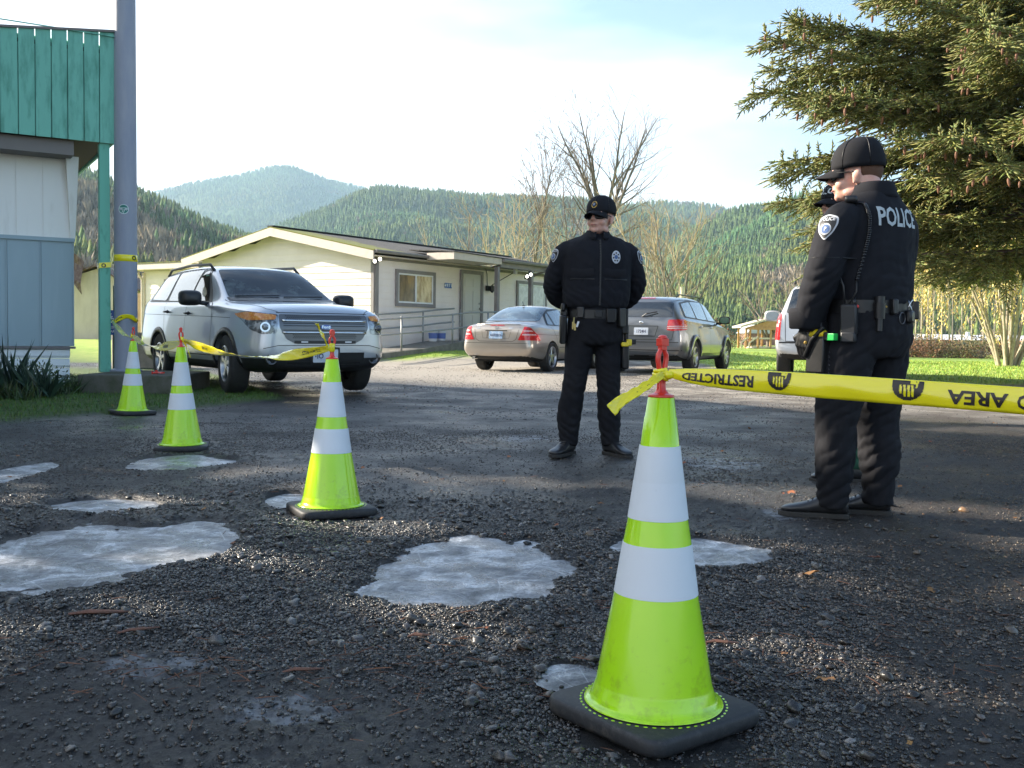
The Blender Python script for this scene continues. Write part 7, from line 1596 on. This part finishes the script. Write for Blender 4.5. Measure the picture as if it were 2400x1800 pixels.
def decal(bvh, vf, c, d, m, name, parent, off=.003, up=(0, 0, 1), rot=0):
    vs, fs = vf; d = Vector(d).normalized(); sx = d.cross(Vector(up)).normalized(); sz = sx.cross(d); out = []; c = Vector(c)
    for u, v in vs:
        uu, vv = u * math.cos(rot) - v * math.sin(rot), u * math.sin(rot) + v * math.cos(rot); p = c - d * .25 + sx * uu + sz * vv; h = bvh.ray_cast(p, d, .6); q = h[0] if h[0] is not None else bvh.find_nearest(c + sx * uu + sz * vv)[0]; out.append(q - d * off)
    g = MB(); g.add(out, fs); return g.build(name, m, parent, smooth=True)
def fan(poly): return poly, [tuple(range(len(poly)))]
def dense(poly, n=5):
    """polygon filled with rings so that it follows a curved surface"""
    cx = sum(p[0] for p in poly) / len(poly); cy = sum(p[1] for p in poly) / len(poly); k = len(poly); vs = [(cx + (p[0] - cx) * j / n, cy + (p[1] - cy) * j / n) for j in range(1, n + 1) for p in poly] + [(cx, cy)]; fs = []
    for j in range(n - 1):
        for i in range(k): fs.append((j * k + i, j * k + (i + 1) % k, (j + 1) * k + (i + 1) % k, (j + 1) * k + i))
    for i in range(k): fs.append((len(vs) - 1, i, (i + 1) % k))
    return vs, fs
SHIELD = [(-.040, .040), (0, .052), (.040, .040), (.043, .012), (.030, -.022), (0, -.055), (-.030, -.022), (-.043, .012)]
def shield(bvh, c, d, par, s=1.0):
    P0 = [(x * s, y * s) for x, y in roundp(SHIELD, .012, 3)]; a = decal(bvh, dense(P0), c, d, patchw, 'shoulder_patch', par, .004); P1 = [(x * .86, y * .88) for x, y in P0]; b = decal(bvh, dense(P1), c, d, leather, 'patch_field', a, .006)
    decal(bvh, text_mesh('POLICE', .019 * s, .0006, sub=1), Vector(c) + Vector((0, 0, .031 * s)), d, patchw, 'lettering', a, .008)
    n = 20; decal(bvh, dense([(.022 * s * math.cos(6.283 * i / n), .023 * s * math.sin(6.283 * i / n)) for i in range(n)], 3), Vector(c) + Vector((0, 0, -.008 * s)), d, patchw, 'seal', a, .008); decal(bvh, dense([(.017 * s * math.cos(6.283 * i / n), .018 * s * math.sin(6.283 * i / n)) for i in range(n)], 3), Vector(c) + Vector((0, 0, -.008 * s)), d, bluep, 'seal_centre', a, .0095)
    decal(bvh, text_mesh('P', .02 * s, .001, sub=1), Vector(c) + Vector((0, 0, -.008 * s)), d, patchw, 'seal_mark', a, .011); return a
def shoe(root, x, y, yaw, m=boot_m, tall=.11, L=.30):
    M = Matrix.Translation((x, y, 0)) @ Matrix.Rotation(yaw, 4, 'Z'); a = MB(); t = MB(); rings = []
    for (v, w, z0, z1) in ((.085, .030, .022, .085), (.075, .038, .02, .11), (.03, .041, .02, tall + .02), (-.03, .042, .02, tall), (-.08, .046, .02, .082), (-.13, .052, .02, .064), (-.175, .052, .02, .056), (-.205, .042, .021, .048), (-.222, .022, .024, .038)):
        n = 16; rr_ = []
        for i in range(n):
            th = 2 * math.pi * i / n; c, s = math.cos(th), math.sin(th); rr_.append((w * math.copysign(abs(c) ** .75, c), v, (z0 + z1) / 2 + (z1 - z0) / 2 * math.copysign(abs(s) ** .8, s)))
        rings.append(rr_)
    t.loft(rings); xf(t, a, M); o = a.build('shoe', m, root, smooth=True, subd=1); b = MB(); t = MB(); pl = [(.03, .088), (-.03, .088), (-.042, .06), (-.042, -.05), (-.054, -.12), (-.052, -.18), (-.03, -.222), (0, -.234), (.03, -.222), (.052, -.18), (.054, -.12), (.042, -.05), (.042, .06)]
    t.prism(pl, .024, z0=0); xf(t, b, M); b.build('sole', sole_m, o, bevel=.004); l = MB(); t = MB()
    for k in range(4): t.tube([(-.022, -.055 - k * .018, .097 - k * .011), (.022, -.062 - k * .018, .097 - k * .011)], .0028, 5)
    xf(t, l, M); l.build('laces', leather, o); return o
def collar(root, cx, cy, z, r, m, tilt=0, openf=38, h=.055):
    g = MB(); rows = []
    for i in range(41):
        a = R(-90 + openf / 2 + (360 - openf) * i / 40); e = abs(math.sin((i / 40) * math.pi)); row = []
        fr = 1 - e ** .5
        for (k, zz, rr_) in ((0, -.015, 1.06), (1, .02, 1.0), (2, h * (.85 + .15 * e), 1.0), (3, h * (.85 + .15 * e) + .004, 1.05), (4, .018, 1.20 + .22 * fr), (5, -.012 - .020 * fr, 1.30 + .36 * fr)):
            row.append((cx + r * rr_ * math.cos(a), cy + r * rr_ * math.sin(a) * 1.05 - (.02 * fr if k > 3 else 0), z + zz + tilt * math.sin(a)))
        rows.append(row)
    g.grid(rows); o = g.build('collar', m, root, smooth=True, subd=1); q = o.modifiers.new('t', 'SOLIDIFY'); q.thickness = .006; return o
def pouch(root, c, d, yaw, m=leather, nm='belt_pouch', b=.006): g = MB(); g.box(c, d, yaw); return g.build(nm, m, root, smooth=True, bevel=b, auto=50)
def belt(root, z, rx, ry, cy=0, h=.055): 
    g = MB(); rings = [ring((0, cy, z + dz), rx + o, ry + o, n=44) for dz, o in ((-h / 2, -.008), (-h / 2, .002), (h / 2, .002), (h / 2, -.008))]; g.loft(rings, cap=False); return g.build('belt', leather, root, smooth=True, auto=40)
# ================= officer in the middle, facing the viewer
PY1 = 6.95; q1 = P(1390, 1066, PY1)
def person(label, torso, armL, armR, hips, legL, legR, neck, headM, skinm, jaw, loc, yaw, hands, scale=1.0, group=None, full=1):
    b = MB(); h = head_shape(jaw, full); xf(h, b, headM); limb(b, neck); col(b, [(k[0], k[1], k[2], k[3] * .80, k[4] * .80) for k in torso if k[2] < 1.47 or k[3] < .1]); col(b, [(k[0], k[1], k[2], k[3] * .82, k[4] * .82) for k in hips])
    for a in (armL, armR): limb(b, [(*k[:3], k[3] * .68) for k in a])
    for a in (legL, legR): limb(b, [(*k[:3], k[3] * .60) for k in a[:-1]] + [(a[-1][0], a[-1][1], .10, .035)])
    for hd in hands: hand(b, *hd)
    o = finish(solidify_shape(b, .0062, 3, .45), 'person', skinm, None); o.location = loc; o.rotation_euler = (0, 0, yaw); o.scale = (scale,) * 3; return tag(o, label, 'person', group)
def garment(root, name, m, cols, limbs, vox, disp, extra=None, sm=5):
    b = MB()
    for c in cols: col(b, c)
    for l in limbs: limb(b, l)
    if extra: extra(b)
    return finish(solidify_shape(b, vox, sm, .5), name, m, root, disp)
# pose
T1 = [(0, .0, 1.015, .195, .135), (0, 0, 1.045, .222, .15), (0, 0, 1.12, .232, .155), (0, -.005, 1.25, .232, .150), (0, -.005, 1.35, .238, .148), (0, 0, 1.42, .232, .135), (0, .01, 1.475, .185, .115), (0, .02, 1.51, .115, .09), (0, .02, 1.54, .075, .075)]
AL1 = [(-.165, .01, 1.415, .075), (-.222, .02, 1.385, .079), (-.258, .045, 1.30, .073), (-.292, .085, 1.19, .069), (-.255, .15, 1.10, .066), (-.155, .20, 1.05, .058), (-.08, .215, 1.03, .048)]
AR1 = [(-k[0], k[1], k[2], k[3]) for k in AL1]
H1 = [(0, 0, 1.04, .185, .13), (0, 0, .95, .190, .135), (0, 0, .87, .196, .135), (0, 0, .79, .185, .125), (0, 0, .765, .15, .11)]
LL1 = [(-.098, 0, .84, .100), (-.112, 0, .70, .098), (-.132, -.012, .55, .084), (-.150, -.012, .44, .078), (-.172, .006, .28, .082), (-.175, .0, .17, .068), (-.174, -.002, .105, .062), (-.176, -.006, .07, .060)]
LR1 = [(.090, 0, .84, .100), (.092, 0, .70, .095), (.095, -.012, .55, .084), (.100, -.012, .44, .078), (.108, .006, .28, .080), (.115, .0, .17, .067), (.118, -.002, .105, .062), (.120, -.006, .07, .060)]
HM1 = Matrix.Translation((.012, -.018, 1.502)) @ Matrix.Scale(1.07, 4) @ Matrix.Rotation(R(-33), 4, 'Z') @ Matrix.Rotation(R(-3), 4, 'X')
P1 = person('officer in black uniform and cap standing square to the viewer, hands behind his back', T1, AL1, AR1, H1, LL1, LR1, [(0, .02, 1.44, .066), (0, .015, 1.50, .060), (.008, .008, 1.56, .058), (.010, .002, 1.60, .060)], HM1, skin_a, 1.08, (q1.x, PY1, q1.z), R(3), [((-.06, .225, 1.02), (1, 0, -.25), (0, 0, 1), .9), ((.06, .235, 1.0), (-1, .1, -.1), (0, 0, 1), .9)])
kn = [(-.15, -.01, .46, .12, .006), (.10, -.01, .46, .12, .006), (-.17, 0, .18, .13, .008), (.115, 0, .18, .13, .008), (0, -.1, .76, .12, .006)]
TR = garment(P1, 'trousers', navyt, [H1], [LL1, LR1], .0078, folds(.0065, kn, 3))
ak = [(-.29, .09, 1.19, .10, .008), (.29, .09, 1.19, .10, .008), (-.2, .17, 1.08, .1, .006), (.2, .17, 1.08, .1, .006), (0, -.1, 1.06, .25, .004)]
def ep(b):
    for s in (-1, 1): b.tube([(s * .09, .01, 1.505), (s * .15, .01, 1.492), (s * .205, .015, 1.470)], [.022, .024, .02], 8, flat=.5)
JK = garment(P1, 'jacket', navy, [T1], [AL1, AR1], .0078, folds(.0048, ak, 8), ep)
jb = bvh_of(JK); collar(P1, .004, .012, 1.508, .072, navy, openf=30, h=.045)
g = MB()
for i in range(24): z = 1.47 - i * .0185; h_ = jb.ray_cast(Vector((.006, -.5, z)), Vector((0, 1, 0)))[0] or Vector((0, -.15, z)); g.box((h_.x, h_.y - .001, z), (.010, .003, .019))
g.build('zip', leather, JK)
for s in (-1, 1):
    decal(jb, dense([(-.075, 0), (.075, 0), (.078, -.050), (.0, -.064), (-.078, -.050)], 4), (s * .115, -.2, 1.285), (0, 1, 0), navyt, 'pocket_flap', JK, .007); decal(jb, dense([(-.08, 0), (.08, 0), (.08, -.008), (-.08, -.008)], 2), (s * .115, -.2, 1.215), (0, 1, 0), leather, 'pocket_seam', JK, .004)
n = 24; oval_ = lambda rx, ry: [(rx * math.cos(6.283 * i / n), ry * math.sin(6.283 * i / n)) for i in range(n)]
bc = (.112, -.2, 1.362); bd_ = decal(jb, dense(oval_(.030, .044)), bc, (0, 1, 0), patchw, 'chest_badge', JK, .006)
for i in range(7):
    a = 6.283 * i / 7 + 1.57; decal(jb, fan([(.019 * math.cos(a) + .006 * math.cos(t), .027 * math.sin(a) + .006 * math.sin(t)) for t in [k * 6.283 / 8 for k in range(8)]]), bc, (0, 1, 0), leather, 'badge_star', bd_, .0085)
decal(jb, fan(oval_(.012, .014)), bc, (0, 1, 0), bluep, 'badge_centre', bd_, .0085)
shield(jb, (-.275, .0, 1.375), (.82, .56, 0), JK, .92); shield(jb, (.275, .0, 1.375), (-.82, .56, 0), JK, .92)
cap(P1, HM1, emblem=True, h=1.15); glasses(P1, HM1)
m = MB(); t = MB(); t.tube([(-.024, -.0925, .0685), (-.012, -.0985, .0700), (0, -.0998, .0690), (.012, -.0985, .0700), (.024, -.0925, .0685)], [.0015, .0035, .0034, .0035, .0015], 6); xf(t, m, HM1); m.build('mouth', lipm, P1, smooth=True)
def hair_shell(root, M, m, zlo, zhi, ylo, name='hair', g=.0035):
    b = MB(); t = MB(); rows = []
    for j in range(8):
        z = zlo + (zhi - zlo) * j / 7; row = []; k = math.sqrt(max(.05, 1 - ((z - .150) / .092) ** 2))
        for i in range(25): a = R(ylo + (180 - 2 * ylo) * i / 24); row.append(((.075 * k + g) * math.cos(a), .018 + (.094 * k + g) * math.sin(a), z))
        rows.append(row)
    t.grid(rows); xf(t, b, M); o = b.build(name, m, root, smooth=True); q = o.modifiers.new('t', 'SOLIDIFY'); q.thickness = .004; return o
hair_shell(P1, HM1, hair_g, .098, .165, 2)
for x, y, yw in ((-.185, -.01, R(-32)), (.130, -.01, R(24))): shoe(P1, x, y, yw)
belt(P1, .975, .196, .140, h=.058)
pouch(P1, (0, -.143, .975), (.055, .012, .045), 0, chrome if False else leather, 'buckle'); pouch(P1, (-.12, -.128, .985), (.05, .03, .075), R(-20)); pouch(P1, (.085, -.142, .965), (.065, .035, .095), R(8)); pouch(P1, (.160, -.105, .955), (.055, .04, .13), R(35)); pouch(P1, (.192, -.04, .93), (.045, .055, .17), R(10))
HO1 = MB(); HO1.box((-.222, -.02, .985), (.05, .07, .06)); HO1.box((-.228, -.03, .87), (.048, .085, .20), rx=.1); HO1.box((-.232, -.05, 1.02), (.03, .05, .06)); HO1.build('holster', leather, P1, smooth=True, bevel=.012, auto=50)
ky = MB(); ky.tube([(-.165, -.135, .95), (-.168, -.145, .915), (-.165, -.146, .88)], .006, 6); ky.box((-.160, -.150, .885), (.012, .006, .045)); ky.box((-.175, -.150, .895), (.010, .006, .05)); ky.build('keys', mat('brass', (.42, .32, .12), .35, .8), P1); ky = MB(); ky.box((-.142, -.150, .905), (.013, .006, .040), ry=.3); ky.build('key_tag', white, P1)
TH = MB(); TH.box((.205, -.02, .70), (.05, .085, .20)); TH.box((.212, -.02, .83), (.03, .05, .16)); TH.build('drop_holster', leather, P1, smooth=True, bevel=.012, auto=50); ty = MB(); ty.box((.195, -.075, .772), (.05, .03, .030)); ty.box((.225, -.06, .785), (.035, .05, .045)); ty.build('stun_gun', yel, P1, smooth=True, bevel=.006, auto=50); ty = MB(); ty.box((.250, -.06, .790), (.045, .04, .035)); ty.build('stun_gun_grip', leather, P1, bevel=.006)
# ================= officer at the right, seen from behind
Y2 = 4.70; yaw2 = R(-148); q2 = P(2017, 1211, Y2)
T2 = [(0, .0, .985, .200, .155), (0, 0, 1.02, .215, .17), (0, 0, 1.12, .220, .172), (0, -.0, 1.25, .226, .165), (0, .005, 1.35, .230, .158), (0, .01, 1.41, .205, .143), (0, .015, 1.455, .160, .120), (0, .02, 1.495, .112, .098), (0, .02, 1.535, .082, .082)]
AL2 = [(.165, .01, 1.385, .085), (.226, .01, 1.345, .090), (.262, .0, 1.25, .087), (.290, -.01, 1.15, .080), (.290, -.06, 1.02, .076), (.280, -.10, .93, .072), (.276, -.115, .885, .064)]
AR2 = [(-.160, .01, 1.395, .085), (-.215, .0, 1.355, .086), (-.245, -.02, 1.25, .080), (-.255, -.05, 1.14, .073), (-.255, -.13, 1.04, .066), (-.18, -.20, 1.02, .056)]
H2 = [(0, 0, 1.02, .205, .155), (0, .005, .95, .212, .160), (0, .01, .87, .218, .165), (0, .01, .79, .205, .150), (0, .01, .755, .165, .13)]
LL2 = [(.112, .01, .84, .120), (.140, -.005, .70, .122), (.150, -.02, .56, .108), (.156, -.03, .44, .092), (.156, -.03, .30, .088), (.155, -.035, .18, .074), (.153, -.038, .10, .068), (.153, -.04, .055, .066)]
LR2 = [(-.105, .01, .84, .115), (-.110, .01, .70, .110), (-.112, .0, .56, .100), (-.112, -.01, .44, .092), (-.110, .01, .30, .092), (-.110, .01, .18, .076), (-.110, .005, .10, .070), (-.110, .003, .055, .068)]
HM2 = Matrix.Translation((.022, -.062, 1.466)) @ Matrix.Scale(1.09, 4) @ Matrix.Rotation(R(33), 4, 'Z') @ Matrix.Rotation(R(4), 4, 'X')
P2 = person('tall officer seen from behind with POLICE in grey letters across his back', T2, AL2, AR2, H2, LL2, LR2, [(0, .03, 1.42, .075), (0, .022, 1.48, .070), (.010, -.015, 1.54, .068), (.018, -.040, 1.60, .066)], HM2, skin_b, 1.16, (q2.x, Y2, q2.z), yaw2, [((.276, -.118, .875), (.0, -.15, -1), (0, -1, 0), .95), ((-.15, -.215, 1.015), (1, -.1, -.2), (0, 0, 1), .95)], full=1.06)
kn = [(.14, -.01, .46, .13, .008), (-.11, 0, .46, .13, .008), (.14, 0, .17, .15, .010), (-.11, 0, .17, .15, .010), (.12, .1, .76, .12, .008), (-.12, .1, .76, .12, .008)]
garment(P2, 'trousers', navyt, [H2], [LL2, LR2], .0078, folds(.009, kn, 13, .002))
ak = [(.29, -.03, 1.10, .12, .006), (-.28, -.05, 1.10, .11, .008), (0, .1, 1.03, .25, .004)]
J2 = garment(P2, 'jacket', navy, [T2], [AL2, AR2], .0078, folds(.0045, ak, 18, .0010)); jb2 = bvh_of(J2)
collar(P2, 0, .018, 1.500, .080, navy, openf=24, h=.060)
vs, fs = text_mesh('POLICE', .118, .0028, sub=2, width=.64); decal(jb2, (vs, fs), (-.006, .25, 1.385), (.06, -1, 0), refl, 'back_lettering', J2, .004)
shield(jb2, (.30, .02, 1.335), (-1, -.22, 0), J2, 1.15)
decal(jb2, dense([(-.115, 0), (.115, 0), (.115, -.004), (-.115, -.004)], 3), (.30, .0, 1.20), (-1, -.25, 0), leather, 'sleeve_seam', J2, .003)
g = MB(); g.loft([[(p[0], p[1], p[2]) for p in ring((.279, -.108, z), r_, r_ * 1.0, n=24)] for z, r_ in ((.975, .079), (.955, .083), (.885, .078), (.880, .070))]); g.build('cuff', navy, J2, smooth=True)
g = MB(); hand(g, (.276, -.118, .875), (.0, -.15, -1), (0, -1, 0), .95, .8, .0035); finish(solidify_shape(g, .0045, 2), 'glove', leather, P2)
cap(P2, HM2, back='NPD', h=1.27); glasses(P2, HM2); hair_shell(P2, HM2, hair_r, .080, .165, 8)
m = MB(); t = MB(); t.tube([(-.022, -.0925, .0685), (0, -.0998, .0690), (.022, -.0925, .0685)], [.0015, .0034, .0015], 6); xf(t, m, HM2); m.build('mouth', lipm, P2, smooth=True)
shoe(P2, .153, -.055, R(41), L=.31); shoe(P2, -.105, -.02, R(43), L=.31)
belt(P2, .985, .216, .166, h=.058)
def on2(wx, z, off=.0, wy=None):
    """point on the officer's back that shows at world offset wx from his centre"""
    x = None; best = None
    for i in range(73):
        a = 2 * math.pi * i / 72; px_, py_ = .216 * math.cos(a), .166 * math.sin(a); X = px_ * math.cos(yaw2) - py_ * math.sin(yaw2); Yw = px_ * math.sin(yaw2) + py_ * math.cos(yaw2)
        if Yw < 0.03 and (best is None or abs(X - wx) < best): best = abs(X - wx); x = (a, px_, py_)
    a, px_, py_ = x; n_ = Vector((px_ / .216, py_ / .166, 0)).normalized(); return Vector((px_, py_, z)) + n_ * off, math.atan2(n_.y, n_.x) - math.pi / 2
c, yw = on2(-.018, .985, .02); g = MB(); g.cyl(c + Vector((0, 0, .045)), c + Vector((0, 0, -.01)), .021, .020, 14); g.cyl(c + Vector((0, 0, -.01)), c + Vector((0, 0, -.11)), .013, .014, 14); g.build('flashlight', mat('flashlight_black', (.03, .032, .036), .3, .6), P2, smooth=True, auto=40)
g = MB(); g.cyl(c + Vector((0, 0, .015)), c + Vector((0, 0, -.055)), .026, .024, 10); g.build('belt_pouch', leather, P2, smooth=True, auto=40)
c, yw = on2(.145, .975, .018); g = MB()
def ringtube(mb, c, yw, rx, rz, r, n=22, tilt=0, dz=0):
    t_ = Vector((math.cos(yw), math.sin(yw), 0)); o_ = Vector((-t_.y, t_.x, 0)); mb.tube([c + t_ * rx * math.cos(6.283 * i / n) + Vector((0, 0, dz + rz * math.sin(6.283 * i / n))) + o_ * tilt * math.sin(6.283 * i / n) for i in range(n + 1)], r, 6, cap=False)
ringtube(g, c, yw, .024, .032, .0035, tilt=.01, dz=.012); ringtube(g, c + Vector((0, 0, 0)), yw + .3, .020, .028, .003, tilt=-.01, dz=.014); g.build('handcuffs', mat('steel', (.55, .56, .58), .2, 1), P2, smooth=True); pouch(P2, c + Vector((0, 0, -.032)), (.060, .032, .062), yw, leather, 'belt_pouch', .012)
c, yw = on2(.105, .935, .012); g = MB(); ringtube(g, c, yw, .023, .026, .0025); g.build('baton_ring', mat('ring_dark', (.14, .14, .15), .3, .8), P2, smooth=True); c, yw = on2(.02, .985, .006); g = MB(); g.ball(c, (.009, .004, .005)); g.build('snap', gold, P2); c, yw = on2(.195, .975, .02); pouch(P2, c, (.05, .035, .085), yw); c, yw = on2(.06, .985, .012); pouch(P2, c, (.03, .03, .07), yw)
# radio on the hip with aerial and speaker microphone on its coiled cord
c, yw = on2(-.125, .925, .035); RD = MB(); RD.box(c, (.072, .045, .135), yw, ry=.0, rx=-.08); RD.box(c + Vector((0, 0, -.08)), (.066, .040, .05), yw); rd = RD.build('radio', mat('radio_black', (.020, .021, .024), .45), P2, smooth=True, bevel=.008, auto=50)
g = MB(); t_ = Vector((math.cos(yw), math.sin(yw), 0)); g.tube([c + t_ * .022 + Vector((0, 0, .07)), c + t_ * .030 + Vector((0, 0, .15)), c + t_ * .075 + Vector((0, 0, .26))], [.0055, .005, .003], 8); g.cyl(c + t_ * -.02 + Vector((0, 0, .065)), c + t_ * -.02 + Vector((0, 0, .09)), .008); g.build('aerial', blackp, rd, smooth=True)
for s in (-1, 1): g = MB(); g.ball(c + t_ * s * .034 + Vector((0, 0, .058)), .0075); g.build('radio_button', redp, rd, smooth=True)
def back_pt(wx, z, off=.006):
    cs, sn = math.cos(-yaw2), math.sin(-yaw2); d = Vector((0 * cs - 1 * sn, 0 * sn + 1 * cs, 0)); o_ = Vector((wx * cs - (-.9) * sn, wx * sn + (-.9) * cs, z)); h = jb2.ray_cast(o_, d); return (h[0] if h[0] is not None else o_ + d * .75) - d * off
path = [back_pt(-.110, 1.452, .012), back_pt(-.090, 1.446, .012), back_pt(-.084, 1.43, .012), back_pt(-.074, 1.38, .014), back_pt(-.078, 1.30, .016), back_pt(-.094, 1.22, .016), back_pt(-.120, 1.10, .014)]
pp = cr([tuple(p) for p in path], 60); g = MB(); pts = []; up0 = Vector((0, 0, 1))
for i, p in enumerate(pp[90:]):
    p = Vector(p); d = (Vector(pp[min(i + 91, len(pp) - 1)]) - Vector(pp[min(i + 90, len(pp) - 2)])); d = d.normalized() if d.length > 1e-6 else Vector((0, 0, -1)); a_ = d.cross(Vector((1, 0, 0))).normalized(); b_ = d.cross(a_); th = i * 6.283 / 7.2; pts.append(p + (a_ * math.cos(th) + b_ * math.sin(th)) * .0085)
g.tube(pts, .0028, 5); g.build('coiled_cord', mat('cord_black', (.02, .02, .022), .25, coat=.5), rd, smooth=True)
g = MB(); g.tube([Vector(p) for p in pp[0:95:12]], .004, 6); g.build('cord_end', blackp, rd, smooth=True); g = MB(); g.tube([path[-1], back_pt(-.118, 1.05, .012), c + Vector((0, 0, .07))], .004, 6); g.build('cord_end', blackp, rd, smooth=True)
mc = back_pt(-.135, 1.450, .030); g = MB(); g.box(mc + Vector((0, 0, .010)), (.085, .055, .032), yaw2 * 0 + R(40), ry=R(-12)); g.build('speaker_microphone', blackp, P2, smooth=True, bevel=.012, auto=50)
# stun gun holster on the left thigh
hc = Vector((.258, -.055, .80)); g = MB(); g.box(hc + Vector((0, 0, -.035)), (.062, .10, .17), R(0)); g.box(hc + Vector((.0, .0, .075)), (.05, .055, .08)); g.tube([hc + Vector((.03, .05, .09)), hc + Vector((.038, -.01, .03)), hc + Vector((.036, -.052, -.05))], .012, 6); g.build('holster', leather, P2, smooth=True, bevel=.018, auto=50)
g = MB(); g.tube([hc + Vector((.015, .045, .058)), hc + Vector((.02, .005, .064)), hc + Vector((.015, -.04, .052))], [.018, .022, .016], 8); g.build('stun_gun', yel, P2, smooth=True, auto=60); g = MB(); g.box(hc + Vector((.012, .085, .045)), (.030, .040, .032), R(0)); g.build('stun_cartridge', grn, P2, bevel=.003); g = MB(); g.box(hc + Vector((.012, .060, .050)), (.034, .020, .034)); g.build('stun_gun_frame', blackp, P2, bevel=.003); g = MB(); g.ball(hc + Vector((.040, -.045, .018)), .008); g.build('snap', gold, P2)
c = hc + Vector((.0, .075, -.02)); g = MB()
for k in range(6): g.tube([c + Vector((.018, .0, -k * .019)), c + Vector((.026, .010, -k * .019 - .006))], .003, 5)
g.build('lanyard_coil', chrome, P2)
# ================= third officer, mostly hidden behind the second
Y3 = 5.95; q3 = P(1982, 1122, Y3); yaw3 = R(-80)
LL3 = [(.10, 0, .84, .105), (.11, .0, .70, .10), (.13, -.01, .50, .085), (.135, -.0, .3, .088), (.135, 0, .15, .08), (.135, -.0, .085, .075)]; LR3 = [(-.10, 0, .84, .105), (-.105, .0, .70, .10), (-.10, .02, .50, .085), (-.10, .06, .3, .088), (-.10, .08, .15, .08), (-.10, .085, .085, .075)]
HM3 = Matrix.Translation((0, -.10, 1.560)) @ Matrix.Rotation(R(14), 4, 'Z') @ Matrix.Rotation(R(6), 4, 'X')
AL3 = [(.17, .01, 1.41, .075), (.23, .01, 1.37, .08), (.26, .02, 1.25, .074), (.275, .02, 1.12, .068), (.282, .0, 1.0, .062), (.285, -.02, .88, .054)]; AR3 = [(-k[0], *k[1:]) for k in AL3]
P3 = person('officer in green trousers and lettered cap almost hidden behind the tall officer', T1, AL3, AR3, H1, LL3, LR3, [(0, .02, 1.44, .066), (0, -.02, 1.50, .060), (0, -.07, 1.60, .06)], HM3, skin_a, 1.0, (q3.x, Y3, q3.z), yaw3, [((.285, -.02, .86), (0, -.1, -1), (0, -1, 0), .9), ((-.285, -.02, .86), (0, -.1, -1), (0, -1, 0), .9)], scale=.965)
garment(P3, 'trousers', greent, [H1], [LL3, LR3], .009, folds(.008, [(.13, 0, .2, .14, .008), (-.1, .05, .2, .14, .008)], 23)); garment(P3, 'jacket', navy, [T1], [AL3, AR3], .009, folds(.006, [], 28))
collar(P3, 0, .01, 1.505, .074, navy); cap(P3, HM3, front='POLICE'); glasses(P3, HM3); hair_shell(P3, HM3, hair_r, .095, .165, 6); belt(P3, .975, .197, .142); shoe(P3, .138, -.06, R(-12)); shoe(P3, -.10, .075, R(8))
# ------------------------------------------------------------ haze
hz = MB(); hz.box((0, 1500, 205), (5200, 3700, 440)); vm = bpy.data.materials.new('haze'); vm.use_nodes = True; vn_ = vm.node_tree.nodes; vn_.remove(vn_['Principled BSDF'])
pv = vn_.new('ShaderNodeVolumePrincipled'); pv.inputs['Color'].default_value = (.52, .76, .98, 1); pv.inputs['Density'].default_value = HAZE; pv.inputs['Anisotropy'].default_value = .2
vm.node_tree.links.new(pv.outputs[0], vn_['Material Output'].inputs['Volume']); ho = hz.build('haze', vm); tag(ho, 'thin pale morning haze over the valley', kind='stuff')
